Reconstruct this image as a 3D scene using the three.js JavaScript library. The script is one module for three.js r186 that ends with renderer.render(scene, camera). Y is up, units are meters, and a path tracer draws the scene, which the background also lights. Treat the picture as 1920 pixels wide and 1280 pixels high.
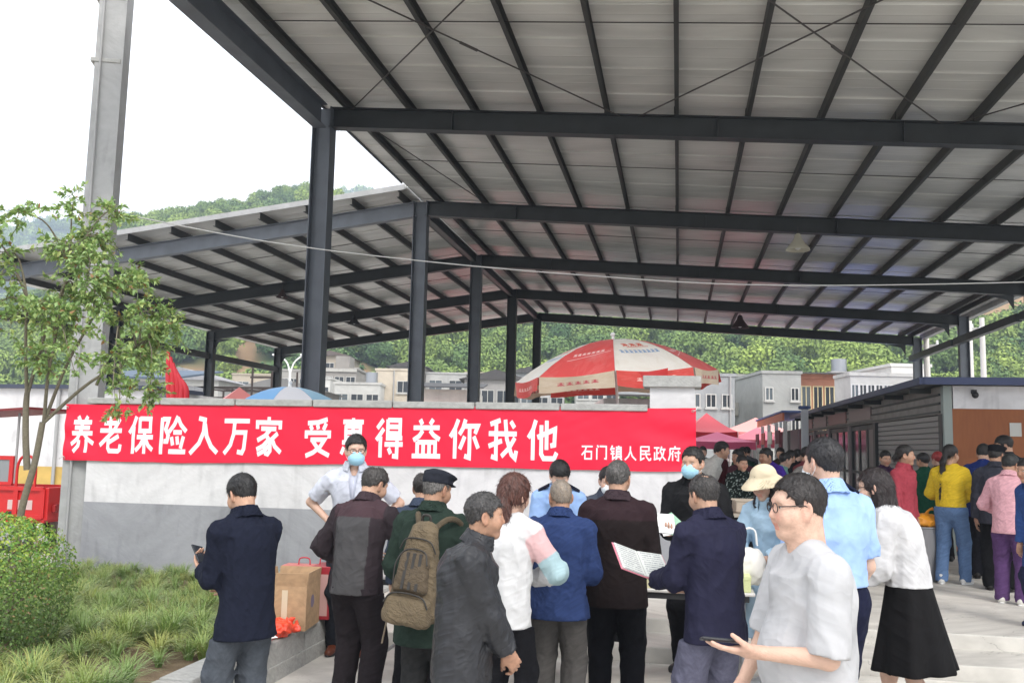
import * as THREE from 'three';
import { mergeGeometries } from 'three/addons/utils/BufferGeometryUtils.js';
import { ImprovedNoise } from 'three/addons/math/ImprovedNoise.js';
import { RoundedBoxGeometry } from 'three/addons/geometries/RoundedBoxGeometry.js';

// ---------------------------------------------------------------- camera, sky, sun, exposure
const scene = new THREE.Scene();
const renderer = new THREE.WebGLRenderer({ antialias: true });
renderer.toneMapping = THREE.LinearToneMapping;
renderer.toneMappingExposure = 1.78;
renderer.shadowMap.enabled = true;
const EYE = new THREE.Vector3(0, 1.72, 0);
const camera = new THREE.PerspectiveCamera(40.13, 1024 / 682, 0.1, 3000);
{
  const yaw = 0.1776, pitch = 0.1104, roll = 0.0209;
  const fwd = new THREE.Vector3(-Math.sin(yaw) * Math.cos(pitch), Math.sin(pitch), -Math.cos(yaw) * Math.cos(pitch));
  const side = new THREE.Vector3(Math.cos(yaw), 0, -Math.sin(yaw)), top = new THREE.Vector3().crossVectors(side, fwd);
  const r = side.clone().multiplyScalar(Math.cos(roll)).addScaledVector(top, Math.sin(roll));
  const u = top.clone().multiplyScalar(Math.cos(roll)).addScaledVector(side, -Math.sin(roll));
  camera.matrixAutoUpdate = true;
  camera.position.copy(EYE);
  camera.quaternion.setFromRotationMatrix(new THREE.Matrix4().makeBasis(r, u, fwd.clone().negate()));
}
{ // overcast sky, a little brighter towards the sun, which stands high behind the photographer's right shoulder
  const W = 256, H = 128, data = new Float32Array(W * H * 4), n = new ImprovedNoise();
  const sun = new THREE.Vector3(0.45, 0.75, 0.5).normalize();
  for (let j = 0; j < H; j++) for (let i = 0; i < W; i++) {
    const up = ((j + 0.5) / H - 0.5) * Math.PI, a = ((i + 0.5) / W - 0.5) * 2 * Math.PI;
    const d = [Math.cos(a) * Math.cos(up), Math.sin(up), Math.sin(a) * Math.cos(up)];
    const c = d[0] * sun.x + d[1] * sun.y + d[2] * sun.z;
    const cloud = 0.06 * n.noise(d[0] * 3, d[1] * 6, d[2] * 3) + 0.04 * n.noise(d[0] * 7, d[1] * 12, d[2] * 7);
    let L = 1.42 + 0.5 * Math.pow(Math.max(0, c), 6) + cloud;
    if (d[1] < 0) L = 0.5;
    const o = (j * W + i) * 4;
    data[o] = L; data[o + 1] = L; data[o + 2] = L * 1.015; data[o + 3] = 1;
  }
  const sky = new THREE.DataTexture(data, W, H, THREE.RGBAFormat, THREE.FloatType);
  sky.mapping = THREE.EquirectangularReflectionMapping; sky.magFilter = sky.minFilter = THREE.LinearFilter; sky.needsUpdate = true;
  scene.background = sky; scene.environment = sky;
}
const sunLight = new THREE.DirectionalLight(new THREE.Color(1, 0.95, 0.88), 1.4);
sunLight.position.set(18, 30, 20); sunLight.target.position.set(0, 0, -8);
sunLight.castShadow = true; sunLight.shadow.radius = 32; sunLight.shadow.mapSize.set(2048, 2048);
Object.assign(sunLight.shadow.camera, { left: -45, right: 45, top: 45, bottom: -45, near: 1, far: 140 });
scene.add(sunLight, sunLight.target);

// ---------------------------------------------------------------- helpers
let seed = 12345;
const rnd = () => { seed = (Math.imul(seed, 1664525) + 1013904223) >>> 0; return seed / 4294967296; };
const rr = (a, b) => a + (b - a) * rnd();
const reseed = (s) => { seed = s >>> 0; };
const clamp = (x, a = 0, b = 1) => Math.min(b, Math.max(a, x));
const lerp = (a, b, t) => a + (b - a) * t;
const sstep = (a, b, x) => { const t = clamp((x - a) / (b - a)); return t * t * (3 - 2 * t); };
const IN = new ImprovedNoise();
const noise3 = (x, y, z) => IN.noise(x, y, z);
const fbm = (x, y, z, o = 4) => { let s = 0, a = 0.5, f = 1; for (let i = 0; i < o; i++) { s += a * IN.noise(x * f, y * f, z * f + i * 7.3); a *= 0.5; f *= 2.03; } return s; };
const used = new Map();
function numbered(name) { const k = used.get(name) ?? 0; used.set(name, k + 1); return k ? name + '_' + String(k).padStart(3, '0') : name; }
function tag(o, label, category, group) { o.userData.label = label; o.userData.category = category; if (group) o.userData.group = group; return o; }
function thing(name, label, category, [x, y, z] = [0, 0, 0], turn = 0, group) {
  const o = new THREE.Group(); o.name = numbered(name); o.position.set(x, y, z); o.rotation.y = turn; scene.add(o);
  return tag(o, label, category, group);
}
function part(name, geo, mat, parent, label) {
  const m = new THREE.Mesh(geo, mat); m.name = parent === scene ? numbered(name) : name; m.castShadow = m.receiveShadow = true; parent.add(m);
  if (label) m.userData.label = label;
  return m;
}
function struct(name, geo, mat, parent = scene) { const m = part(name, geo, mat, parent); if (parent === scene) m.userData.kind = 'structure'; return m; }
function clean(g) { if (g.index) g = g.toNonIndexed(); for (const k of Object.keys(g.attributes)) if (!['position', 'normal', 'uv', 'color'].includes(k)) g.deleteAttribute(k); return g; }
function merge(list) {
  list = list.filter(Boolean).map(clean);
  const anyColor = list.some((g) => g.attributes.color);
  if (anyColor) for (const g of list) if (!g.attributes.color) g.setAttribute('color', new THREE.BufferAttribute(new Float32Array(g.attributes.position.count * 3).fill(1), 3));
  return mergeGeometries(list);
}
// box with uv in metres, by its two corners
function box(x0, y0, z0, x1, y1, z1) {
  const w = Math.abs(x1 - x0), h = Math.abs(y1 - y0), d = Math.abs(z1 - z0), g = new THREE.BoxGeometry(w, h, d);
  const uv = g.attributes.uv, S = [[d, h], [d, h], [w, d], [w, d], [w, h], [w, h]];
  for (let i = 0; i < 24; i++) { const s = S[i >> 2]; uv.setXY(i, uv.getX(i) * s[0] + x0 * 0.37, uv.getY(i) * s[1] + y0 * 0.41); }
  return g.translate((x0 + x1) / 2, (y0 + y1) / 2, (z0 + z1) / 2);
}
function rbox(w, h, d, r, x = 0, y = 0, z = 0) { return new RoundedBoxGeometry(w, h, d, 2, Math.min(r, w / 2.01, h / 2.01, d / 2.01)).translate(x, y, z); }
// straight bar of rectangular section between two points
function bar(a, b, w, h, up = [0, 1, 0]) {
  const A = new THREE.Vector3(...a), B = new THREE.Vector3(...b), d = B.clone().sub(A), L = d.length(), z = d.normalize();
  const x = new THREE.Vector3(...up).cross(z).normalize(), y = z.clone().cross(x);
  const g = box(-w / 2, -h / 2, -L / 2, w / 2, h / 2, L / 2);
  return g.applyMatrix4(new THREE.Matrix4().makeBasis(x, y, z).setPosition(A.add(B).multiplyScalar(0.5)));
}
// rolled I section between two points: web upright, flanges top and bottom
function ibeam(a, b, w, h, t = 0.014, up = [0, 1, 0]) {
  const A = new THREE.Vector3(...a), B = new THREE.Vector3(...b), z = B.clone().sub(A).normalize();
  const x = new THREE.Vector3(...up).cross(z).normalize(), y = z.clone().cross(x);
  const off = (v, k) => [v.x + y.x * k, v.y + y.y * k, v.z + y.z * k];
  return merge([bar(off(A, 0), off(B, 0), t, h - 2 * t, up), bar(off(A, h / 2 - t / 2), off(B, h / 2 - t / 2), w, t, up), bar(off(A, -h / 2 + t / 2), off(B, -h / 2 + t / 2), w, t, up)]);
}
function tube(points, r, seg = 24, radial = 6) { return new THREE.TubeGeometry(new THREE.CatmullRomCurve3(points.map((p) => new THREE.Vector3(...p))), seg, r, radial); }
function rod(a, b, r, n = 6) {
  const A = new THREE.Vector3(...a), B = new THREE.Vector3(...b), d = B.clone().sub(A), g = new THREE.CylinderGeometry(r, r, d.length(), n);
  return g.applyQuaternion(new THREE.Quaternion().setFromUnitVectors(new THREE.Vector3(0, 1, 0), d.normalize())).translate((A.x + B.x) / 2, (A.y + B.y) / 2, (A.z + B.z) / 2);
}
function tapered(points, radii, radial = 7) { // limb through points with a radius at each
  const P = points.map((p) => new THREE.Vector3(...p)), c = new THREE.CatmullRomCurve3(P), n = (P.length - 1) * 4, pos = [], idx = [], uv = [];
  const F = c.computeFrenetFrames(n);
  for (let i = 0; i <= n; i++) {
    const t = i / n, p = c.getPoint(t), k = t * (P.length - 1), a = Math.min(P.length - 2, Math.floor(k)), r = lerp(radii[a], radii[a + 1], k - a);
    for (let j = 0; j <= radial; j++) {
      const q = j / radial * 2 * Math.PI, cs = Math.cos(q) * r, sn = Math.sin(q) * r;
      pos.push(p.x + F.normals[i].x * cs + F.binormals[i].x * sn, p.y + F.normals[i].y * cs + F.binormals[i].y * sn, p.z + F.normals[i].z * cs + F.binormals[i].z * sn);
      uv.push(j / radial * r * 6, t * P.length * 0.3);
      if (i < n && j < radial) { const o = i * (radial + 1) + j; idx.push(o, o + 1, o + radial + 1, o + 1, o + radial + 2, o + radial + 1); }
    }
  }
  const g = new THREE.BufferGeometry(); g.setAttribute('position', new THREE.Float32BufferAttribute(pos, 3)); g.setAttribute('uv', new THREE.Float32BufferAttribute(uv, 2)); g.setIndex(idx); g.computeVertexNormals();
  return g;
}
// tiling noise texture; f(u, v) returns [r, g, b] (0..1) or a number
function tex(n, f, srgb, rep = 1) {
  const d = new Uint8Array(n * n * 4);
  for (let j = 0; j < n; j++) for (let i = 0; i < n; i++) {
    let c = f(i / n, j / n); if (typeof c === 'number') c = [c, c, c];
    const o = (j * n + i) * 4; for (let k = 0; k < 3; k++) d[o + k] = clamp(c[k]) * 255; d[o + 3] = 255;
  }
  const t = new THREE.DataTexture(d, n, n); t.wrapS = t.wrapT = THREE.RepeatWrapping; t.magFilter = THREE.LinearFilter; t.minFilter = THREE.LinearFilter;
  if (srgb) t.colorSpace = THREE.SRGBColorSpace; t.repeat.set(rep, rep); t.needsUpdate = true; return t;
}
// seamless fractal noise on the unit square
function tn(u, v, f, o = 4, z = 0) {
  const a = u * 2 * Math.PI, b = v * 2 * Math.PI, R = f / 6.2832; // torus in 4D folded into two 3D lookups
  const s = (k) => fbm(Math.cos(a) * R + k, Math.sin(a) * R + Math.cos(b) * R * 1.31 + z, Math.sin(b) * R * 1.31 - k, o);
  return s(3.1);
}
const std = (c, o = {}) => new THREE.MeshStandardMaterial({ color: Array.isArray(c) ? new THREE.Color().setRGB(...c) : c, roughness: 0.8, ...o });

// ---------------------------------------------------------------- shared textures and materials
const mottle = tex(256, (u, v) => 0.92 + 0.34 * tn(u, v, 4, 5), false);
const mottleFine = tex(256, (u, v) => 0.9 + 0.35 * tn(u, v, 14, 4, 5), false);
const grainBump = tex(256, (u, v) => 0.5 + 0.7 * tn(u, v, 22, 4, 9), false);
const weaveBump = tex(128, (u, v) => 0.5 + 0.22 * Math.sin(u * 2 * Math.PI * 40) * Math.sin(v * 2 * Math.PI * 40) + 0.5 * tn(u, v, 9, 4, 2), false);
const wrinkleBump = tex(512, (u, v) => { const a = tn(u, v, 5, 3, 1), b = tn(u, v, 10, 2, 8), c = tn(u, v, 30, 2, 4); return 0.3 + 0.45 * Math.pow(Math.max(0, 1 - 3 * Math.abs(a)), 1.5) + 0.3 * Math.pow(Math.max(0, 1 - 3.5 * Math.abs(b)), 1.5) + 0.12 * c; }, false);
const concreteMap = tex(1024, (u, v) => {
  const a = tn(u, v, 3, 5), b = tn(u, v, 24, 4, 3), c = tn(u, v, 9, 5, 7), crack = Math.abs(tn(u, v, 5, 5, 11));
  let k = 0.78 + 0.13 * a + 0.12 * b; if (c > 0.2) k -= (c - 0.2) * 0.35;
  if (crack < 0.0018) k *= 0.8;
  return [k, k * 0.99, k * 0.965];
}, true);
const concreteBump = tex(512, (u, v) => { const crack = Math.abs(tn(u, v, 5, 5, 11)); return 0.55 + 0.25 * tn(u, v, 40, 3, 3) - (crack < 0.003 ? 0.2 : 0); }, false);
const rep = (t, s) => { const c = t.clone(); c.repeat.set(s, s); c.needsUpdate = true; return c; };
const grime = tex(512, (u, v) => { const s = tn(u, v * 0.15, 26, 3, 3), b = tn(u, v, 5, 5, 6), c = tn(u, v, 20, 3, 8); const k = 0.9 + 0.28 * b + 0.12 * c - 0.5 * Math.max(0, s - 0.08) * (0.5 + 0.5 * Math.sin(v * 6.283)); return [k, k * 0.985, k * 0.96]; }, false);
const M = {
  steel: std([0.03, 0.035, 0.039], { roughness: 0.5, map: rep(mottle, 0.7), bumpMap: rep(grainBump, 1), bumpScale: 0.001 }),
  steelPale: std([0.17, 0.19, 0.22], { roughness: 0.5, map: rep(mottle, 0.6) }),
  steelLight: std([0.1, 0.114, 0.134], { roughness: 0.5, map: rep(mottle, 0.6) }),
  purlin: std([0.04, 0.041, 0.038], { roughness: 0.6, map: rep(mottle, 0.8) }),
  rodm: std([0.05, 0.045, 0.042], { roughness: 0.6 }),
  concrete: std([0.95, 0.93, 0.9], { map: rep(concreteMap, 0.2), bumpMap: rep(concreteBump, 0.2), bumpScale: 0.006, roughness: 0.9 }),
  pole: std([0.42, 0.43, 0.44], { map: rep(grime, 0.45), bumpMap: rep(grainBump, 0.9), bumpScale: 0.004, roughness: 0.9 }),
  granite: std([0.42, 0.42, 0.4], { map: rep(mottleFine, 2), bumpMap: rep(grainBump, 3), bumpScale: 0.004, roughness: 0.85 }),
  wallWhite: std([0.74, 0.74, 0.765], { map: rep(grime, 0.34), bumpMap: rep(grainBump, 0.8), bumpScale: 0.003, roughness: 0.85 }),
  wallGrey: std([0.34, 0.35, 0.38], { map: rep(grime, 0.37), bumpMap: rep(grainBump, 0.8), bumpScale: 0.003, roughness: 0.85 }),
  coping: std([0.44, 0.44, 0.42], { map: rep(mottleFine, 0.9), bumpMap: rep(grainBump, 1.5), bumpScale: 0.006, roughness: 0.9 }),
  glass: std([0.03, 0.035, 0.04], { roughness: 0.12, metalness: 0.1 }),
  white: std([0.78, 0.78, 0.77], { roughness: 0.6 }),
  dark: std([0.02, 0.02, 0.022], { roughness: 0.6 }),
  card: std([0.46, 0.3, 0.17], { map: rep(mottleFine, 1.4), roughness: 0.9 }),
};

// ---------------------------------------------------------------- ground, market floor, planter soil
{
  const g = new THREE.PlaneGeometry(1400, 1400, 1, 1).rotateX(-Math.PI / 2); const uv = g.attributes.uv;
  for (let i = 0; i < uv.count; i++) uv.setXY(i, uv.getX(i) * 1400, uv.getY(i) * 1400);
  g.translate(0, -0.02, -300);
  struct('ground', g, M.concrete);
  // forecourt slabs with open joints
  const fc = new THREE.Group(); fc.name = 'pavement'; fc.userData.kind = 'structure'; scene.add(fc);
  for (let i = 0; i < 4; i++) for (let j = 0; j < 4; j++) {
    const x0 = -2.86 + i * 3.1, z1 = -7.86 + (j + 1) * 3.2, z0 = z1 - 3.2;
    part('paving_slab', box(x0 + 0.008, -0.1, z0 + 0.008, x0 + 3.092, rr(-0.003, 0.002), z1 - 0.008), M.concrete, fc);
  }
  // two steps and the raised market floor behind them, poured in bays
  const st = new THREE.Group(); st.name = 'steps'; st.userData.kind = 'structure'; scene.add(st);
  for (let i = 0; i < 5; i++) {
    const x0 = -2.88 + i * 3.2;
    part('step_tread', rboxAt(x0 + 0.004, -0.1, -8.6, x0 + 3.196, 0.12, -7.87, 0.012), M.concrete, st);
  }
  const mf = new THREE.Group(); mf.name = 'market_floor'; mf.userData.kind = 'structure'; scene.add(mf);
  for (let i = 0; i < 5; i++) for (let j = 0; j < 4; j++) {
    const x0 = -2.88 + i * 3.7, z1 = -8.5 - j * 4.4;
    part('floor_slab', rboxAt(x0 + 0.006, -0.08, z1 - 4.388, x0 + 3.694, 0.24 + rr(-0.002, 0.002), z1, 0.014), M.concrete, mf);
  }
  part('back_floor', box(-42, -0.06, -60, 44, 0.236, -26.2), M.concrete, mf);
  part('left_floor', box(-42, -0.06, -26.2, -2.9, 0.236, -9.95), M.concrete, mf);
}
function rboxAt(x0, y0, z0, x1, y1, z1, r) {
  const g = rbox(x1 - x0, y1 - y0, z1 - z0, r, (x0 + x1) / 2, (y0 + y1) / 2, (z0 + z1) / 2), p = g.attributes.position, n = g.attributes.normal, uv = g.attributes.uv;
  for (let i = 0; i < p.count; i++) {
    const ax = Math.abs(n.getX(i)), ay = Math.abs(n.getY(i));
    if (ay > 0.6) uv.setXY(i, p.getX(i), p.getZ(i)); else if (ax > 0.6) uv.setXY(i, p.getZ(i), p.getY(i)); else uv.setXY(i, p.getX(i), p.getY(i));
  }
  return g;
}

// ---------------------------------------------------------------- the steel market shed
const RX = -5.81, WR = 14.81, WL = 11.58, HB = 6.886, SR = 0.0671, SL = 0.13, RD = 0.34, PH = 0.16;
const FZ = [-8.0, -14.26, -20.26, -26.26, -32.26, -38.26];
{
  const shed = thing('market_shed', 'long open steel market shed with dark grey frames and a pale sheet roof', 'market shed', [RX, 0, -20]);
  const L = (x, y, z) => [x - RX, y, z + 20];
  const yr = (x) => HB - SR * (x - RX), yl = (x) => HB - SL * (RX - x); // underside of the rafters
  const xe = RX + WR, xw = RX - WL;
  const sheetR = [], tone = [0, 1, 2, 3].map((i) => std([0.63 + i * 0.01, 0.635 + i * 0.009, 0.605 + i * 0.008], { roughness: 0.27, map: rep(mottle, 0.25 + 0.04 * i), bumpMap: rep(mottleFine, 0.5), bumpScale: 0.004 }));
  FZ.forEach((z, k) => {
    // rafters
    const y = (x) => yr(x) + RD / 2, w = (x) => yl(x) + RD / 2;
    part('rafter', ibeam(L(RX + 0.12, y(RX + 0.12), z), L(xe, y(xe), z), 0.2, RD), M.steel, shed);
    if (k >= 2) part('rafter', ibeam(L(xw, w(xw), z), L(RX - 0.12, w(RX - 0.12), z), 0.2, RD), k === 2 ? M.steelPale : M.steel, shed);
    // splice plates and stiffeners
    for (const x of [RX + 2.2, RX + 6.4, RX + 9.1]) part('stiffener', box(...L(x - 0.008, y(x) - RD / 2 + 0.016, z - 0.092), ...L(x + 0.008, y(x) + RD / 2 - 0.016, z + 0.092)), M.steel, shed);
    // columns
    if (k >= 1) part('column', ibeam(L(RX, 0.24, z), L(RX, HB + RD * 0.98, z), 0.26, 0.32, 0.016, [1, 0, 0]), k < 4 ? M.steelLight : M.steel, shed);
    if (k >= 3 || k < 1) part('column', ibeam(L(xe + 0.13, 0.24, z), L(xe + 0.13, yr(xe) + 0.3, z), 0.24, 0.3, 0.016, [1, 0, 0]), M.steelLight, shed);
    if (k >= 1 && k < 3) part('column', ibeam(L(xe + 0.13, 0.24, z), L(xe + 0.13, yr(xe) + 0.3, z), 0.24, 0.3, 0.016, [1, 0, 0]), M.steelLight, shed);
    if (k >= 2) part('column', ibeam(L(xw + 0.15, 0.24, z), L(xw + 0.15, yl(xw) + 0.3, z), 0.24, 0.3, 0.016, [1, 0, 0]), M.steel, shed);
    if (k >= 1) part('base_plate', box(...L(RX - 0.24, 0.24, z - 0.24), ...L(RX + 0.24, 0.264, z + 0.24)), M.steel, shed);
    if (k >= 3) for (const s of [1, -1]) { // haunches at the eaves
      const xx = s > 0 ? xe - 0.3 : xw + 0.3, yy = s > 0 ? yr(xx) : yl(xx);
      const sh = new THREE.Shape([[0, 0.01], [0, -0.4], [-s * 0.16, -0.12], [-s * 0.7, 0.01]].map((p) => new THREE.Vector2(...p)));
      part('haunch', new THREE.ExtrudeGeometry(sh, { depth: 0.016, bevelEnabled: false }).translate(...L(xx, yy, z - 0.008)), M.steel, shed);
    }
  });
  // edge beam along the ridge line in the open front bay, eave struts along the sides
  part('edge_beam', ibeam(L(RX, HB + RD / 2 - 0.02, FZ[0]), L(RX, HB + RD / 2 - 0.02, FZ[1] + 0.17), 0.22, 0.4), M.steelLight, shed);
  for (let k = 2; k < 6; k++) {
    const z0 = FZ[k - 1] - 0.13, z1 = FZ[k] + 0.13;
    part('eave_strut', bar(L(xe - 0.15, yr(xe) - 0.55, z0), L(xe - 0.15, yr(xe) - 0.55, z1), 0.16, 0.22), M.steel, shed);
    if (k > 2) part('eave_strut', bar(L(xw + 0.15, yl(xw) - 0.6, z0), L(xw + 0.15, yl(xw) - 0.6, z1), 0.16, 0.22), M.steel, shed);
    if (k > 2) part('ridge_strut', ibeam(L(RX, HB + RD / 2, z0), L(RX, HB + RD / 2, z1), 0.14, 0.24), M.steel, shed);
  }
  part('eave_strut', bar(L(xe - 0.15, yr(xe) - 0.55, FZ[0] - 0.13), L(xe - 0.15, yr(xe) - 0.55, FZ[1] + 0.13), 0.16, 0.22), M.steel, shed);
  // purlins: C sections that run the length of the roof
  const cee = (x, y, z0, z1, s, up) => merge([bar(L(x, y, z0), L(x, y, z1), 0.006, PH - 0.012, up), bar(L(x + s * 0.03, y + PH / 2 - 0.003, z0), L(x + s * 0.03, y + PH / 2 - 0.003, z1), 0.06, 0.006, up), bar(L(x + s * 0.03, y - PH / 2 + 0.003, z0), L(x + s * 0.03, y - PH / 2 + 0.003, z1), 0.06, 0.006, up)]);
  const px = []; for (let k = 0; k < 14; k++) px.push(0.35 + 1.08 * k); px.push(14.75);
  for (const o of px) {
    const x = RX + o, y = yr(x) + RD + PH / 2;
    part('purlin', cee(x, y, FZ[0] + 1.0, FZ[5] - 0.7, 1), M.purlin, shed);
    for (const z of FZ) part('cleat', box(...L(x - 0.012, y - PH / 2 - 0.005, z - 0.07), ...L(x - 0.004, y + PH / 2 - 0.02, z + 0.07)), M.purlin, shed);
  }
  const pl = []; for (let k = 0; k < 11; k++) pl.push(0.35 + 1.1 * k);
  for (const o of pl) { const x = RX - o, y = yl(x) + RD + PH / 2; part('purlin', cee(x, y, FZ[2] + 0.62, FZ[5] - 0.7, -1), M.purlin, shed); }
  // sag rods midway in every bay and crossed wind bracing in the front bays
  for (let k = 0; k < 5; k++) {
    const z = (FZ[k] + FZ[k + 1]) / 2;
    part('sag_rod', rod(L(RX + 0.35, yr(RX + 0.35) + RD + PH * 0.45, z), L(xe - 0.2, yr(xe - 0.2) + RD + PH * 0.45, z), 0.008), M.rodm, shed);
    if (k >= 2) part('sag_rod', rod(L(RX - 0.35, yl(RX - 0.35) + RD + PH * 0.45, z), L(xw + 0.3, yl(xw + 0.3) + RD + PH * 0.45, z), 0.008), M.rodm, shed);
  }
  for (const [k, a, b] of [[0, 0.5, 4.9], [0, 5.2, 9.6], [0, 9.8, 14.4], [1, 0.4, 1.6]]) {
    const y = (o) => yr(RX + o) + RD - 0.04;
    part('brace_rod', rod(L(RX + a, y(a), FZ[k] - 0.1), L(RX + b, y(b), FZ[k + 1] + 0.1), 0.011), M.rodm, shed);
    if (k < 1) part('brace_rod', rod(L(RX + b, y(b), FZ[k] - 0.1), L(RX + a, y(a), FZ[k + 1] + 0.1), 0.011), M.rodm, shed);
    if (k < 1) part('turnbuckle', rod(L(lerp(RX + a, RX + b, 0.56), y(lerp(a, b, 0.56)), lerp(FZ[k], FZ[k + 1], 0.56)), L(lerp(RX + a, RX + b, 0.6), y(lerp(a, b, 0.6)), lerp(FZ[k], FZ[k + 1], 0.6)), 0.02), M.rodm, shed);
  }
  // roof sheets, each a metre wide and laid from ridge to eave, with a folded rib at the lap
  const sheet = (x0, x1, z0, z1, y0, y1, mat) => {
    const dx = x1 - x0, dy = y1 - y0, len = Math.hypot(dx, dy);
    const prof = [[0, 0], [0.02, 0.028], [0.06, 0.028], [0.08, 0.004], [0.3, 0.004], [0.33, 0], [0.36, 0.004], [0.62, 0.004], [0.65, 0], [0.68, 0.004], [0.97, 0.004], [1.0, 0]];
    const th = 0.05;
    const sh = new THREE.Shape([...prof.map((p) => new THREE.Vector2(p[0] * (z1 - z0), p[1])), ...prof.slice().reverse().map((p) => new THREE.Vector2(p[0] * (z1 - z0), p[1] + th))]);
    const e = new THREE.ExtrudeGeometry(sh, { depth: len, steps: 1, bevelEnabled: false });
    const Z = new THREE.Vector3(dx, dy, 0).normalize(), Y = new THREE.Vector3(-dy, dx, 0).normalize(), X = new THREE.Vector3().crossVectors(Y, Z); // Z down the slope, Y up, X = -z
    const g2 = e.applyMatrix4(new THREE.Matrix4().makeBasis(X, Y, Z)).translate(x0 - RX, y0, z1 + 20), uv = g2.attributes.uv, q = g2.attributes.position;
    for (let i = 0; i < uv.count; i++) uv.setXY(i, q.getX(i) * 0.5 + z0 * 1.7, q.getZ(i));
    return g2;
  };
  reseed(77);
  const top = RD + PH + 0.002, z9 = FZ[5] - 0.75;
  for (let z = FZ[0] + 1.15, i = 0; z > z9; z -= 0.98, i++) {
    part('roof_sheet', sheet(RX - 0.16, xe + 0.45, z - 0.98 + 0.006, z, yr(RX - 0.16) + top, yr(xe + 0.45) + top, null), tone[Math.floor(rnd() * 4)], shed);
    if (z < FZ[2] + 1.0) part('roof_sheet', sheet(xw - 0.45, RX - 0.17, z - 0.98 + 0.006, z, yl(xw - 0.45) + top, yl(RX - 0.17) + top, null), tone[Math.floor(rnd() * 4)], shed);
  }
  // edge trims and gutter
  part('edge_trim', box(...L(RX - 0.19, HB + top - 0.02, FZ[0] + 1.15), ...L(RX - 0.165, HB + top + 0.09, FZ[2] + 1.0)), M.steelLight, shed);
  part('gutter', box(...L(xe + 0.42, yr(xe) + top - 0.2, FZ[0] + 1.15), ...L(xe + 0.6, yr(xe) + top - 0.02, z9)), M.pole, shed);
  part('barge_trim', bar(L(xw - 0.45, yl(xw - 0.45) + top + 0.03, -19.575), L(RX - 0.2, yl(RX - 0.2) + top + 0.03, -19.575), 0.02, 0.12), M.pole, shed);
}
// lamps that hang from the rafters
function hangLamp(name, label, [x, y, z], drop, mat, s) {
  const t = thing(name, label, 'hanging lamp', [x, y, z]);
  part('shade', new THREE.LatheGeometry([[0.02, 0.2], [0.05, 0.18], [0.07, 0.1], [0.12, 0.03], [0.19, -0.06], [0.2, -0.09], [0.185, -0.085], [0.11, 0.02], [0.05, 0.1], [0.0, 0.12]].map((p) => new THREE.Vector2(p[0] * s, p[1] * s)), 20), mat, t);
  part('bulb', new THREE.SphereGeometry(0.06 * s, 12, 8).translate(0, -0.02 * s, 0), M.white, t);
  part('rod', rod([0, 0.18 * s, 0], [0, drop, 0], 0.012), M.rodm, t);
  return t;
}
hangLamp('hanging_lamp', 'pale bell-shaped lamp hanging under the third rafter of the right roof', [2.46, 6.0, -19.95], 0.4, std([0.55, 0.52, 0.42], { roughness: 0.5 }), 1.25);
hangLamp('hanging_lamp', 'dark bell-shaped lamp hanging in the far bay of the right roof', [2.29, 6.45, -36.0], 0.45, std([0.05, 0.03, 0.03]), 1.7);
hangLamp('hanging_lamp', 'small dark lamp hanging by the left roof second rafter', [-11.72, 6.05, -26.08], 0.45, std([0.05, 0.03, 0.03]), 0.9);
hangLamp('hanging_lamp', 'small dark lamp hanging by the left roof third rafter behind the first column', [-11.59, 6.05, -32.08], 0.45, std([0.04, 0.04, 0.045]), 1.1);

// ---------------------------------------------------------------- boundary wall, coping, pier, banner
{
  const WZ = -9.72, w = thing('boundary_wall', 'white and grey painted boundary wall with a raised white end pier behind the banner', 'wall', [-3.3, 0, WZ - 0.12]);
  const L = (x, y, z) => [x + 3.3, y, z - WZ + 0.12];
  part('upper_band', box(...L(-6.64, 0.985, WZ - 0.24), ...L(-0.29, 2.085, WZ)), M.wallWhite, w);
  part('lower_band', box(...L(-6.642, 0.0, WZ - 0.243), ...L(0.17, 0.985, WZ + 0.003)), M.wallGrey, w);
  part('pier', box(...L(-0.29, 0.985, WZ - 0.3), ...L(0.165, 2.34, WZ + 0.002)), M.wallWhite, w);
  part('pier_cap', rboxAt(...L(-0.36, 2.34, WZ - 0.36), ...L(0.23, 2.46, WZ + 0.06), 0.012), M.coping, w);
  for (let i = 0; i < 7; i++) {
    const x0 = -6.66 + i * 0.908;
    part('coping_stone', rboxAt(...L(x0 + 0.003, 2.087 + rr(0, 0.004), WZ - 0.29), ...L(x0 + 0.9, 2.165 + rr(-0.004, 0.005), WZ + 0.05), 0.012), M.coping, w);
  }
  part('footing', box(...L(-6.66, -0.1, WZ - 0.3), ...L(0.2, 0.27, WZ + 0.05)), M.granite, w);
}
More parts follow.
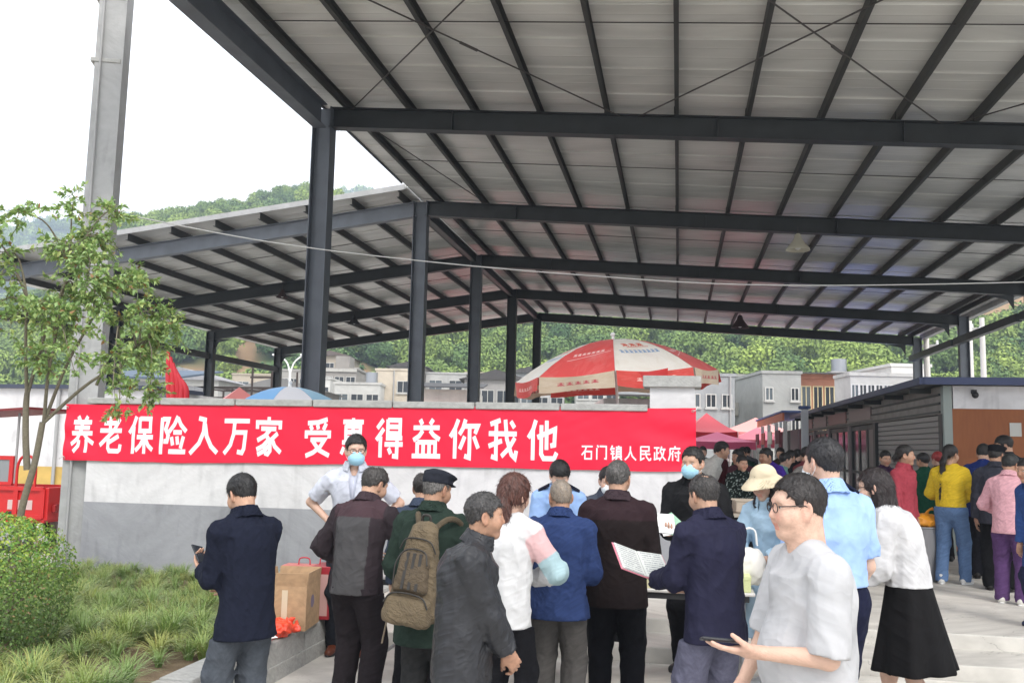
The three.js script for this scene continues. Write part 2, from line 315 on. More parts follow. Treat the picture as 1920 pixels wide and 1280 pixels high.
// brush strokes of the banner's characters on a 100 by 100 square
const GLYPH = {
  '养': '30,2 38,14;68,2 60,14;14,18 86,18;20,33 80,33;8,48 92,48;50,18 46,40 30,62 6,78;56,48 72,64 96,76;36,66 34,82 18,98;66,64 66,100',
  '老': '20,20 72,20;46,2 46,40;6,40 94,40;84,8 62,40 6,80;40,60 40,86 46,94 82,94 88,90 90,76;82,54 42,72',
  '保': '30,2 20,24 4,46;20,28 20,100;44,8 86,8 86,40 44,40 44,4;34,56 98,56;64,40 64,100;62,58 48,78 30,92;67,58 80,78 98,90',
  '险': '10,4 10,100;10,8 33,8 24,34 34,50 30,66 18,66;67,0 54,22 36,42;67,4 78,22 99,40;52,42 83,42;46,54 52,76;66,52 70,74;90,52 80,84;38,92 99,92',
  '入': '32,5 52,9 50,40 36,70 6,97;53,20 60,52 76,78 97,95',
  '万': '5,12 95,12;42,12 40,46 30,74 8,97;40,42 82,42 78,84 72,95 54,92',
  '家': '50,0 50,13;8,32 8,15 92,15 92,32;22,31 78,31;56,33 36,50 10,62;40,46 56,64 58,88 50,97 38,94;50,60 32,76 8,86;55,74 34,90 12,99;84,42 62,58;60,52 74,76 97,92',
  '受': '84,4 50,12 12,14;22,20 30,32;48,18 52,30;80,14 70,32;8,54 8,39 92,39 92,54;24,57 76,57 60,76 36,90 8,99;32,60 56,84 94,99',
  '惠': '10,10 90,10;22,22 78,22 78,52 22,52 22,18;22,37 78,37;50,0 50,64;8,64 84,63;78,56 92,68;16,76 6,95;32,74 32,92 40,98 68,98 72,84;48,72 56,84;80,72 94,90',
  '得': '28,3 6,26;30,26 4,56;19,46 19,100;44,4 88,4 88,38 44,38 44,2;44,21 88,21;38,50 97,50;34,66 99,66;78,50 78,97 62,95;48,75 57,90',
  '益': '28,2 36,15;72,2 62,15;6,23 94,23;38,30 26,44 6,55;62,30 74,42 95,53;20,58 20,94;20,60 80,60 80,94;40,60 40,94;60,60 60,94;2,95 98,95',
  '你': '30,2 20,24 4,46;20,28 20,100;54,2 46,24 34,40;48,19 95,19 86,38;68,20 68,97 52,93;52,44 36,76;82,44 97,74',
  '我': '42,4 8,14;3,37 97,37;28,10 28,97 12,93;3,68 48,54;58,2 64,50 80,88 92,97 96,78;91,46 72,72 46,93;76,6 89,22',
  '他': '28,2 20,24 4,46;19,28 19,100;33,44 90,24 88,62 75,64;63,3 63,74;46,14 46,84 54,95 88,95 96,80',
  '石': '5,12 95,12;44,12 34,40 5,70;32,46 85,46 85,95 32,95 32,42',
  '门': '14,3 27,17;12,20 12,100;34,10 88,10 88,93 72,92',
  '镇': '22,2 5,34;14,22 41,22;10,40 39,40;6,58 41,58;24,40 24,93 43,80;48,14 97,14;72,2 72,24;54,26 91,26 91,74 54,74 54,24;54,42 91,42;54,58 91,58;44,78 99,78;60,82 46,99;82,82 98,99',
  '人': '50,4 48,40 34,72 5,97;50,34 64,70 96,97',
  '民': '16,6 82,6 82,34 16,34;16,3 16,93 46,80;16,55 93,55;54,34 62,72 82,95 94,92 96,78',
  '政': '4,12 49,12;28,12 28,86;28,46 47,46;10,40 10,88;3,91 51,80;67,2 52,42;62,22 97,22;85,24 76,60 47,97;60,38 72,70 99,97',
  '府': '52,0 58,11;13,17 97,17;16,17 16,60 3,97;43,28 27,57;36,48 36,100;49,46 99,46;82,28 82,97 66,92;56,60 67,77',
};
function glyph(c, ch, x, y, w, h, weight) {
  c.save(); c.translate(x, y); c.scale(w / 100, h / 100); c.lineWidth = weight; c.lineJoin = 'miter'; c.lineCap = 'butt'; c.miterLimit = 3;
  for (const s of GLYPH[ch].split(';')) { c.beginPath(); s.split(' ').forEach((p, i) => { const [a, b] = p.split(',').map(Number); i ? c.lineTo(a, b) : c.moveTo(a, b); }); c.stroke(); }
  c.restore();
}
{
  const X0 = -6.93, X1 = 0.175, W = X1 - X0, Y0 = 1.47, Y1 = 2.105, cw = 2048, chh = 192;
  const cv = document.createElement('canvas'); cv.width = cw; cv.height = chh; const c = cv.getContext('2d');
  c.fillStyle = '#e8103a'; c.fillRect(0, 0, cw, chh); c.strokeStyle = '#f4f1f0';
  // measured along the banner in the photograph
  const big = [['养', 0.007, 0.057], ['老', 0.058, 0.107], ['保', 0.11, 0.16], ['险', 0.163, 0.216], ['入', 0.214, 0.271], ['万', 0.271, 0.324], ['家', 0.325, 0.376], ['受', 0.406, 0.456], ['惠', 0.464, 0.511], ['得', 0.52, 0.57], ['益', 0.577, 0.629], ['你', 0.635, 0.687], ['我', 0.694, 0.745], ['他', 0.753, 0.805]];
  for (const [k, a, b] of big) glyph(c, k, (a + 0.003) * cw, 0.2 * chh, (b - a - 0.006) * cw, 0.66 * chh, 12.5);
  '石门镇人民政府'.split('').forEach((k, i) => glyph(c, k, (0.836 + i * 0.0208) * cw, 0.6 * chh, 0.0178 * cw, 0.235 * chh, 12));
  const t = new THREE.CanvasTexture(cv); t.colorSpace = THREE.SRGBColorSpace; t.magFilter = THREE.LinearFilter;
  const nx = 220, ny = 16, g = new THREE.PlaneGeometry(W, Y1 - Y0, nx, ny), p = g.attributes.position;
  for (let i = 0; i < p.count; i++) {
    const u = (p.getX(i) + W / 2) / W, v = (p.getY(i) - Y0 * 0 ) / (Y1 - Y0) + 0.5;
    const sag = 0.008 * Math.sin(u * 9.4) + 0.01 * noise3(u * 14, 0.3, v * 0.6);
    const pull = 0.012 * (Math.exp(-Math.abs(u) * 22) + Math.exp(-Math.abs(1 - u) * 16)) * Math.sin((v - 0.5) * 14 + u * 30); const wave = pull + 0.008 * noise3(u * 26 + v * 3, v * 2.2, 1) + 0.004 * Math.sin(u * 60 + v * 5) * sstep(0.6, 1, u) + 0.006 * noise3(u * 60 - v * 14, v * 2, 4) * (0.3 + sstep(0.62, 0.95, u));
    p.setY(i, p.getY(i) + sag * (v - 0.5) * 1.6 + (u - 0.5) * 0.05 + 0.01 * noise3(u * 8, 5, 1));
    p.setZ(i, 0.026 + wave);
  }
  g.computeVertexNormals();
  const front = std('#ffffff', { map: t, roughness: 0.62, bumpMap: rep(weaveBump, 1), bumpScale: 0.0005, side: THREE.DoubleSide });
  const b = thing('banner', 'long red cloth banner with white Chinese lettering stretched along the wall', 'banner', [(X0 + X1) / 2, (Y0 + Y1) / 2, -9.72]);
  part('cloth', g, front, b);
  for (const [x, y, a, e] of [[X0, Y1 - 0.05, [-0.16, 0.05, -0.1], 0], [X0, Y0 + 0.02, [-0.14, -0.04, -0.08], 0], [X1, Y1, [0.05, 0.05, -0.09], 1], [X1, Y0 + 0.06, [0.05, -0.05, -0.09], 1]]) { const p0 = [x - b.position.x + (e ? -0.03 : 0.03), y - b.position.y, 0.05]; part('tie_cord', tube([p0, [p0[0] + a[0] * 0.5, p0[1] + a[1] * 0.3 - 0.01, 0.02], [p0[0] + a[0], p0[1] + a[1], a[2]]], 0.004, 10, 5), M.white, b); }
  const eye = new THREE.TorusGeometry(0.012, 0.003, 5, 10);
  for (const [x, y] of [[X0 + 0.03, Y1 - 0.06], [X0 + 0.03, Y0 + 0.0], [X1 - 0.03, Y1 - 0.005], [X1 - 0.03, Y0 + 0.06]]) part('eyelet', eye.clone().translate(x - b.position.x, y - b.position.y, 0.045), M.pole, b);
}
// tall concrete pole at the left end of the wall
{
  const t = thing('concrete_pole', 'tall square concrete pole standing at the left end of the banner wall', 'pole', [-6.86, 0.0, -9.93]);
  const g = box(-0.16, 0, -0.16, 0.16, 11, 0.16); 
  const p = part('shaft', g, M.pole, t); p.rotation.y = 0.35; p.rotation.z = -0.006;
  for (const y of [4.3, 7.0, 6.2]) { const r = part('band', rboxAt(-0.172, y, -0.172, 0.172, y + 0.05, 0.172, 0.006), M.coping, t); r.rotation.y = 0.35; }
  part('conduit', rod([0.02, 0.2, 0.2], [0.02, 10.5, 0.2], 0.016), M.pole, t);
}
tag(part('overhead_cable', tube([[-6.7, 4.37, -9.75], [-4.82, 4.06, -10.21], [-3.09, 3.89, -10.62], [-1.08, 3.75, -10.98], [0.8, 3.68, -11.32], [4.06, 3.78, -11.9], [9, 4.1, -12.8]], 0.0075, 80, 5), std([0.5, 0.5, 0.48]), scene), 'thin pale cable sagging from the concrete pole across the front of the shed', 'cable');

// ---------------------------------------------------------------- people: signed distance fields meshed with surface nets
const V = (x, y, z) => new THREE.Vector3(x, y, z);
const smin = (a, b, k) => { const h = Math.max(k - Math.abs(a - b), 0) / k; return Math.min(a, b) - h * h * k * 0.25; };
const smax = (a, b, k) => -smin(-a, -b, k);
function capsule(a, b, ra, rb) {
  const ax = a.x, ay = a.y, az = a.z, bx = b.x - ax, by = b.y - ay, bz = b.z - az, L = Math.max(1e-9, bx * bx + by * by + bz * bz);
  return (x, y, z) => { const px = x - ax, py = y - ay, pz = z - az, t = Math.min(1, Math.max(0, (px * bx + py * by + pz * bz) / L)), u = px - bx * t, v = py - by * t, w = pz - bz * t; return Math.sqrt(u * u + v * v + w * w) - ra - (rb - ra) * t; };
}
function ellipsoid(c, r, F) { // F: frame with X, Y, Z axes
  const X = F ? F.X : V(1, 0, 0), Y = F ? F.Y : V(0, 1, 0), Z = F ? F.Z : V(0, 0, 1), m = Math.min(...r);
  return (x, y, z) => { const px = x - c.x, py = y - c.y, pz = z - c.z, a = (px * X.x + py * X.y + pz * X.z) / r[0], b = (px * Y.x + py * Y.y + pz * Y.z) / r[1], d = (px * Z.x + py * Z.y + pz * Z.z) / r[2]; return (Math.sqrt(a * a + b * b + d * d) - 1) * m; };
}
// elliptical cone from a to b, half widths along X and Z at either end; pleat adds soft vertical folds
function econe(a, b, ra, rb, Xh, pleat) {
  const Y = b.clone().sub(a), L = Y.length(); Y.divideScalar(L);
  const X = Xh.clone().addScaledVector(Y, -Xh.dot(Y)).normalize(), Z = V().crossVectors(X, Y);
  return (x, y, z) => {
    const px = x - a.x, py = y - a.y, pz = z - a.z, h = px * Y.x + py * Y.y + pz * Y.z, t = Math.min(1, Math.max(0, h / L));
    const u = px * X.x + py * X.y + pz * X.z, w = px * Z.x + py * Z.y + pz * Z.z; let rx = ra[0] + (rb[0] - ra[0]) * t, rz = ra[1] + (rb[1] - ra[1]) * t;
    if (pleat) { const k = 1 + pleat(Math.atan2(w, u), t); rx *= k; rz *= k; }
    const d = (Math.sqrt((u / rx) * (u / rx) + (w / rz) * (w / rz)) - 1) * Math.min(rx, rz);
    return Math.max(d, -h, h - L);
  };
}
// elliptical tube through a chain of centres, half widths along X and Z at each
function loft(pts, rad, Xh) {
  const n = pts.length - 1, seg = []; for (let i = 0; i < n; i++) { const Y = pts[i + 1].clone().sub(pts[i]), L = Y.length(); Y.divideScalar(L); const X = Xh.clone().addScaledVector(Y, -Xh.dot(Y)).normalize(); seg.push([pts[i], Y, L, X, V().crossVectors(X, Y)]); }
  return (x, y, z) => {
    let best = 9, out = 1;
    for (let i = 0; i < n; i++) {
      const [a, Y, L, X, Z] = seg[i], px = x - a.x, py = y - a.y, pz = z - a.z, h = px * Y.x + py * Y.y + pz * Y.z, t0 = h / L, t = Math.min(1, Math.max(0, t0)), e = Math.abs(h - t * L), ts = t * t * (3 - 2 * t), u = px * X.x + py * X.y + pz * X.z, w = px * Z.x + py * Z.y + pz * Z.z;
      const tt = (t + ts) / 2, rx = rad[i][0] + (rad[i + 1][0] - rad[i][0]) * tt, rz = rad[i][1] + (rad[i + 1][1] - rad[i][1]) * tt; let d = (Math.sqrt((u / rx) * (u / rx) + (w / rz) * (w / rz)) - 1) * Math.min(rx, rz);
      if (i === 0) d = Math.max(d, -h); if (i === n - 1) d = Math.max(d, h - L);
      if (e < best - 1e-6) { best = e; out = d; } else if (e < best + 1e-6) out = Math.min(out, d);
    }
    return out;
  };
}
function halfspace(p, n) { return (x, y, z) => (x - p.x) * n.x + (y - p.y) * n.y + (z - p.z) * n.z; }
// surface nets on the box lo..hi, skipping blocks that lie clear of the surface
function mesher(f, lo, hi, h, uvs = 1) {
  const nx = Math.ceil((hi.x - lo.x) / h) + 1, ny = Math.ceil((hi.y - lo.y) / h) + 1, nz = Math.ceil((hi.z - lo.z) / h) + 1, B = 6;
  const val = new Float32Array(nx * ny * nz), sx = 1, sy = nx, sz = nx * ny, R = B * h * 0.87 * 1.25 + 0.02;
  for (let k0 = 0; k0 < nz; k0 += B) for (let j0 = 0; j0 < ny; j0 += B) for (let i0 = 0; i0 < nx; i0 += B) {
    const c = f(lo.x + (i0 + B / 2) * h, lo.y + (j0 + B / 2) * h, lo.z + (k0 + B / 2) * h), skip = Math.abs(c) > R;
    for (let k = k0; k < Math.min(nz, k0 + B); k++) for (let j = j0; j < Math.min(ny, j0 + B); j++) for (let i = i0; i < Math.min(nx, i0 + B); i++) val[i + j * sy + k * sz] = skip ? c : f(lo.x + i * h, lo.y + j * h, lo.z + k * h);
  }
  const id = new Int32Array(nx * ny * nz).fill(-1), pos = [], idx = [];
  for (let k = 0; k < nz - 1; k++) for (let j = 0; j < ny - 1; j++) for (let i = 0; i < nx - 1; i++) {
    const o = i + j * sy + k * sz, v = [val[o], val[o + 1], val[o + sy], val[o + sy + 1], val[o + sz], val[o + sz + 1], val[o + sz + sy], val[o + sz + sy + 1]];
    let m = 0; for (let q = 0; q < 8; q++) if (v[q] < 0) m |= 1 << q;
    if (m === 0 || m === 255) continue;
    let x = 0, y = 0, z = 0, n = 0;
    for (let e = 0; e < 12; e++) {
      const a = EA[e], b = EB[e]; if ((v[a] < 0) === (v[b] < 0)) continue;
      const t = v[a] / (v[a] - v[b]); x += (a & 1) + ((b & 1) - (a & 1)) * t; y += ((a >> 1) & 1) + (((b >> 1) & 1) - ((a >> 1) & 1)) * t; z += (a >> 2) + ((b >> 2) - (a >> 2)) * t; n++;
    }
    id[o] = pos.length / 3; pos.push(lo.x + (i + x / n) * h, lo.y + (j + y / n) * h, lo.z + (k + z / n) * h);
  }
  for (let k = 1; k < nz - 1; k++) for (let j = 1; j < ny - 1; j++) for (let i = 1; i < nx - 1; i++) {
    const o = i + j * sy + k * sz, a = val[o] < 0;
    const q = (p, q1, r, s, flip) => { if (p < 0 || q1 < 0 || r < 0 || s < 0) return; if (flip) idx.push(p, q1, r, p, r, s); else idx.push(p, r, q1, p, s, r); };
    if (a !== val[o + sx] < 0) q(id[o - sy - sz], id[o - sz], id[o], id[o - sy], a);
    if (a !== val[o + sy] < 0) q(id[o - sx - sz], id[o - sx], id[o], id[o - sz], a);
    if (a !== val[o + sz] < 0) q(id[o - sx - sy], id[o - sy], id[o], id[o - sx], a);
  }
  const g = new THREE.BufferGeometry(); g.setAttribute('position', new THREE.Float32BufferAttribute(pos, 3)); g.setIndex(idx); g.computeVertexNormals();
  const uv = new Float32Array(pos.length / 3 * 2); for (let i = 0; i < uv.length / 2; i++) { uv[2 * i] = (pos[3 * i] + pos[3 * i + 2] * 0.9) * uvs; uv[2 * i + 1] = (pos[3 * i + 1] + 0.25 * (pos[3 * i] - pos[3 * i + 2])) * uvs; }
  g.setAttribute('uv', new THREE.BufferAttribute(uv, 2));
  return g;
}
const EA = [0, 2, 4, 6, 0, 1, 4, 5, 0, 1, 2, 3], EB = [1, 3, 5, 7, 2, 3, 6, 7, 4, 5, 6, 7];
function paint(g, f) { // vertex colours (factors on the material's colour, or plain linear colours)
  const p = g.attributes.position, c = new Float32Array(p.count * 3);
  for (let i = 0; i < p.count; i++) { const v = f(p.getX(i), p.getY(i), p.getZ(i)); c[3 * i] = v[0]; c[3 * i + 1] = v[1]; c[3 * i + 2] = v[2]; }
  g.setAttribute('color', new THREE.BufferAttribute(c, 3)); return g;
}
const clothMats = new Map();
function cloth(c, kind = 'cloth') {
  const key = c.join() + kind; const std = (col, o) => new THREE.MeshPhysicalMaterial({ color: new THREE.Color().setRGB(...col), specularIntensity: kind === 'leather' ? 0.6 : 0.22, ...o }); if (clothMats.has(key)) return clothMats.get(key);
  const m = kind === 'leather' ? std(c, { roughness: 0.42, bumpMap: rep(wrinkleBump, 1.4), bumpScale: 0.006, map: rep(mottle, 2) })
    : kind === 'smooth' ? std(c, { roughness: 0.75, bumpMap: rep(wrinkleBump, 1.1), bumpScale: 0.005, map: rep(mottle, 1.5) })
      : kind === 'painted' ? std([1, 1, 1], { roughness: 0.9, vertexColors: true, bumpMap: rep(wrinkleBump, 1.2), bumpScale: 0.005 })
        : std(c, { roughness: 0.95, bumpMap: rep(wrinkleBump, 1.2), bumpScale: 0.005, map: rep(mottleFine, 2.5) });
  clothMats.set(key, m); return m;
}
const hairMats = new Map();
const hairTex = tex(256, (u, v) => 0.5 + 0.9 * tn(u, v * 0.999, 46, 2, 1) * 0.8 + 0.3 * tn(u, v, 9, 3, 4), false);
function hairMat(c) { const k = c.join(); if (!hairMats.has(k)) hairMats.set(k, std(c, { roughness: 0.5, bumpMap: rep(hairTex, 4), bumpScale: 0.004, map: rep(mottleFine, 6) })); return hairMats.get(k); }
const SKIN = { fair: [0.62, 0.4, 0.3], mid: [0.52, 0.31, 0.21], tan: [0.42, 0.235, 0.15] };
const skinMats = {}; for (const k in SKIN) skinMats[k] = new THREE.MeshPhysicalMaterial({ color: new THREE.Color(1, 1, 1), vertexColors: true, roughness: 0.52, sheen: 0.15, sheenRoughness: 0.6, sheenColor: new THREE.Color(0.9, 0.6, 0.5), bumpMap: rep(grainBump, 8), bumpScale: 0.0012 });
const eyeMat = std([1, 1, 1], { vertexColors: true, roughness: 0.2 }), maskMat = std([0.36, 0.63, 0.78], { roughness: 0.85, bumpMap: rep(weaveBump, 6), bumpScale: 0.001 }), maskWhite = std([0.7, 0.74, 0.76], { roughness: 0.85 });
const frameMat = std([0.03, 0.02, 0.018], { roughness: 0.35 }), lensMat = new THREE.MeshPhysicalMaterial({ color: 0xffffff, transmission: 1, thickness: 0, roughness: 0.05, ior: 1.3 });

function frameOf(pitch, yaw, roll) { const q = new THREE.Quaternion().setFromEuler(new THREE.Euler(pitch, yaw, roll, 'YXZ')); return { q, X: V(1, 0, 0).applyQuaternion(q), Y: V(0, 1, 0).applyQuaternion(q), Z: V(0, 0, 1).applyQuaternion(q) }; }
const D2R = Math.PI / 180;
function ik(a, target, l1, l2, hint) { // middle joint of a two-bone limb
  const d = target.clone().sub(a); let L = d.length(); const m = (l1 + l2) * 0.995; if (L > m) { target = a.clone().addScaledVector(d, m / L); d.setLength(m); L = m; }
  d.divideScalar(L); const k = clamp((l1 * l1 - l2 * l2 + L * L) / (2 * L), -l1, l1), h = Math.sqrt(Math.max(0, l1 * l1 - k * k)), p = hint.clone().addScaledVector(d, -hint.dot(d)).normalize();
  return [a.clone().addScaledVector(d, k).addScaledVector(p, h), target];
}
// p: see the list of people. Everything is built at 1.7 m and scaled so that the top of the posed head stands at p.top above the ground
function person(p) {
  const w = p.w ?? 1, fem = !!p.fem, fine = p.fine ?? 1; // fine: grid factor
  const g = thing('person', p.label, 'person', [0, 0, 0]);
  const lean = (p.lean ?? 3) * D2R, side = (p.side ?? 0) * D2R, twist = (p.twist ?? 0) * D2R;
  const Fp = frameOf(lean * 0.35, 0, side * 0.3), Fc = frameOf(lean, twist, side), Fu = frameOf(lean + (p.hunch ?? 6) * D2R, twist, side);
  const P = V(0, 0.93 - (p.drop ?? 0), p.back ?? (-lean * 0.12));
  const Wst = P.clone().addScaledVector(Fp.Y, 0.13), C = Wst.clone().addScaledVector(Fc.Y, 0.2), N = C.clone().addScaledVector(Fu.Y, 0.2), sw = (fem ? 0.158 : 0.178) * (0.6 + 0.4 * w);
  const sh = { L: C.clone().addScaledVector(Fu.X, sw).addScaledVector(Fu.Y, 0.108), R: C.clone().addScaledVector(Fu.X, -sw).addScaledVector(Fu.Y, 0.108) };
  const hd = p.head ?? [0, 0, 0], Fh = frameOf((hd[1]) * D2R, twist + hd[0] * D2R, side * 0.5 + (hd[2] ?? 0) * D2R);
  const Nk = N.clone().addScaledVector(Fu.Y, 0.05), H = Nk.clone().addScaledVector(frameOf(lean * 0.6 + hd[1] * D2R * 0.6, twist + hd[0] * D2R * 0.5, side).Y, 0.088).addScaledVector(Fh.Z, 0.018);
  const hips = { L: P.clone().addScaledVector(Fp.X, 0.09), R: P.clone().addScaledVector(Fp.X, -0.09) }; hips.L.y -= 0.03; hips.R.y -= 0.03;
  const feet = p.feet ?? { L: [0.11, 0.02, 10], R: [-0.11, -0.02, -10] }, knee = {}, ank = {}, footF = {};
  const hand = p.hands ?? {}, elbow = {}, wrist = {}, fdir = {};
  for (const s of ['L', 'R']) {
    const sg = s === 'L' ? 1 : -1, ft = feet[s];
    ank[s] = V(ft[0], 0.085 + (ft[3] ?? 0), ft[1]); footF[s] = frameOf((ft[4] ?? 0) * D2R, (ft[2] ?? sg * 10) * D2R, 0);
    [knee[s], ank[s]] = ik(hips[s], ank[s], 0.42, 0.42, V(sg * 0.1, 0, 1));
    const h = hand[s] ?? {}, t = h.at ? V(...h.at) : V(sg * (0.235 + 0.03 * (w - 1)), 0.8, 0.05);
    [elbow[s], wrist[s]] = ik(sh[s], t, 0.285, 0.245, h.elbow ? V(...h.elbow) : V(sg * 0.35, -0.2, -1));
    fdir[s] = wrist[s].clone().sub(elbow[s]).normalize();
  }
  // head, neck (fine grid)
  const T = (x, y, z) => H.clone().addScaledVector(Fh.X, x).addScaledVector(Fh.Y, y).addScaledVector(Fh.Z, z), E = (x, y, z, r) => ellipsoid(T(x, y, z), r, Fh), Kc = (a, b, ra, rb) => capsule(T(...a), T(...b), ra, rb);
  const fat = p.jowl ?? 1, skull = E(0, 0.03, -0.014, [0.074, 0.089, 0.094]);
  const jaw = E(0, -0.045, 0.024, [0.056 * fat, 0.072, 0.06]), chin = E(0, -0.098, 0.058, [0.024 * fat, 0.018, 0.02]), cheekL = E(0.036, -0.03, 0.054, [0.03 * fat, 0.034, 0.032]), cheekR = E(-0.036, -0.03, 0.054, [0.03 * fat, 0.034, 0.032]);
  const brow = Kc([-0.034, 0.028, 0.066], [0.034, 0.028, 0.066], 0.014, 0.014), nose1 = Kc([0, 0.016, 0.078], [0, -0.024, 0.097], 0.008, 0.011), nose2 = Kc([-0.011, -0.03, 0.086], [0.011, -0.03, 0.086], 0.0085, 0.0085);
  const lipU = Kc([-0.019, -0.06, 0.074], [0.019, -0.06, 0.074], 0.0068, 0.0068), lipL = Kc([-0.015, -0.07, 0.073], [0.015, -0.07, 0.073], 0.0075, 0.0075), mouth = Kc([-0.022, -0.0652, 0.083], [0.022, -0.0652, 0.083], 0.0025, 0.0025);
  const sockL = E(0.032, 0.008, 0.088, [0.019, 0.012, 0.014]), sockR = E(-0.032, 0.008, 0.088, [0.019, 0.012, 0.014]);
  const earF = (s) => { const F = { X: Fh.X.clone().applyAxisAngle(Fh.Y, -s * 0.45), Y: Fh.Y, Z: Fh.Z.clone().applyAxisAngle(Fh.Y, -s * 0.45) }; const o = ellipsoid(T(s * 0.08, -0.004, -0.012), [0.009, 0.032, 0.02], F), c = ellipsoid(T(s * 0.09, -0.002, -0.008), [0.008, 0.02, 0.011], F), lobe = E(s * 0.073, -0.032, -0.004, [0.008, 0.01, 0.009]); return (x, y, z) => smin(smax(o(x, y, z), -c(x, y, z), 0.006), lobe(x, y, z), 0.012); };
  const earL = earF(1), earR = earF(-1);
  const neckB = N.clone().addScaledVector(Fu.Z, -0.005).addScaledVector(Fu.Y, -0.06), neck = capsule(T(0, -0.05, -0.03), neckB, (fem ? 0.046 : 0.054) * fat, (fem ? 0.052 : 0.063) * fat);
  const headF = (x, y, z) => {
    let d = smin(skull(x, y, z), jaw(x, y, z), 0.05); d = smin(d, chin(x, y, z), 0.03); d = smin(d, Math.min(cheekL(x, y, z), cheekR(x, y, z)), 0.025); d = smin(d, brow(x, y, z), 0.02);
    d = smax(d, -Math.min(sockL(x, y, z), sockR(x, y, z)), 0.012); d = smin(d, nose1(x, y, z), 0.012); d = smin(d, nose2(x, y, z), 0.008); d = smin(d, Math.min(lipU(x, y, z), lipL(x, y, z)), 0.008); d = smax(d, -mouth(x, y, z), 0.004);
    d = smin(d, Math.min(earL(x, y, z), earR(x, y, z)), 0.008); return smin(d, neck(x, y, z), 0.03);
  };
  const around = (c, r) => [V(c.x - r, c.y - r, c.z - r), V(c.x + r, c.y + r, c.z + r)];
  const skinC = SKIN[p.skin ?? 'mid'], inHead = (x, y, z) => { const q = V(x, y, z).sub(H); return [q.dot(Fh.X), q.dot(Fh.Y), q.dot(Fh.Z)]; };
  const parts = [];
  const headG = mesher(headF, ...around(T(0, -0.03, 0.0), 0.17), 0.0042 * fine);
  paint(headG, (x, y, z) => {
    const [a, b, c] = inHead(x, y, z), m = 0.95 + 0.16 * noise3(x * 40, y * 40, z * 40) + 0.1 * noise3(x * 120, y * 120, z * 120); let k = [m, m, m];
    if (c > 0.06 && b < -0.052 && b > -0.079 && Math.abs(a) < 0.026) k = [1.0 * m, 0.72 * m, 0.72 * m];
    const red = sstep(0.035, 0, Math.hypot(Math.abs(a) - 0.042, b + 0.028)) * (c > 0.03 ? 1 : 0) + (c > 0.085 ? 0.6 : 0) + (Math.abs(a) > 0.076 ? 0.6 : 0);
    k[1] *= 1 - 0.12 * red; k[2] *= 1 - 0.12 * red;
    const stub = fem || p.young ? 0 : 0.1 * sstep(-0.04, -0.07, b) * (c > 0 ? 1 : 0); return [skinC[0] * k[0] * (1 - stub), skinC[1] * k[1] * (1 - stub), skinC[2] * k[2] * (1 - stub * 0.7)];
  });
  parts.push(headG);
  // hands: palm and five fingers each
  const handSpots = {};
  for (const s of ['L', 'R']) {
    const sg = s === 'L' ? 1 : -1, h = hand[s] ?? {}, f = h.dir ? V(...h.dir).normalize() : fdir[s].clone(); let n = h.palm ? V(...h.palm) : V(-sg, 0, 0.2); n.addScaledVector(f, -n.dot(f)).normalize();
    const wd = V().crossVectors(f, n).normalize().multiplyScalar(sg); // towards the thumb
    if (h.thumb) { if (wd.dot(V(...h.thumb)) < 0) wd.negate(); }
    const hs = fem ? 0.9 : 1, A = (along, wide, deep) => wrist[s].clone().addScaledVector(f, along * hs).addScaledVector(wd, wide * hs).addScaledVector(n, deep * hs), curl = h.curl ?? 22, list = [];
    const F = { X: wd, Y: f, Z: n };
    list.push([ellipsoid(A(0.048, 0.002, 0.002), [0.043 * hs, 0.056 * hs, 0.018 * hs], F), 0.01], [capsule(wrist[s].clone().addScaledVector(fdir[s], -0.03), A(0.03, 0, 0), 0.026 * hs, 0.024 * hs), 0.02]);
    const lens = [[0.04, 0.025, 0.02], [0.045, 0.029, 0.022], [0.042, 0.027, 0.021], [0.032, 0.02, 0.018]];
    for (let k = 0; k < 4; k++) {
      let q = A(0.088 - 0.004 * Math.abs(k - 1.2), 0.029 - 0.0195 * k, 0.0), a = (curl * (0.55 + 0.12 * k)) * D2R; const sp = (1.2 - k) * 0.05;
      for (let j = 0; j < 3; j++) { const dir = f.clone().multiplyScalar(Math.cos(a)).addScaledVector(n, Math.sin(a)).addScaledVector(wd, sp * Math.cos(a)).normalize(), e = q.clone().addScaledVector(dir, lens[k][j] * hs); list.push([capsule(q, e, (0.0092 - 0.0008 * j - (k === 3 ? 0.001 : 0)) * hs, (0.0086 - 0.0009 * j - (k === 3 ? 0.001 : 0)) * hs), j ? 0.003 : 0.008]); q = e; a += curl * (1.15 - 0.1 * j) * D2R; }
    }
    const tc = (h.thumbCurl ?? 25) * D2R, d1 = f.clone().multiplyScalar(0.72).addScaledVector(wd, 0.62).addScaledVector(n, 0.3).normalize(), d2 = f.clone().multiplyScalar(0.85).addScaledVector(wd, 0.5 - tc).addScaledVector(n, 0.25 + tc * 0.7).normalize();
    const t0 = A(0.022, 0.028, 0.006), t1 = t0.clone().addScaledVector(d1, 0.042 * hs), t2 = t1.clone().addScaledVector(d2, 0.03 * hs), t3 = t2.clone().addScaledVector(d2, 0.024 * hs);
    list.push([capsule(t0, t1, 0.016 * hs, 0.0115 * hs), 0.014], [capsule(t1, t2, 0.0108 * hs, 0.0098 * hs), 0.004], [capsule(t2, t3, 0.0098 * hs, 0.008 * hs), 0.003]);
    const hf = (x, y, z) => { let d = 1; for (const [q, k] of list) d = smin(d, q(x, y, z), k); return d; };
    handSpots[s] = { palm: A(0.075, 0, 0.03), f, n, wd };
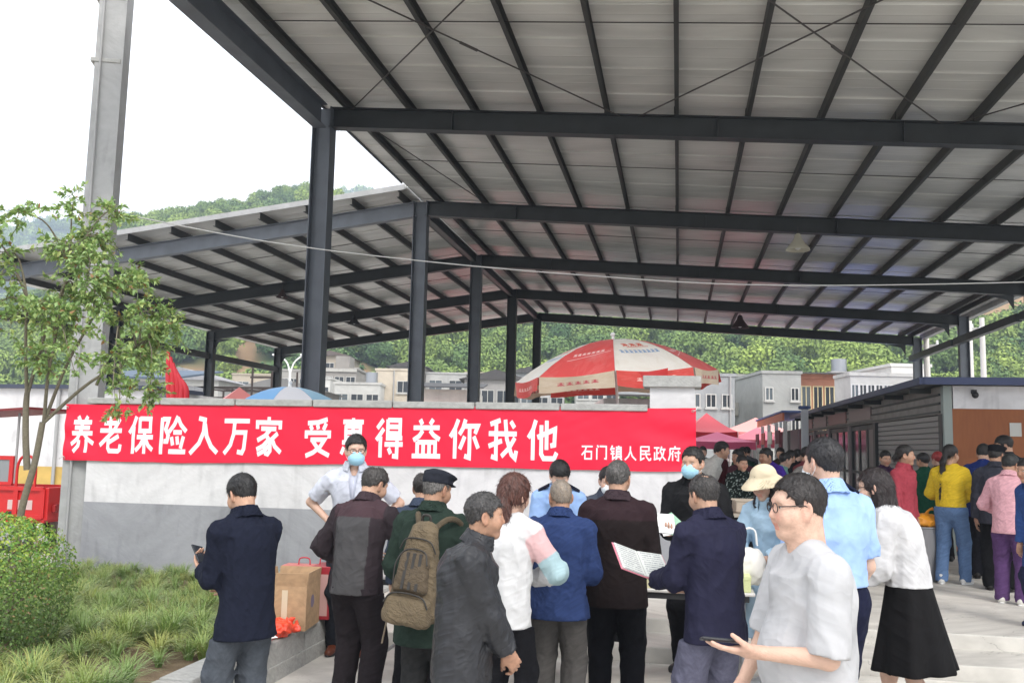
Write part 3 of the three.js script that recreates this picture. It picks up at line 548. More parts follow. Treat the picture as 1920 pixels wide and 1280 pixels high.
    if (!p.noHands || !p.noHands.includes(s)) {
      const hg = mesher(hf, ...around(A(0.075, 0.008, 0.012), 0.125), 0.0042 * Math.min(1.5, fine));
      parts.push(paint(hg, (x, y, z) => { const m = 0.93 + 0.16 * noise3(x * 60, y * 60, z * 60); return [skinC[0] * m, skinC[1] * 0.97 * m, skinC[2] * 0.97 * m]; }));
    }
  }
  // trunk and limbs under the clothes, and wherever skin shows
  const b = p.belly ?? 1;
  const limbs = [];
  for (const s of ['L', 'R']) limbs.push([capsule(sh[s], elbow[s], 0.048 * w, 0.04 * w), 0.03], [capsule(elbow[s], wrist[s], 0.04 * w, 0.0265), 0.015], [capsule(hips[s], knee[s], 0.082 * w, 0.055), 0.03], [capsule(knee[s], knee[s].clone().lerp(ank[s], 0.35), 0.052, 0.054), 0.02], [capsule(knee[s].clone().lerp(ank[s], 0.35), ank[s], 0.054, 0.034), 0.03], [capsule(ank[s].clone().addScaledVector(footF[s].Y, -0.05).addScaledVector(footF[s].Z, -0.03), ank[s].clone().addScaledVector(footF[s].Y, -0.06).addScaledVector(footF[s].Z, 0.1), 0.028, 0.022), 0.03]);
  const trunk = [[ellipsoid(P, [0.15 * w, 0.13, 0.105 * w], Fp), 0.05], [ellipsoid(Wst, [0.13 * w, 0.15, 0.09 * w], Fp), 0.06], [ellipsoid(C, [0.15 * w, 0.17, 0.1 * w], Fc), 0.06], [capsule(sh.L, sh.R, 0.045, 0.045), 0.04]]; let topF = null, skirtF = null;
  limbs.push([capsule(neckB, Nk, 0.05, 0.046), 0.03]);
  const bodyF = (x, y, z) => { let t = 1, d = 1; for (const [q, k] of trunk) t = smin(t, q(x, y, z), k); if (topF && t < 0.04 && y > (p.shirt.hem ?? 0.8)) t = Math.max(t, topF(x, y, z) + 0.012); for (const [q, k] of limbs) d = smin(d, q(x, y, z), k); d = Math.min(d, t); if (skirtF && d < 0.04 && y > p.skirt.hem && y < Wst.y + 0.05) d = Math.max(d, skirtF(x, y, z) + 0.012); return d + 0.003; };
  const all = [...Object.values(elbow), ...Object.values(wrist), ...Object.values(knee), ...Object.values(ank), sh.L, sh.R, Nk, P], bb = new THREE.Box3().setFromPoints(all).expandByScalar(0.16); bb.min.y = 0;
  const big = [bb.min.clone().addScalar(-0.06), bb.max.clone().addScalar(0.06)];
  const ox = (p.seed ?? 1) * 3.7;
  const folds = (amp, f = 9, joints = []) => (x, y, z) => {
    let boost = 0.34; for (const j of joints) { const a = x - j.x, b = y - j.y, c = z - j.z; boost += 0.62 * Math.exp(-(a * a + b * b + c * c) / 0.011); }
    const q = noise3(x * f * 0.9 + y * f * 0.45 + ox, y * f * 0.5 - x * f * 0.3, z * f * 0.9 + ox), r = noise3(x * f * 1.6 - y * f * 0.8, y * f * 1.2 + ox, z * f * 1.6), v = noise3(x * f * 1.5 + ox, y * f * 0.25, z * f * 1.5 - ox);
    const R = (n, k) => { const t = Math.max(0, 1 - Math.abs(n) * k); return t * t; };
    return amp * boost * (0.35 - 0.85 * R(q, 2.2) - 0.3 * R(r, 2.4) - 0.55 * R(v, 2.0));
  };
  // upper garment
  const top = p.shirt;
  if (top) {
    const inf = top.loose ?? 0.018, hem = top.hem ?? 0.8, fl = top.flare ?? 1.06, fo = folds(top.fold ?? 0.018, 9, [elbow.L, elbow.R, elbow.L.clone().lerp(wrist.L, 0.75), elbow.R.clone().lerp(wrist.R, 0.75), sh.L, sh.R]), rw = 0.156 * w * (fem ? 0.92 : 1), rz = 0.112 * w * (fem ? 0.92 : 1);
    const up = C.clone().addScaledVector(Fu.Y, 0.1), hemP = Wst.clone().lerp(P, 0.6).add(V(0, 0, 0)); const down = V(0, hem, P.z + Fp.Z.z * 0 + lean * 0.02 + (top.hemZ ?? 0)); down.x = P.x;
    const tor = [[loft([up, C, Wst, P.clone().lerp(Wst, 0.35).setZ(lerp(P.z, Wst.z, 0.35) * 0.6 + down.z * 0.4), down], [[rw + inf - 0.022, rz + inf - 0.008], [rw * 0.98 + inf * 0.9, rz * 1.02 + inf], [rw * 0.95 + inf, rz * 1.0 * b + inf], [rw * 0.97 + inf, rz * (0.35 + 0.65 * b) + inf], [(rw + inf) * fl, (rz * (0.5 + 0.5 * b) + inf) * fl * 1.04]], Fc.X), 0.03], [ellipsoid(C.clone().addScaledVector(Fc.Y, 0.02), [rw + inf * 0.8, 0.17, rz + inf], Fc), 0.05]];
    if (b > 1.05) tor.push([ellipsoid(Wst.clone().addScaledVector(Fp.Z, 0.05 * b).addScaledVector(Fp.Y, -0.02), [rw * 0.95, 0.17, rz * 1.05 * b], Fp), 0.06]);
    if (fem) tor.push([ellipsoid(C.clone().addScaledVector(Fc.Z, 0.06).addScaledVector(Fc.Y, -0.01), [0.12, 0.07, 0.075], Fc), 0.04]);
    tor.push([capsule(N.clone().addScaledVector(Fu.X, 0.05).addScaledVector(Fu.Y, -0.03), sh.L.clone().addScaledVector(Fu.Y, -0.012), 0.05 + inf * 0.4, 0.05 + inf * 0.5), 0.05], [capsule(N.clone().addScaledVector(Fu.X, -0.05).addScaledVector(Fu.Y, -0.03), sh.R.clone().addScaledVector(Fu.Y, -0.012), 0.05 + inf * 0.4, 0.05 + inf * 0.5), 0.05]);
    const sl = top.sleeve ?? 1, arms = [];
    for (const s of ['L', 'R']) {
      const ad = elbow[s].clone().sub(sh[s]).normalize(), pf = top.puff ?? 0;
      if (sl < 1) { const cut = sh[s].clone().lerp(elbow[s], sl), cp = halfspace(cut, ad), q = capsule(sh[s], elbow[s], 0.06 * w + inf * 0.5, (0.058 + pf) * w + inf * 0.4); arms.push([(x, y, z) => Math.max(q(x, y, z), cp(x, y, z)), 0.025]); }
      else {
        const end = elbow[s].clone().lerp(wrist[s], top.sleeveTo ?? 0.97), cp = halfspace(end, fdir[s]), q = capsule(sh[s], elbow[s], 0.055 * w + inf * 0.55, 0.048 * w + inf * 0.55 + pf), r = capsule(elbow[s], end.clone().addScaledVector(fdir[s], 0.04), 0.049 * w + inf * 0.5 + pf, 0.034 + inf * 0.4 + pf * (top.puffEnd ?? 0.3));
        const cuff = capsule(end.clone().addScaledVector(fdir[s], -0.035), end.clone().addScaledVector(fdir[s], 0.01), 0.036 + inf * 0.35, 0.036 + inf * 0.35);
        arms.push([(x, y, z) => Math.max(smin(smin(q(x, y, z), r(x, y, z), 0.025), cuff(x, y, z), 0.006), cp(x, y, z)), 0.025]);
      }
    }
    const hemS = top.hemTilt ? halfspace(V(0, hem, 0), V(0, -1, top.hemTilt)) : halfspace(V(0, hem, 0), V(0, -1, 0)), nck = capsule(N.clone().addScaledVector(Fu.Y, 0.02).addScaledVector(Fu.Z, 0.012), Nk.clone().addScaledVector(Fu.Y, 0.1).addScaledVector(Fu.Z, 0.04), 0.058, 0.09);
    const col = top.collar ? econe(N.clone().addScaledVector(Fu.Y, -0.035), N.clone().addScaledVector(Fu.Y, 0.05).addScaledVector(Fu.Z, 0.004), [0.094, 0.086], [0.071 * fat, 0.073 * fat], Fu.X) : null, colIn = capsule(N.clone().addScaledVector(Fu.Y, -0.01), Nk.clone().addScaledVector(Fu.Y, 0.08), 0.058 * fat, 0.066 * fat);
    const open = top.open ? econe(C.clone().addScaledVector(Fc.Z, 0.12).addScaledVector(Fc.Y, 0.22), C.clone().addScaledVector(Fc.Z, 0.13).addScaledVector(Fc.Y, -0.1), [0.05, 0.08], [0.004, 0.03], Fc.X) : null;
    topF = (x, y, z) => {
      let d = 1; for (const [q, k] of tor) d = smin(d, q(x, y, z), k);
      for (const [q, k] of arms) d = smin(d, q(x, y, z), k);
      if (d < 0.05 && d > -0.05) d += fo(x, y, z);
      d = smax(d, -nck(x, y, z), 0.01); if (col) { d = smin(d, col(x, y, z), 0.008); d = smax(d, -colIn(x, y, z), 0.006); }
      if (open) d = smax(d, -open(x, y, z), 0.01);
      return Math.max(d, hemS(x, y, z));
    };
    const tg = mesher(topF, V(big[0].x, hem - 0.03, big[0].z), V(big[1].x, Math.min(big[1].y, Math.max(Nk.y, sh.L.y, elbow.L.y, elbow.R.y, wrist.L.y, wrist.R.y) + 0.2), big[1].z), (top.h ?? 0.0085) * fine);
    if (top.paint) paint(tg, (x, y, z) => { const q = V(x, y, z).sub(C), m = 0.94 + 0.12 * noise3(x * 12 + ox, y * 12, z * 12); const c = top.paint({ x, y, z, u: q.dot(Fc.X), v: q.dot(Fc.Y), w: q.dot(Fc.Z), sh, elbow, wrist }); return [c[0] * m, c[1] * m, c[2] * m]; });
    part(top.name ?? 'jacket', tg, top.paint ? cloth(top.c, 'painted') : cloth(top.c, top.kind), g);
    // seams and trims that stand proud
    if (top.collar && fine < 1.4) { // turned-down collar
      const a = (k) => econe(N.clone().addScaledVector(Fu.Y, -0.02), N.clone().addScaledVector(Fu.Y, 0.056).addScaledVector(Fu.Z, 0.004), [0.116 - k, 0.106 - k], [0.08 - k, 0.081 - k], Fu.X), o = a(0), i = a(0.009), gap = econe(N.clone().addScaledVector(Fu.Z, 0.1).addScaledVector(Fu.Y, 0.07), N.clone().addScaledVector(Fu.Z, 0.1).addScaledVector(Fu.Y, -0.04), [0.026, 0.09], [0.05, 0.09], Fu.X);
      part('collar', mesher((x, y, z) => Math.max(o(x, y, z), -i(x, y, z), -gap(x, y, z)) + 0.002 * noise3(x * 30, y * 30, z * 30), ...around(N, 0.16), 0.0065), cloth(top.collarC ?? (top.paint ? [0.05, 0.034, 0.04] : top.c), top.paint ? 'cloth' : top.kind), g);
    }
    if (sl >= 1 && fine < 1.4 && !top.noCuff) for (const s of ['L', 'R']) { const e = elbow[s].clone().lerp(wrist[s], top.sleeveTo ?? 0.97), q = econe(e.clone().addScaledVector(fdir[s], -0.045), e.clone().addScaledVector(fdir[s], 0.004), [0.041 + inf * 0.4, 0.041 + inf * 0.4], [0.04 + inf * 0.36, 0.04 + inf * 0.36], Fu.X), q2 = capsule(e.clone().addScaledVector(fdir[s], -0.02), e.clone().addScaledVector(fdir[s], 0.05), 0.03 + inf * 0.3, 0.03 + inf * 0.3); part('cuff', mesher((x, y, z) => Math.max(q(x, y, z), -q2(x, y, z)), ...around(e, 0.1), 0.0075), cloth(top.cuffC ?? (top.paint ? top.band ?? top.c : top.c), top.kind), g); }
    if (top.band) { const bd = econe(V(down.x, hem - 0.002, down.z), V(down.x, hem + 0.055, down.z), [(rw + inf) * fl * 0.985, (rz * (0.5 + 0.5 * b) + inf) * fl * 1.02], [(rw + inf) * fl * 0.985, (rz * (0.5 + 0.5 * b) + inf) * fl * 1.02], Fp.X), fb = folds(0.005, 16); part('waistband', mesher((x, y, z) => bd(x, y, z) + fb(x, y, z), V(-0.4, hem - 0.02, down.z - 0.35), V(0.4, hem + 0.08, down.z + 0.35), 0.01 * fine), cloth(top.band, top.kind), g); }
    if (top.epaulette) for (const s of ['L', 'R']) { const sg = s === 'L' ? 1 : -1, a = sh[s].clone().addScaledVector(Fu.Y, 0.067 + inf * 0.5).addScaledVector(Fu.X, sg * 0.005), e = N.clone().addScaledVector(Fu.X, sg * 0.085).addScaledVector(Fu.Y, 0.034 + inf * 0.5); part('epaulette', bar(a.toArray(), e.toArray(), 0.045, 0.012, Fu.Y.toArray()), cloth([0.012, 0.014, 0.03]), g); }
  }
  // trousers or skirt
  const tr = p.pants;
  if (tr) {
    const inf = tr.loose ?? 0.016, wy = Math.min(P.y + (tr.rise ?? 0.11), top && !tr.belt ? (top.hem ?? 0.8) + 0.045 : 9), fo = folds(tr.fold ?? 0.02, 9, [knee.L, knee.R, ank.L, ank.R]), f1 = [];
    for (const s of ['L', 'R']) f1.push([capsule(hips[s], knee[s], 0.088 * w + inf, 0.064 + inf), 0.035], [capsule(knee[s], ank[s].clone().add(V(0, -0.03, 0)), 0.064 + inf, (tr.ankle ?? 0.052) + inf), 0.02]);
    f1.push([ellipsoid(P, [0.158 * w + inf, 0.16, 0.115 * w * Math.sqrt(b) + inf], Fp), 0.05]);
    const cutT = halfspace(V(0, wy, 0), V(0, 1, 0)), cutB = halfspace(V(0, tr.short ?? 0.035, 0), V(0, -1, 0));
    const tf = (x, y, z) => { let d = 1; for (const [q, k] of f1) d = smin(d, q(x, y, z), k); if (Math.abs(d) < 0.05) d += fo(x, y, z); if (topF && !tr.belt && y > top.hem && d < 0.03) d = Math.max(d, topF(x, y, z) + 0.008); return Math.max(d, cutT(x, y, z), cutB(x, y, z)); };
    part('trousers', mesher(tf, V(big[0].x, 0, big[0].z), V(big[1].x, wy + 0.03, big[1].z), 0.0105 * fine), cloth(tr.c, tr.kind), g);
    if (tr.belt) { const bd = econe(V(P.x, wy - 0.03, P.z), V(P.x, wy + 0.012, P.z), [0.158 * w + inf + 0.004, 0.112 * w * Math.sqrt(b) + inf + 0.004], [0.158 * w + inf, 0.112 * w * Math.sqrt(b) + inf], Fp.X); part('belt', mesher(bd, V(-0.3, wy - 0.06, P.z - 0.3), V(0.3, wy + 0.04, P.z + 0.3), 0.01 * fine), cloth(tr.belt, 'leather'), g); }
  }
  if (p.skirt) {
    const sk = p.skirt, a = Wst.clone().addScaledVector(Fp.Y, 0.02), e = V(sk.dx ?? 0, sk.hem, sk.dz ?? 0), q = econe(a, e, [0.145 * w, 0.115 * w], [sk.r, sk.r * 0.86], V(1, 0, 0), (t, k) => k * (0.075 * Math.sin(t * 6 + 1 + 0.8 * k) + 0.045 * Math.sin(t * 11 + 0.5 * k)));
    skirtF = q; part('skirt', mesher(q, V(-0.6, sk.hem - 0.05, -0.6), V(0.6, a.y + 0.06, 0.6), 0.011 * fine), cloth(sk.c, sk.kind ?? 'smooth'), g);
    part('waistband', mesher(econe(a.clone().addScaledVector(Fp.Y, -0.03), a.clone().addScaledVector(Fp.Y, 0.015), [0.143 * w, 0.112 * w], [0.14 * w, 0.11 * w], V(1, 0, 0)), a.clone().addScalar(-0.25), a.clone().addScalar(0.25), 0.01 * fine), cloth(sk.c, 'cloth'), g);
  }
  // shoes
  if (p.shoes !== null) for (const s of ['L', 'R']) {
    const F = footF[s], A = (x, y, z) => ank[s].clone().addScaledVector(F.X, x).addScaledVector(F.Y, y).addScaledVector(F.Z, z), k = fem ? 0.92 : 1, base = A(0, -0.085, 0);
    const q = [capsule(A(0, -0.045, -0.045 * k), A(0, -0.052, 0.06 * k), 0.04, 0.042), capsule(A(0, -0.052, 0.06 * k), A(0, -0.06, 0.155 * k), 0.042, 0.032), capsule(A(0, -0.03, -0.02), A(0, 0.02, -0.015), 0.04, 0.04)], fl = halfspace(A(0, -0.083, 0), F.Y.clone().negate());
    const sole = econe(A(0, -0.085, 0.05 * k), A(0, -0.066, 0.05 * k), [0.048, 0.142 * k], [0.046, 0.14 * k], F.X);
    const lo = A(0, -0.03, 0.05).addScalar(-0.2), hi = A(0, -0.03, 0.05).addScalar(0.2), shoe = mesher((x, y, z) => Math.max(smin(smin(q[0](x, y, z), q[1](x, y, z), 0.02), q[2](x, y, z), 0.03), fl(x, y, z)), lo, hi, 0.0075 * fine);
    const m = part('shoe', shoe, cloth(p.shoes ?? [0.02, 0.018, 0.016], p.shoeKind ?? 'leather'), g); part('sole', mesher(sole, lo, hi, 0.0085 * fine), p.sole ?? M.dark, m);
  }
  // hair
  const hr = p.hair ?? {}, hc = hr.c ?? [0.014, 0.012, 0.011], th = hr.t ?? 0.014;
  const line = [[-0.13, -0.05 - (hr.low ?? 0)], [-0.075, -0.045 - (hr.low ?? 0)], [-0.035, -0.012], [-0.012, 0.03], [0.006, 0.034], [0.012, -0.012], [0.03, -0.014], [0.036, 0.038], [0.06, 0.06 + (hr.front ?? 0)], [0.12, 0.066 + (hr.front ?? 0)]];
  const yline = (c) => { for (let i = 1; i < line.length; i++) if (c < line[i][0]) { const t = (c - line[i - 1][0]) / (line[i][0] - line[i - 1][0]); return lerp(line[i - 1][1], line[i][1], clamp(t)); } return line[line.length - 1][1]; };
  const shell = E(0, 0.032, -0.016, [0.075 + th, 0.089 + th * 1.2, 0.095 + th]), extra = (hr.shapes ?? []).map(([a, e, ra, rb]) => { const q = (pt) => pt[3] === 'c' ? C.clone().addScaledVector(Fc.X, pt[0]).addScaledVector(Fc.Y, pt[1]).addScaledVector(Fc.Z, pt[2]) : T(pt[0], pt[1], pt[2]); return capsule(q(a), q(e), ra, rb); });
  const back = E(0, -0.015, -0.046, [0.066 + th * 0.5, 0.06, 0.054 + th * 0.5]), bald = hr.bald ? E(0, 0.135, -0.03 + (hr.baldZ ?? 0), [0.05 * hr.bald, 0.04, 0.055 * hr.bald]) : null;
  const tuft = hr.tuft ?? 0.006;
  if (!hr.none) {
    const hf = (x, y, z) => {
      const [a, bq, c] = inHead(x, y, z); let d = smin(shell(x, y, z), back(x, y, z), 0.02);
      if (!hr.long) d += th * 0.95 * (1 - sstep(-0.055, 0.055, bq));
      const cut = (yline(c + 0.016 * noise3(a * 70, bq * 20, c * 70)) - bq + 0.008 * noise3(a * 160, bq * 40, c * 160)) * 0.75; d = smax(d, cut, 0.006);
      if (hr.long) d = Math.min(d, Math.max(shell(x, y, z), c - 0.045 + Math.max(0, -bq) * 0.1, -0.12 - bq));
      for (const q of extra) d = smin(d, q(x, y, z), 0.025);
      if (bald) d = smax(d, -bald(x, y, z), 0.02);
      if (Math.abs(d) < 0.03) d += tuft * (0.45 * noise3(a * 60, bq * 24 + c * 24, c * 50 - bq * 20) + 0.7 * noise3(a * 170, bq * 60, c * 150));
      return d;
    };
    const pts = [T(0.13, 0.16, 0.14), T(-0.13, -0.12, -0.15), T(0.13, -0.12, -0.15), T(-0.13, 0.16, 0.14), T(0.13, 0.16, -0.15), T(-0.13, 0.16, -0.15)];
    for (const [a, e, ra, rb] of hr.shapes ?? []) for (const pt of [a, e]) { const q = pt[3] === 'c' ? C.clone().addScaledVector(Fc.X, pt[0]).addScaledVector(Fc.Y, pt[1]).addScaledVector(Fc.Z, pt[2]) : T(pt[0], pt[1], pt[2]); pts.push(q.clone().addScalar(0.09), q.clone().addScalar(-0.09)); }
    const hb = new THREE.Box3().setFromPoints(pts), hg = mesher(hf, hb.min, hb.max, (hr.h ?? 0.0046) * fine);
    paint(hg, (x, y, z) => { const m = 0.8 + 0.5 * noise3(x * 55, y * 25, z * 55) + 0.15; const gr = hr.grey ? clamp(hr.grey * (0.55 + noise3(x * 130, y * 130, z * 130))) : 0; return [lerp(hc[0] * m, 0.32, gr), lerp(hc[1] * m, 0.3, gr), lerp(hc[2] * m, 0.28, gr)]; });
    part('hair', strands(hg, H, Fh, (p.strands ?? 1500) / (fine * fine), hr), hairWhite, g);
  }
  if (!p.noFace) { // eyes and brows
    for (const s of [1, -1]) {
      const e = new THREE.SphereGeometry(0.0125, 14, 10).rotateX(Math.PI / 2); e.scale(1.15, 0.62, 1);
      paint(e, (x, y, z) => z > 0.0118 ? [0.012, 0.008, 0.006] : z > 0.0103 ? [0.03, 0.018, 0.012] : [0.6, 0.56, 0.53]);
      e.applyMatrix4(new THREE.Matrix4().makeBasis(Fh.X, Fh.Y, Fh.Z).setPosition(T(s * 0.032, 0.006, 0.0655))); part('eye', e, eyeMat, g);
      part('eyebrow', mesher(Kc([s * 0.016, 0.03, 0.08], [s * 0.046, 0.031, 0.066], 0.0045, 0.003), ...around(T(s * 0.032, 0.03, 0.073), 0.03), 0.0035 * fine), hairMat(hc), g);
    }
  }
  if (p.mask) {
    const mk = E(0, -0.052, 0.05, [0.068 * Math.sqrt(fat), 0.064, 0.067]), cut = (x, y, z) => { const [a, bq, c] = inHead(x, y, z); return Math.max(0.006 - c, bq + 0.012 - 0.02 * sstep(0.05, 0.1, c), -0.118 - bq); };
    const mg = mesher((x, y, z) => { const [a, bq] = inHead(x, y, z); return smax(mk(x, y, z) + 0.0012 * Math.sin(bq * 520), cut(x, y, z), 0.004); }, ...around(T(0, -0.055, 0.05), 0.1), 0.0045 * fine);
    part('face_mask', mg, p.mask === 'white' ? maskWhite : maskMat, g);
    for (const s of [1, -1]) part('mask_strap', tube([[0.055 * s, -0.03, 0.04], [0.078 * s, -0.02, 0.0], [0.083 * s, 0.01, -0.018], [0.08 * s, -0.02, -0.026], [0.07 * s, -0.06, 0.005], [0.05 * s, -0.08, 0.035]].map((q) => T(...q).toArray()), 0.0018, 20, 5), M.white, g);
  }
  if (p.glasses) {
    const gl = thingPart('glasses', g);
    for (const s of [1, -1]) {
      part('lens_frame', new THREE.TorusGeometry(0.023, 0.0021, 6, 20).scale(1.1, 0.78, 1).applyMatrix4(new THREE.Matrix4().makeBasis(Fh.X, Fh.Y, Fh.Z).setPosition(T(s * 0.032, 0.006, 0.093))), frameMat, gl);
      part('temple', tube([[0.058 * s, 0.012, 0.09], [0.074 * s, 0.012, 0.05], [0.082 * s, 0.012, -0.005], [0.08 * s, -0.004, -0.025]].map((q) => T(...q).toArray()), 0.0026, 14, 5), frameMat, gl);
    }
    part('bridge', rod(T(-0.009, 0.01, 0.095).toArray(), T(0.009, 0.01, 0.095).toArray(), 0.002), frameMat, gl);
  }
  if (p.cap) {
    const cp = E(0, 0.058, -0.014, [0.09, 0.076, 0.112]), cutc = halfspace(T(0, 0.042, 0), V(0, 0, 0).addScaledVector(Fh.Y, -1).addScaledVector(Fh.Z, 0.12)), brim = E(0, 0.05, 0.086, [0.07, 0.008, 0.045]), crown = E(0, 0.1, 0.004, [0.094, 0.03, 0.118]);
    part('cap', mesher((x, y, z) => { const d = smax(smin(cp(x, y, z), crown(x, y, z), 0.02), cutc(x, y, z), 0.006) + 0.003 * noise3(x * 30, y * 30, z * 30); return smin(d, brim(x, y, z), 0.01); }, ...around(T(0, 0.08, 0.01), 0.19), 0.006 * fine), cloth(p.cap), g);
  }
  if (p.sunhat) {
    const cr = E(0, 0.075, -0.01, [0.1, 0.085, 0.11]), cutc = halfspace(T(0, 0.03, 0), Fh.Y.clone().negate()), br = econe(T(0, 0.068, -0.005), T(0, 0.0, -0.005), [0.1, 0.112], [0.18, 0.19], Fh.X), bi = econe(T(0, 0.056, -0.005), T(0, -0.02, -0.005), [0.094, 0.106], [0.192, 0.202], Fh.X), wv = (x, y, z) => 0.004 * Math.sin(Math.atan2(x - H.x, z - H.z) * 3);
    part('sun_hat', mesher((x, y, z) => smin(smax(cr(x, y, z), cutc(x, y, z), 0.01), smax(br(x, y, z), -bi(x, y, z) - 0.002, 0.004) + wv(x, y, z), 0.012), ...around(T(0, 0.04, 0), 0.27), 0.0068 * fine), cloth(p.sunhat, 'smooth'), g);
  }
  if (p.scarf) part('collar', mesher(econe(N.clone().addScaledVector(Fu.Y, -0.03), N.clone().addScaledVector(Fu.Y, 0.04), [0.1, 0.09], [0.075, 0.075], Fu.X), ...around(N, 0.16), 0.008 * fine), cloth(p.scarf), g);
  parts.push(paint(mesher(bodyF, bb.min, bb.max, p.bare ? 0.011 * fine : 0.017 * fine), (x, y, z) => { const m = 0.95 + 0.1 * noise3(x * 30, y * 30, z * 30); return [skinC[0] * m, skinC[1] * m, skinC[2] * m]; }));
  const body = part('body', merge(parts), skinMats[p.skin ?? 'mid'], g);
  // scale to the height seen and stand the head over the given spot
  const topY = T(0, 0.125 + th, -0.02).y, s = p.top / topY, turn = p.turn * D2R, off = H.clone().multiplyScalar(s).applyAxisAngle(V(0, 1, 0), turn);
  g.scale.setScalar(s); g.rotation.y = turn; g.position.set(p.x - off.x, p.ground ?? 0, p.z - off.z);
  g.updateMatrixWorld(true);
  const world = (v) => g.localToWorld(v.clone()), wdir = (v) => v.clone().applyAxisAngle(V(0, 1, 0), turn);
  return { g, s, world, wdir, hand: handSpots, wrist, Fc, Fh, C, N, sh, P, T };
}
const hairWhite = std([1, 1, 1], { vertexColors: true, roughness: 0.48, bumpMap: rep(hairTex, 5), bumpScale: 0.003 });
function strands(hg, H, Fh, n, hr) { // fine locks laid over the hair's surface, following the fall from the crown
  n = Math.floor(n); if (n < 200) return hg;
  const p = hg.attributes.position, nm = hg.attributes.normal, c = hg.attributes.color, pos = [], nor = [], col = [], uv = [], N = V(), B = V(), F = V(), S = V(), crown = H.clone().addScaledVector(Fh.Y, 0.12).addScaledVector(Fh.Z, -0.05);
  let sd = 77; const r = () => { sd = (Math.imul(sd, 1664525) + 1013904223) >>> 0; return sd / 4294967296; };
  for (let k = 0; k < n; k++) {
    const i = Math.floor(r() * p.count); B.fromBufferAttribute(p, i); N.fromBufferAttribute(nm, i); F.copy(B).sub(crown); const low = F.dot(Fh.Y) < -0.12; F.normalize(); if (low) F.set(0, -1, 0).addScaledVector(N, 0.1); F.y -= 0.15; F.x += 0.5 * (r() - 0.5); F.z += 0.5 * (r() - 0.5); F.y += 0.3 * (r() - 0.5);
    F.addScaledVector(N, -F.dot(N)).normalize(); S.crossVectors(F, N).normalize(); const L = (low ? (hr.long || hr.shapes ? 0.05 : 0.014) : hr.sl ?? (hr.long ? 0.03 : 0.013)) * (0.6 + 0.8 * r()), w = 0.0011 + 0.0009 * r(), m = 0.6 + 0.95 * r(), lift = 0.12 + 0.4 * r() * r();
    const q = [[-w, 0, 0.0004], [w, 0, 0.0004], [w * 0.8, 0.55, lift * L * 0.8], [-w * 0.8, 0.55, lift * L * 0.8], [0, 1, lift * L]].map(([u, t, h]) => [B.x + S.x * u + F.x * t * L + N.x * h, B.y + S.y * u + F.y * t * L + N.y * h, B.z + S.z * u + F.z * t * L + N.z * h]);
    for (const t of [0, 1, 2, 0, 2, 3, 3, 2, 4]) { pos.push(...q[t]); nor.push(N.x + S.x * 0.3, N.y + S.y * 0.3, N.z + S.z * 0.3); uv.push(B.x + B.z, B.y); col.push(c.getX(i) * m, c.getY(i) * m, c.getZ(i) * m); }
  }
  const g = new THREE.BufferGeometry(); g.setAttribute('position', new THREE.Float32BufferAttribute(pos, 3)); g.setAttribute('normal', new THREE.Float32BufferAttribute(nor, 3)); g.setAttribute('uv', new THREE.Float32BufferAttribute(uv, 2)); g.setAttribute('color', new THREE.Float32BufferAttribute(col, 3));
  return merge([hg, g]);
}
function thingPart(name, parent) { const o = new THREE.Group(); o.name = name; parent.add(o); return o; }

// ---------------------------------------------------------------- the people in front of the wall
const GF = 0.24; // the market floor
const BLK = [0.012, 0.012, 0.014];
const ponytail = [[[0, 0.03, -0.11], [0, -0.05, -0.14], 0.032, 0.036], [[0, -0.05, -0.14], [0, -0.2, -0.13], 0.036, 0.03]];
const P = {};
P.blazer = person({ seed: 1, w: 0.9, x: -2.41, z: -4.95, top: 1.53, turn: -124, lean: 5, hunch: 9, head: [4, 24, 0], skin: 'mid', h: 1, label: 'man in a navy blazer and grey trousers reading his phone beside the planter',
  hair: { t: 0.013, c: [0.01, 0.009, 0.009], tuft: 0.005 }, hands: { L: { at: [0.12, 1.1, 0.33], elbow: [0.25, -0.6, -0.7], curl: 30, dir: [-0.1, 0.55, 0.8], palm: [-0.25, 0.75, -0.6] }, R: { at: [-0.05, 1.02, 0.27], elbow: [-0.2, -0.5, -0.8], curl: 40 } },
  shirt: { c: [0.012, 0.0145, 0.027], noCuff: 1, name: 'blazer', hem: 0.735, flare: 1.13, loose: 0.03, collar: true, fold: 0.021, kind: 'cloth' }, pants: { c: [0.075, 0.085, 0.1], loose: 0.022 }, shoes: [0.02, 0.015, 0.013] });
P.helper = person({ seed: 2, x: -2.65, z: -7.5, top: 1.79, turn: 12, lean: 1, hunch: 3, head: [14, 6, 0], skin: 'fair', young: 1, mask: 'blue', glasses: true, label: 'masked man in a white short-sleeved shirt, hands on his hips',
  hair: { t: 0.012, front: 0.004, tuft: 0.006 }, hands: { R: { at: [-0.19, 1.02, 0.0], elbow: [-1, 0, -0.5], dir: [0.5, -0.4, 0.6], palm: [0.8, 0, -0.5], curl: 14 }, L: { at: [0.19, 1.02, 0.0], elbow: [1, 0, -0.5], dir: [-0.5, -0.4, 0.6], palm: [-0.8, 0, -0.5], curl: 14 } },
  shirt: { c: [0.58, 0.6, 0.68], name: 'shirt', kind: 'smooth', hem: 0.93, flare: 0.96, sleeve: 0.78, collar: true, open: 1, fold: 0.018, loose: 0.018 }, pants: { c: [0.018, 0.02, 0.026], belt: [0.02, 0.015, 0.012] }, shoes: [0.12, 0.035, 0.018], bare: 1 });
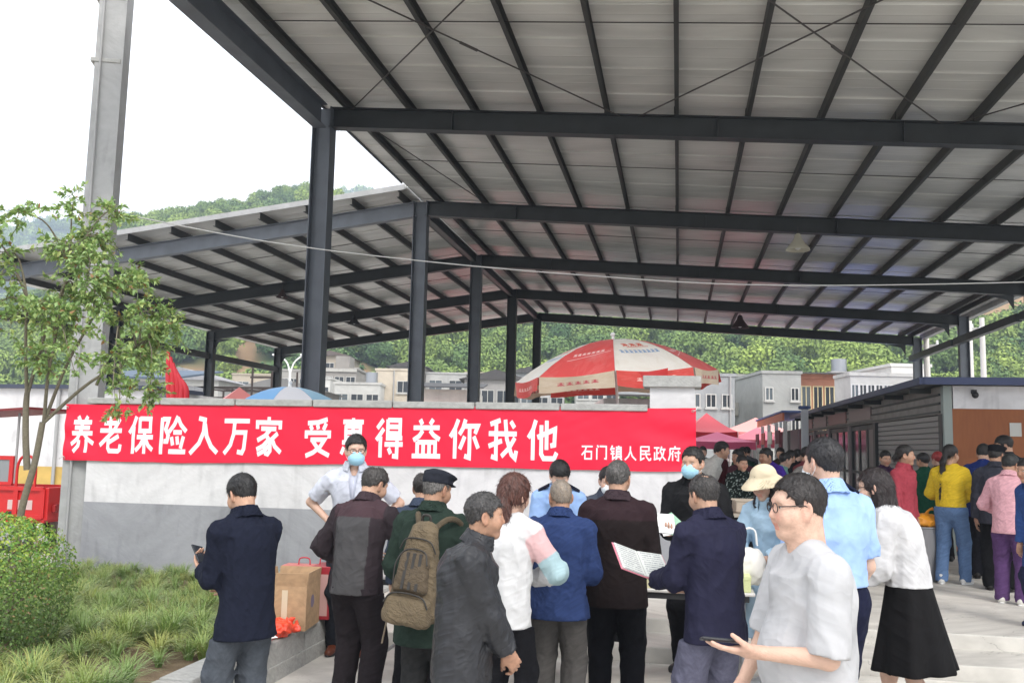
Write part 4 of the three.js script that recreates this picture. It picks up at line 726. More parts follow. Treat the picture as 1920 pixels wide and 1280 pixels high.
P.brown = person({ seed: 3, x: -1.98, z: -6.0, top: 1.56, turn: 168, lean: 10, hunch: 14, head: [-22, 24, 0], skin: 'mid', w: 0.97, label: 'man in a brown panelled jacket, back turned, before the masked man in white',
  hair: { t: 0.012, c: [0.022, 0.018, 0.016], grey: 0.12, bald: 0.8, baldZ: -0.03 }, hands: { L: { at: [0.2, 0.98, 0.2], elbow: [1, 0.1, -0.6] }, R: { at: [-0.12, 1.05, 0.28], elbow: [-0.9, -0.2, -0.4] } },
  shirt: { c: [0.05, 0.04, 0.045], name: 'jacket', hem: 0.83, flare: 1.02, loose: 0.036, collar: true, fold: 0.024, band: [0.028, 0.022, 0.026], paint: (q) => q.v > 0.075 && Math.abs(q.u) < 0.2 ? [0.06, 0.036, 0.042] : Math.abs(q.u) < 0.13 ? [0.07, 0.068, 0.07] : [0.034, 0.026, 0.03] }, pants: { c: [0.02, 0.016, 0.018], loose: 0.022 }, shoes: [0.02, 0.018, 0.016] });
P.cap = person({ seed: 4, x: -1.43, z: -5.53, top: 1.56, turn: 172, lean: 4, hunch: 8, head: [-24, 14, 0], skin: 'tan', cap: [0.022, 0.024, 0.032], label: 'man in a dark flat cap and green coat carrying an olive backpack',
  hair: { t: 0.006, c: [0.03, 0.028, 0.026], grey: 0.5 }, hands: { L: { at: [0.2, 0.9, 0.16], elbow: [0.5, 0, -0.7] }, R: { at: [-0.16, 1.05, 0.25], elbow: [-0.7, 0, -0.6] } },
  shirt: { c: [0.022, 0.036, 0.028], name: 'coat', hem: 0.62, flare: 1.14, loose: 0.034, collar: true, fold: 0.024 }, pants: { c: [0.03, 0.03, 0.03], loose: 0.026 }, shoes: [0.02, 0.018, 0.016] });
P.behindcap = person({ seed: 5, fine: 1.3, x: -1.78, z: -6.5, top: 1.52, turn: 176, lean: 6, hunch: 6, head: [6, 10, 0], skin: 'mid', label: 'dark-haired man in a grey-blue collar, mostly hidden behind the flat cap', hair: { t: 0.014, c: [0.02, 0.016, 0.014], tuft: 0.006, bald: 0.6 },
  shirt: { c: [0.05, 0.065, 0.1], hem: 0.78, collar: true, loose: 0.026 }, pants: { c: BLK, loose: 0.02 } });
P.leather = person({ seed: 6, x: -0.9, z: -4.41, top: 1.5, turn: 100, lean: 5, hunch: 11, head: [6, 2, 0], skin: 'tan', label: 'older man in a dark windbreaker in profile with clasped hands',
  hair: { t: 0.012, c: [0.016, 0.015, 0.016], grey: 0.16, tuft: 0.009 }, hands: { R: { at: [-0.05, 0.82, 0.26], elbow: [-0.5, -0.1, -0.9], dir: [0.35, -0.75, 0.5], palm: [0.7, 0.3, -0.4], curl: 38 }, L: { at: [0.06, 0.8, 0.27], elbow: [0.5, -0.1, -0.9], dir: [-0.3, -0.8, 0.4], palm: [-0.7, 0, -0.6], curl: 38 } },
  shirt: { c: [0.03, 0.031, 0.035], name: 'windbreaker', kind: 'leather', hem: 0.72, flare: 1.04, loose: 0.04, collar: true, fold: 0.02, band: [0.022, 0.022, 0.025] }, pants: { c: [0.03, 0.035, 0.05], loose: 0.024 }, scarf: [0.014, 0.016, 0.024] });
const pinkArm = (q) => { // colour-blocked sleeve on the right arm
  const d = (a, b, x, y, z) => { const ab = b.clone().sub(a), t = clamp(V(x, y, z).sub(a).dot(ab) / ab.lengthSq()); return [a.clone().addScaledVector(ab, t).distanceTo(V(x, y, z)), t]; };
  const [du, tu] = d(q.sh.R, q.elbow.R, q.x, q.y, q.z), [df, tf] = d(q.elbow.R, q.wrist.R, q.x, q.y, q.z), arm = Math.min(du, df) < 0.095 && q.u < -0.12 + 0.03 * q.v;
  if (!arm) return [0.6, 0.6, 0.6]; if (df < du && tf > 0.06) return [0.56, 0.56, 0.57]; if (tu > 0.62) return [0.34, 0.47, 0.5]; return tu > 0.05 ? [0.62, 0.4, 0.4] : [0.6, 0.56, 0.56];
};
P.sweat = person({ seed: 7, fem: 1, w: 0.94, x: -0.93, z: -5.38, top: 1.565, turn: 162, lean: 4, hunch: 6, head: [-14, 10, 0], skin: 'fair', label: 'woman with reddish-brown hair and a white, pink and teal sweatshirt',
  hair: { t: 0.022, c: [0.085, 0.03, 0.02], long: 1, tuft: 0.007, shapes: [[[0, 0.0, -0.085], [0.01, -0.09, -0.105], 0.05, 0.052], [[0.01, -0.09, -0.105], [-0.045, -0.2, -0.075], 0.05, 0.03], [[0.0, -0.09, -0.1], [0.05, -0.19, -0.07], 0.045, 0.022]] }, hands: { R: { at: [-0.1, 1.06, 0.2], elbow: [-1, -0.15, -0.3] }, L: { at: [0.12, 1.06, 0.25], elbow: [0.6, -0.3, -0.5] } },
  shirt: { c: [0.62, 0.62, 0.62], name: 'sweatshirt', hem: 0.79, flare: 0.98, loose: 0.034, fold: 0.02, puff: 0.003, band: [0.58, 0.58, 0.6], paint: pinkArm }, pants: { c: [0.01, 0.01, 0.012], loose: 0.006 } });
P.blue = person({ seed: 8, x: -0.73, z: -5.9, top: 1.515, turn: 176, lean: 6, hunch: 10, head: [26, 8, 0], skin: 'tan', label: 'old man with cropped grey hair in a blue work jacket, bending over the table',
  hair: { t: 0.003, c: [0.2, 0.15, 0.1], grey: 0.5, tuft: 0.0015, front: 0.012, sl: 0.006 }, hands: { R: { at: [-0.13, 1.02, 0.26], elbow: [-0.4, -0.35, -0.7] }, L: { at: [0.13, 1.02, 0.26], elbow: [0.4, -0.35, -0.7] } },
  shirt: { c: [0.026, 0.045, 0.125], name: 'jacket', hem: 0.78, flare: 1.2, loose: 0.036, collar: true, fold: 0.027, hemTilt: 0.0 }, pants: { c: [0.085, 0.08, 0.076], loose: 0.024, fold: 0.02 } });
P.officer = person({ seed: 9, x: -0.98, z: -7.85, top: 1.6, turn: 6, lean: 14, hunch: 8, head: [8, 28, 0], skin: 'fair', young: 1, mask: 'blue', label: 'black-haired officer in a light blue shirt bending his head behind the table',
  hair: { t: 0.02, c: [0.006, 0.006, 0.006], front: -0.018, tuft: 0.005 }, hands: { R: { at: [-0.14, 1.0, 0.34] }, L: { at: [0.14, 1.0, 0.34] } },
  shirt: { c: [0.3, 0.45, 0.74], name: 'shirt', kind: 'smooth', hem: 0.9, collar: true, sleeve: 0.8, epaulette: 1, fold: 0.018 }, pants: { c: [0.012, 0.014, 0.03] }, bare: 1 });
P.clerk = person({ seed: 10, fine: 1.2, x: -0.58, z: -7.95, top: 1.56, turn: 8, lean: 10, hunch: 8, head: [4, 20, 0], skin: 'fair', mask: 'white', label: 'person in a white mask half hidden by the brown-black jacket', hair: { t: 0.012, tuft: 0.005 },
  shirt: { c: [0.08, 0.09, 0.12], hem: 0.85, collar: true }, pants: { c: BLK } });
P.darkjacket = person({ seed: 11, x: -0.39, z: -6.25, top: 1.64, turn: 178, lean: 3, hunch: 6, head: [-8, 8, 0], skin: 'mid', w: 1.12, label: 'broad man in brown-black jacket and black trousers, back to the camera',
  hair: { t: 0.009, c: [0.035, 0.032, 0.03], grey: 0.32, tuft: 0.004 }, hands: { R: { at: [-0.14, 1.02, 0.25], elbow: [-0.4, -0.4, -0.7] }, L: { at: [0.14, 1.02, 0.25], elbow: [0.4, -0.4, -0.7] } },
  shirt: { c: [0.02, 0.014, 0.015], name: 'jacket', hem: 0.75, flare: 1.04, loose: 0.032, collar: true, fold: 0.018, kind: 'smooth', paint: (q) => q.v > 0.06 ? [0.03, 0.017, 0.02] : [0.017, 0.012, 0.012] }, pants: { c: [0.008, 0.008, 0.01], loose: 0.02 } });
P.blackshirt = person({ seed: 12, x: 0.11, z: -7.6, top: 1.745, turn: -22, lean: 2, hunch: 4, head: [-4, 6, 0], skin: 'mid', young: 1, mask: 'blue', w: 1.1, label: 'masked man in a black shirt holding papers behind the table',
  hair: { t: 0.011, tuft: 0.005, front: 0.008 }, hands: { R: { at: [-0.1, 1.06, 0.3], elbow: [-0.4, -0.35, -0.7], curl: 34, dir: [0.3, 0.2, 0.9], palm: [0, 1, 0] }, L: { at: [0.16, 1.03, 0.27], elbow: [0.8, -0.2, -0.5], curl: 34, dir: [-0.6, 0.2, 0.7], palm: [0, 1, 0] } },
  shirt: { c: [0.012, 0.012, 0.013], name: 'shirt', hem: 0.82, collar: true, loose: 0.024, kind: 'smooth' }, pants: { c: BLK } });
P.navy = person({ seed: 13, x: 0.14, z: -5.45, top: 1.585, turn: -140, lean: 4, hunch: 9, head: [-4, 12, 0], skin: 'mid', w: 0.98, label: 'man in a navy jacket and blue-grey trousers holding an open booklet',
  hair: { t: 0.012, c: [0.018, 0.015, 0.014], grey: 0.14, bald: 0.75, baldZ: -0.03, tuft: 0.006 }, hands: { L: { at: [0.16, 1.06, 0.36], elbow: [0.2, -0.7, -0.5], curl: 34, dir: [-0.05, 0.15, 1], palm: [-0.1, 1, 0], thumb: [1, 0, 0] }, R: { at: [-0.06, 1.0, 0.3], elbow: [-0.2, -0.6, -0.7], curl: 34, palm: [0, 1, 0.1] } },
  shirt: { c: [0.02, 0.02, 0.043], name: 'jacket', hem: 0.74, flare: 1.08, loose: 0.036, collar: true, fold: 0.024, kind: 'smooth' }, pants: { c: [0.12, 0.12, 0.17], loose: 0.03, fold: 0.02, ankle: 0.06 } });
P.sunhat = person({ seed: 14, fem: 1, x: 0.62, z: -7.15, top: 1.6, turn: -34, lean: 8, hunch: 10, head: [-8, 16, 0], skin: 'fair', sunhat: [0.72, 0.62, 0.44], label: 'woman in a cream sun hat and pale blue dress with long black hair',
  hair: { t: 0.012, long: 1, c: [0.014, 0.009, 0.012], shapes: [[[0.06, -0.02, -0.02], [0.075, -0.14, 0.02], 0.035, 0.038], [[0.075, -0.14, 0.02], [0.09, -0.34, 0.05], 0.038, 0.022], [[-0.06, -0.02, -0.02], [-0.07, -0.15, 0.02], 0.035, 0.038], [[-0.07, -0.15, 0.02], [-0.085, -0.34, 0.05], 0.038, 0.022], [[0, 0, -0.08], [0, -0.2, -0.1], 0.05, 0.05]] }, hands: { L: { at: [0.1, 1.02, 0.28], elbow: [0.7, -0.3, -0.4], curl: 40 }, R: { at: [-0.1, 1.02, 0.28], elbow: [-0.7, -0.3, -0.4], curl: 40 } },
  shirt: { c: [0.42, 0.58, 0.72], name: 'blouse', kind: 'smooth', hem: 0.9, collar: true, puff: 0.012, loose: 0.03 }, skirt: { c: [0.42, 0.58, 0.72], hem: 0.4, r: 0.3 }, shoes: [0.6, 0.6, 0.6] });
P.greytee = person({ seed: 15, fine: 0.85, x: 0.42, z: -3.55, top: 1.645, turn: -72, lean: -1, hunch: 10, head: [-4, 3, 0], skin: 'fair', w: 1.04, belly: 1.18, jowl: 1.2, young: 1, glasses: true, bare: 1, label: 'stout man with glasses in a grey T-shirt holding a phone',
  hair: { t: 0.01, c: [0.016, 0.012, 0.011], front: 0.012, tuft: 0.004 }, hands: { L: { at: [0.1, 1.085, 0.26], elbow: [0.6, -0.4, -0.9], dir: [-0.22, 0.06, 1], palm: [-0.25, 1, 0], curl: 9, thumb: [1, 0.3, 0] }, R: { at: [-0.26, 0.83, 0.2], elbow: [-0.4, 0, -1], curl: 28 } },
  shirt: { c: [0.48, 0.48, 0.49], name: 't_shirt', hem: 0.74, flare: 1.0, loose: 0.022, sleeve: 0.98, fold: 0.009, puff: 0.005, kind: 'smooth' }, pants: { c: [0.05, 0.055, 0.07], loose: 0.02, rise: 0.06 } });
P.police = person({ seed: 16, x: 0.75, z: -5.18, top: 1.8, turn: 212, lean: 2, hunch: 5, head: [6, 2, 0], skin: 'fair', w: 1.0, mask: 'white', bare: 1, label: 'tall officer in a light blue uniform shirt and navy trousers seen from behind',
  hair: { t: 0.01, c: [0.014, 0.013, 0.015], tuft: 0.005, }, hands: { R: { at: [-0.2, 0.88, 0.12], elbow: [-0.2, 0, -0.9] }, L: { at: [0.14, 1.02, 0.22], elbow: [0.4, -0.3, -0.7] } },
  shirt: { c: [0.34, 0.5, 0.82], name: 'uniform_shirt', kind: 'smooth', hem: 1.0, flare: 0.95, sleeve: 0.85, collar: true, epaulette: 1, fold: 0.020, loose: 0.026 }, pants: { c: [0.012, 0.014, 0.035], belt: [0.012, 0.01, 0.01], rise: 0.1 } });
P.greyhead = person({ seed: 17, fine: 1.2, x: 0.86, z: -6.85, top: 1.62, turn: -120, lean: 5, head: [0, 12, 0], skin: 'mid', label: 'short grey-haired head seen between the T-shirt man and tall officer', hair: { t: 0.006, c: [0.06, 0.055, 0.05], grey: 0.35, tuft: 0.003 },
  shirt: { c: [0.02, 0.022, 0.026], hem: 0.8, collar: true }, pants: { c: BLK } });
P.skirt = person({ seed: 18, fem: 1, x: 1.22, z: -6.3, top: 1.63, turn: -108, lean: 15, hunch: 9, back: -0.04, head: [-2, 8, 0], skin: 'fair', mask: 'blue', glasses: true, bare: 1, label: 'woman in a white blouse and long black skirt leaning over to the left',
  hair: { t: 0.012, c: [0.018, 0.011, 0.011], long: 1, tuft: 0.006, shapes: [[[0, 0.0, -0.075], [0.0, -0.1, -0.075], 0.058, 0.058], [[0.05, -0.04, -0.03], [0.07, -0.24, -0.03], 0.04, 0.035], [[-0.05, -0.04, -0.03], [-0.06, -0.24, -0.03], 0.04, 0.035], [[0.03, -0.1, -0.06], [0.05, -0.34, -0.07], 0.05, 0.02]] }, hands: { L: { at: [0.16, 0.9, 0.3], elbow: [0.3, -0.5, -0.7], curl: 25 }, R: { at: [-0.12, 0.95, 0.36], elbow: [-0.3, -0.6, -0.6], curl: 25 } },
  feet: { L: [0.09, -0.17, 5, 0.0], R: [-0.12, 0.12, -5, 0.0] }, shirt: { c: [0.58, 0.575, 0.58], name: 'blouse', kind: 'smooth', hem: 0.95, flare: 1.02, puff: 0.02, puffEnd: 0.6, collar: false, loose: 0.034, fold: 0.02 }, skirt: { c: [0.008, 0.0075, 0.008], hem: 0.43, r: 0.29, dz: -0.06 }, shoes: [0.02, 0.02, 0.02] });
// ---------------------------------------------------------------- further back, on the market floor
P.red = person({ seed: 19, fem: 1, fine: 1.3, x: 2.5, z: -11.1, ground: GF, top: 1.58, turn: 52, lean: 1, head: [22, 0, 0], skin: 'tan', label: 'woman in a rose-red shirt with tied black hair looking to the right', hair: { t: 0.014, tuft: 0.004, shapes: [[[0, 0.0, -0.1], [0, -0.03, -0.13], 0.035, 0.03]] },
  shirt: { c: [0.36, 0.055, 0.075], name: 'shirt', hem: 0.74, flare: 1.12, collar: true, loose: 0.03 }, pants: { c: [0.05, 0.035, 0.032] }, shoes: [0.03, 0.03, 0.03] });
P.yellow = person({ seed: 20, fem: 1, fine: 1.2, x: 3.13, z: -11.7, ground: GF, top: 1.6, turn: 152, lean: 0, head: [-24, 4, 0], skin: 'mid', label: 'woman in a yellow sweater and blue jeans with a long black ponytail',
  hair: { t: 0.014, tuft: 0.004, shapes: [[[0, 0.0, -0.1], [0, -0.1, -0.15], 0.03, 0.034], [[0, -0.1, -0.15], [0.015, -0.36, -0.135], 0.034, 0.034], [[0.015, -0.36, -0.135], [0.03, -0.56, -0.14], 0.034, 0.018]] }, hands: { R: { at: [-0.06, 1.02, 0.2], elbow: [-1, -0.1, -0.4] }, L: { at: [0.06, 1.02, 0.2], elbow: [1, -0.1, -0.4] } },
  feet: { L: [0.12, -0.06, 14], R: [-0.12, 0.1, -16] }, shirt: { c: [0.72, 0.5, 0.035], name: 'sweater', hem: 0.95, flare: 0.98, loose: 0.034, band: [0.72, 0.52, 0.08] }, pants: { c: [0.12, 0.2, 0.36], loose: 0.016, rise: 0.08 }, shoes: [0.72, 0.72, 0.7], sole: M.white });
P.denim = person({ seed: 21, fine: 1.4, x: 3.7, z: -12.4, ground: GF, top: 1.62, turn: 158, lean: 12, head: [-10, 18, 0], skin: 'mid', label: 'man in a royal blue jacket with a white print, behind the man in dark grey', hair: { t: 0.012 },
  shirt: { c: [0.02, 0.035, 0.16], hem: 0.78, collar: true, loose: 0.03, paint: (q) => q.v > 0.05 && q.v < 0.085 && Math.abs(q.u - 0.01) < 0.07 && Math.sin(q.u * 260) > -0.2 && q.w < 0 ? [0.6, 0.62, 0.66] : [0.016, 0.03, 0.14] }, pants: { c: [0.015, 0.015, 0.02] } });
P.darkgrey = person({ seed: 22, fine: 1.3, x: 3.52, z: -11.35, ground: GF, top: 1.6, turn: 160, lean: 3, hunch: 8, head: [-30, 10, 0], skin: 'tan', cap: [0.01, 0.01, 0.012], label: 'man in a dark grey jacket and black cap in the group at the right edge', hair: { t: 0.008 },
  shirt: { c: [0.04, 0.042, 0.055], hem: 0.78, collar: true, loose: 0.03 }, pants: { c: [0.01, 0.01, 0.011], loose: 0.02 } });
P.tallback = person({ seed: 23, fine: 1.4, x: 4.1, z: -12.94, ground: GF, top: 1.74, turn: 200, lean: 8, head: [60, 16, 0], skin: 'mid', label: 'dark-haired man bending his head in front of the brown board', hair: { t: 0.016 },
  shirt: { c: [0.03, 0.035, 0.04], hem: 0.78, collar: true, loose: 0.03 }, pants: { c: BLK } });
P.bald = person({ seed: 24, fine: 1.4, x: 4.2, z: -11.9, ground: GF, top: 1.72, turn: 230, lean: 8, head: [0, 10, 0], skin: 'mid', label: 'man with thin grey hair in dark green at the right edge', hair: { t: 0.004, grey: 0.5, c: [0.1, 0.1, 0.1] },
  shirt: { c: [0.02, 0.032, 0.026], hem: 0.78, collar: true, loose: 0.03 }, pants: { c: BLK } });
P.pink = person({ seed: 25, fem: 1, fine: 1.2, x: 3.36, z: -10.42, ground: GF, top: 1.5, turn: 150, lean: 6, hunch: 12, head: [-20, 20, 0], skin: 'tan', label: 'woman in a pale pink jacket and purple trousers with white shoes', hair: { t: 0.014, c: [0.01, 0.012, 0.011] },
  hands: { R: { at: [-0.08, 1.02, 0.22], elbow: [-1, -0.2, -0.3] }, L: { at: [0.1, 1.02, 0.22], elbow: [1, -0.1, -0.5] } }, shirt: { c: [0.66, 0.36, 0.4], hem: 0.8, flare: 1.06, collar: true, loose: 0.03 }, pants: { c: [0.1, 0.05, 0.14], loose: 0.02 }, shoes: [0.7, 0.68, 0.62], sole: M.white });
P.edge = person({ seed: 26, fem: 1, fine: 1.2, x: 3.02, z: -8.95, ground: GF, top: 1.47, turn: -70, lean: 8, hunch: 12, head: [0, 8, 0], skin: 'tan', label: 'person in a blue denim smock cut off by the right edge of the photo', hair: { t: 0.014 },
  hands: { R: { at: [-0.2, 0.72, 0.1] }, L: { at: [0.22, 0.68, 0.12] } }, shirt: { c: [0.035, 0.075, 0.22], hem: 0.6, flare: 1.2, collar: true, loose: 0.04 }, pants: { c: [0.02, 0.022, 0.05], loose: 0.02 }, shoes: [0.03, 0.04, 0.09] });
const crowd = [
  ['short man in a dark purple jacket by the roller shutter', 2.9, -14.1, 1.52, 30, [0.045, 0.02, 0.05], BLK, {}],
  ['woman in a dark green jacket behind the woman in red', 3.3, -13.7, 1.5, 200, [0.012, 0.07, 0.04], BLK, { fem: 1 }],
  ['person in a black coat and red headscarf beside the brown board', 3.62, -14.2, 1.52, 190, [0.014, 0.014, 0.03], BLK, { fem: 1, hair: { t: 0.018, c: [0.3, 0.03, 0.03] } }],
  ['man in a white short-sleeved shirt bending over a stall by the wall end', 0.6, -13.3, 1.6, 84, [0.62, 0.62, 0.58], [0.1, 0.09, 0.08], { lean: 20, short: 1, hunch: 12 }],
  ['woman in a bright purple jacket bending to the left behind the sun hat', 1.14, -12.9, 1.52, -60, [0.06, 0.025, 0.26], BLK, { lean: 26, fem: 1 }],
  ['person in a teal blouse behind the sun hat', 1.52, -14.0, 1.46, 100, [0.2, 0.4, 0.36], BLK, { fem: 1, lean: 12 }],
  ['woman in a black floral blouse behind the sun hat', 0.82, -12.6, 1.42, 20, [0.014, 0.02, 0.018], BLK, { fem: 1, lean: 10, paint: (q) => noise3(q.x * 42, q.y * 42, q.z * 42) > 0.34 ? [0.3, 0.36, 0.34] : [0.012, 0.018, 0.016] }],
  ['man in a maroon shirt to the left of the tall officer', 1.76, -13.5, 1.55, 120, [0.2, 0.05, 0.055], BLK, {}],
  ['distant man in black near the pink canopies, left of the row', 0.46, -18.3, 1.54, 10, [0.016, 0.016, 0.018], BLK, {}],
  ['distant woman in dark red under the pink canopies', 0.78, -19.4, 1.56, 170, [0.09, 0.016, 0.02], BLK, { fem: 1 }],
  ['distant man in a dark green coat under the canopies', 1.14, -17.4, 1.54, -20, [0.014, 0.035, 0.025], BLK, {}],
  ['distant man in a black jacket by the white stall post', 2.0, -16.6, 1.52, 150, [0.014, 0.014, 0.016], BLK, {}],
  ['distant woman in a brown coat by the white stall post', 1.92, -18.6, 1.55, 0, [0.05, 0.035, 0.025], BLK, { fem: 1 }],
  ['man in a dark maroon jacket next to the white-shirted man at the stall', 0.84, -13.9, 1.5, -40, [0.08, 0.03, 0.04], BLK, { lean: 14 }],
  ['distant man in a grey coat far down the market lane', 1.5, -21.5, 1.56, 180, [0.1, 0.1, 0.11], BLK, {}],
  ['woman in a black coat with a bun beside the teal blouse', 1.72, -15.2, 1.5, -70, [0.012, 0.012, 0.014], BLK, { fem: 1, hair: { t: 0.016, shapes: [[[0, 0.06, -0.11], [0, 0.07, -0.13], 0.03, 0.03]] } }],
];
crowd.forEach(([label, x, z, top, turn, c, pc, o], i) => person({ seed: 40 + i, fine: z < -16 ? 2.2 : 1.7, x, z, ground: GF, top, turn, lean: o.lean ?? 3, hunch: o.hunch ?? 7, head: [((i * 37) % 40) - 20, 8, 0], skin: ['mid', 'tan', 'fair'][i % 3], fem: o.fem, hair: o.hair ?? { t: 0.014 }, label,
  hands: { R: { at: [-0.12, 1.0, 0.25], elbow: [-0.4, -0.35, -0.7] }, L: { at: [0.22, 0.86, 0.1] } }, shirt: { c, hem: 0.78, collar: true, loose: 0.03, sleeve: o.short ? 0.8 : 1, paint: o.paint }, pants: { c: pc } }));

// ---------------------------------------------------------------- things people hold or carry
{
  const wp = (v) => v.toArray();
  function phone(owner, side, label, tilt) {
    const h = owner.hand[side], c = owner.world(h.palm.clone().addScaledVector(h.f, 0.045)), f = owner.wdir(h.f), n = owner.wdir(h.n), t = thing('phone', label, 'phone', wp(c));
    const X = V().crossVectors(f, n).normalize(); n.crossVectors(X, f);
    const r = new THREE.Matrix4().makeBasis(X, f, V().crossVectors(X, f)); t.quaternion.setFromRotationMatrix(r); if (tilt) t.rotateX(tilt);
    part('case', rbox(0.074, 0.155, 0.009, 0.004), std([0.015, 0.015, 0.018], { roughness: 0.3 }), t); part('screen', rbox(0.068, 0.148, 0.002, 0.001, 0, 0, 0.0052), std([0.02, 0.025, 0.035], { roughness: 0.1 }), t); part('camera_bump', rbox(0.022, 0.03, 0.003, 0.001, -0.02, 0.055, -0.0058), M.dark, t);
    return t;
  }
  phone(P.blazer, 'L', 'black phone in the hand of the man in the navy blazer', 0);
  phone(P.greytee, 'L', 'black phone in the hand of the stout man in the grey T-shirt', 0);
  // open booklet held by the man in navy
  const nv = P.navy, hp = nv.world(nv.hand.L.palm).add(V(-0.05, 0.035, 0.0));
  const bk = thing('booklet', 'open pink-edged booklet held out by the man in the navy jacket', 'booklet', wp(hp)); bk.rotation.set(0.55, 0.35, -0.28, 'YXZ');
  const cover = std([0.6, 0.2, 0.26], { roughness: 0.6 }), page = std([0.68, 0.7, 0.69], { roughness: 0.8, map: tex(128, (u, v) => { const line = Math.floor(v * 22) % 2 === 0 && u > 0.1 && u < 0.9 && noise3(u * 60, Math.floor(v * 22) * 3.1, 2) > -0.15; return line ? [0.66, 0.67, 0.68] : [0.93, 0.93, 0.92]; }, true) });
  for (const s of [-1, 1]) { const c = part('cover', rbox(0.17, 0.004, 0.24, 0.002, s * 0.086, 0, 0), cover, bk), q = part('page_block', rbox(0.16, 0.008, 0.228, 0.003, s * 0.082, 0.006, 0), page, bk); c.rotation.z = q.rotation.z = s * 0.12; }
  const bs = P.blackshirt, pp = bs.world(bs.hand.R.palm).add(V(0, 0.03, 0.02));
  const sh = thing('paper_sheets', 'white and green folded papers in the hands of the masked man in black', 'papers', wp(pp)); sh.rotation.set(0.7, 0.5, 0.2, 'YXZ');
  part('sheet', rbox(0.15, 0.002, 0.21, 0.0008), M.white, sh); part('sheet', rbox(0.15, 0.002, 0.2, 0.0008, 0.03, 0.006, 0.02).rotateY(0.35), std([0.3, 0.5, 0.36]), sh); part('sheet', rbox(0.14, 0.002, 0.2, 0.0008, -0.02, 0.011, 0.0).rotateY(-0.3), M.white, sh);
  // white bag on the arm of the woman in the sun hat
  const wb = thing('white_bag', 'soft white carrier bag hanging in front of the woman in the sun hat', 'bag', [0.5, 0.9, -6.95]);
  const bagF = ellipsoid(V(0, 0, 0), [0.12, 0.14, 0.07]);
  part('bag_body', mesher((x, y, z) => bagF(x, y, z) + 0.012 * noise3(x * 14, y * 9, z * 14) + 0.006 * noise3(x * 34, y * 20, z * 34), V(-0.22, -0.26, -0.16), V(0.22, 0.26, 0.16), 0.009), std([0.76, 0.74, 0.7], { roughness: 0.6 }), wb);
  for (const z of [-0.04, 0.04]) part('handle', tube([[-0.05, 0.15, z], [-0.03, 0.26, z * 0.6], [0.03, 0.26, z * 0.6], [0.05, 0.15, z]], 0.006, 14, 5), M.white, wb);
  // olive backpack
  const cp = P.cap, up = cp.wdir(cp.Fc.Y), fw = cp.wdir(cp.Fc.Z), rt = cp.wdir(cp.Fc.X), bc = cp.world(cp.C).addScaledVector(fw, -0.235).addScaledVector(up, -0.18).addScaledVector(rt, -0.04);
  const bp = thing('backpack', 'worn olive-brown backpack on the back of the man in the flat cap', 'backpack', wp(bc)); bp.quaternion.setFromRotationMatrix(new THREE.Matrix4().makeBasis(rt.clone().negate(), up, fw.clone().negate())); bp.rotateZ(-0.1); bp.rotateX(-0.03); bp.scale.setScalar(0.95);
  const olive = std([0.14, 0.105, 0.062], { roughness: 0.9, map: rep(mottle, 3), bumpMap: rep(wrinkleBump, 4), bumpScale: 0.008 }), olive2 = std([0.095, 0.07, 0.043], { roughness: 0.9, map: rep(mottle, 3), bumpMap: rep(wrinkleBump, 4), bumpScale: 0.006 }), zip = std([0.02, 0.017, 0.014], { roughness: 0.5 });
  const lump = (hx, hy, hz, cx, cy, cz, tp, r = 0.05, nz = 0.01) => { // soft box that narrows upwards
    const f = (x, y, z) => { const t = (y - cy) / hy, k = 1 - tp * (t + 1) * 0.5, qx = Math.abs(x - cx) - hx * k + r, qy = Math.abs(y - cy) - hy + r, qz = Math.abs(z - cz) - hz * (1 - 0.3 * Math.max(0, t)) + r, o = Math.hypot(Math.max(qx, 0), Math.max(qy, 0), Math.max(qz, 0)); return o + Math.min(0, Math.max(qx, qy, qz)) - r + nz * noise3(x * 13, y * 10, z * 13) + nz * 0.6 * noise3(x * 30, y * 22, z * 30); };
    return mesher(f, V(cx - hx - 0.03, cy - hy - 0.03, cz - hz - 0.03), V(cx + hx + 0.03, cy + hy + 0.03, cz + hz + 0.03), 0.0075);
  };
  part('main_pouch', lump(0.165, 0.29, 0.085, 0, 0.03, 0, 0.55, 0.06), olive, bp); part('lower_pocket', lump(0.155, 0.085, 0.05, 0.0, -0.2, 0.085, 0.1, 0.04), olive, bp);
  const mid = part('middle_pocket', lump(0.115, 0.12, 0.035, 0, 0.02, 0.085, 0.25, 0.03), olive2, bp); part('zip', tube([[-0.1, -0.06, 0.122], [-0.1, 0.07, 0.115], [-0.06, 0.14, 0.095], [0.06, 0.14, 0.095], [0.095, 0.07, 0.115]], 0.005, 30, 5), zip, mid);
  const low = bp.children[1]; part('zip', tube([[-0.14, -0.17, 0.12], [-0.1, -0.115, 0.122], [0.1, -0.115, 0.122], [0.14, -0.17, 0.12]], 0.0055, 30, 5), zip, low);
  part('upper_zip', tube([[-0.115, 0.14, 0.06], [-0.08, 0.2, 0.075], [0.0, 0.215, 0.08], [0.08, 0.2, 0.075], [0.115, 0.14, 0.06]], 0.005, 30, 5), zip, bp);
  for (const x of [-0.04, 0.005, 0.05]) part('webbing', bar([x, -0.08, 0.124], [x * 0.9, 0.13, 0.108], 0.018, 0.006, [0, 0, 1]), zip, bp);
  part('grab_loop', tube([[-0.03, 0.3, 0], [-0.02, 0.35, 0.01], [0.02, 0.35, 0.01], [0.03, 0.3, 0]], 0.009, 14, 6), zip, bp);
  for (const s of [-1, 1]) part('shoulder_strap', tube([[s * 0.05, 0.28, -0.02], [s * 0.1, 0.345, -0.09], [s * 0.14, 0.335, -0.19], [s * 0.15, 0.2, -0.29], [s * 0.15, 0.0, -0.25]], 0.018, 24, 6).scale(1, 1, 1), olive, bp);
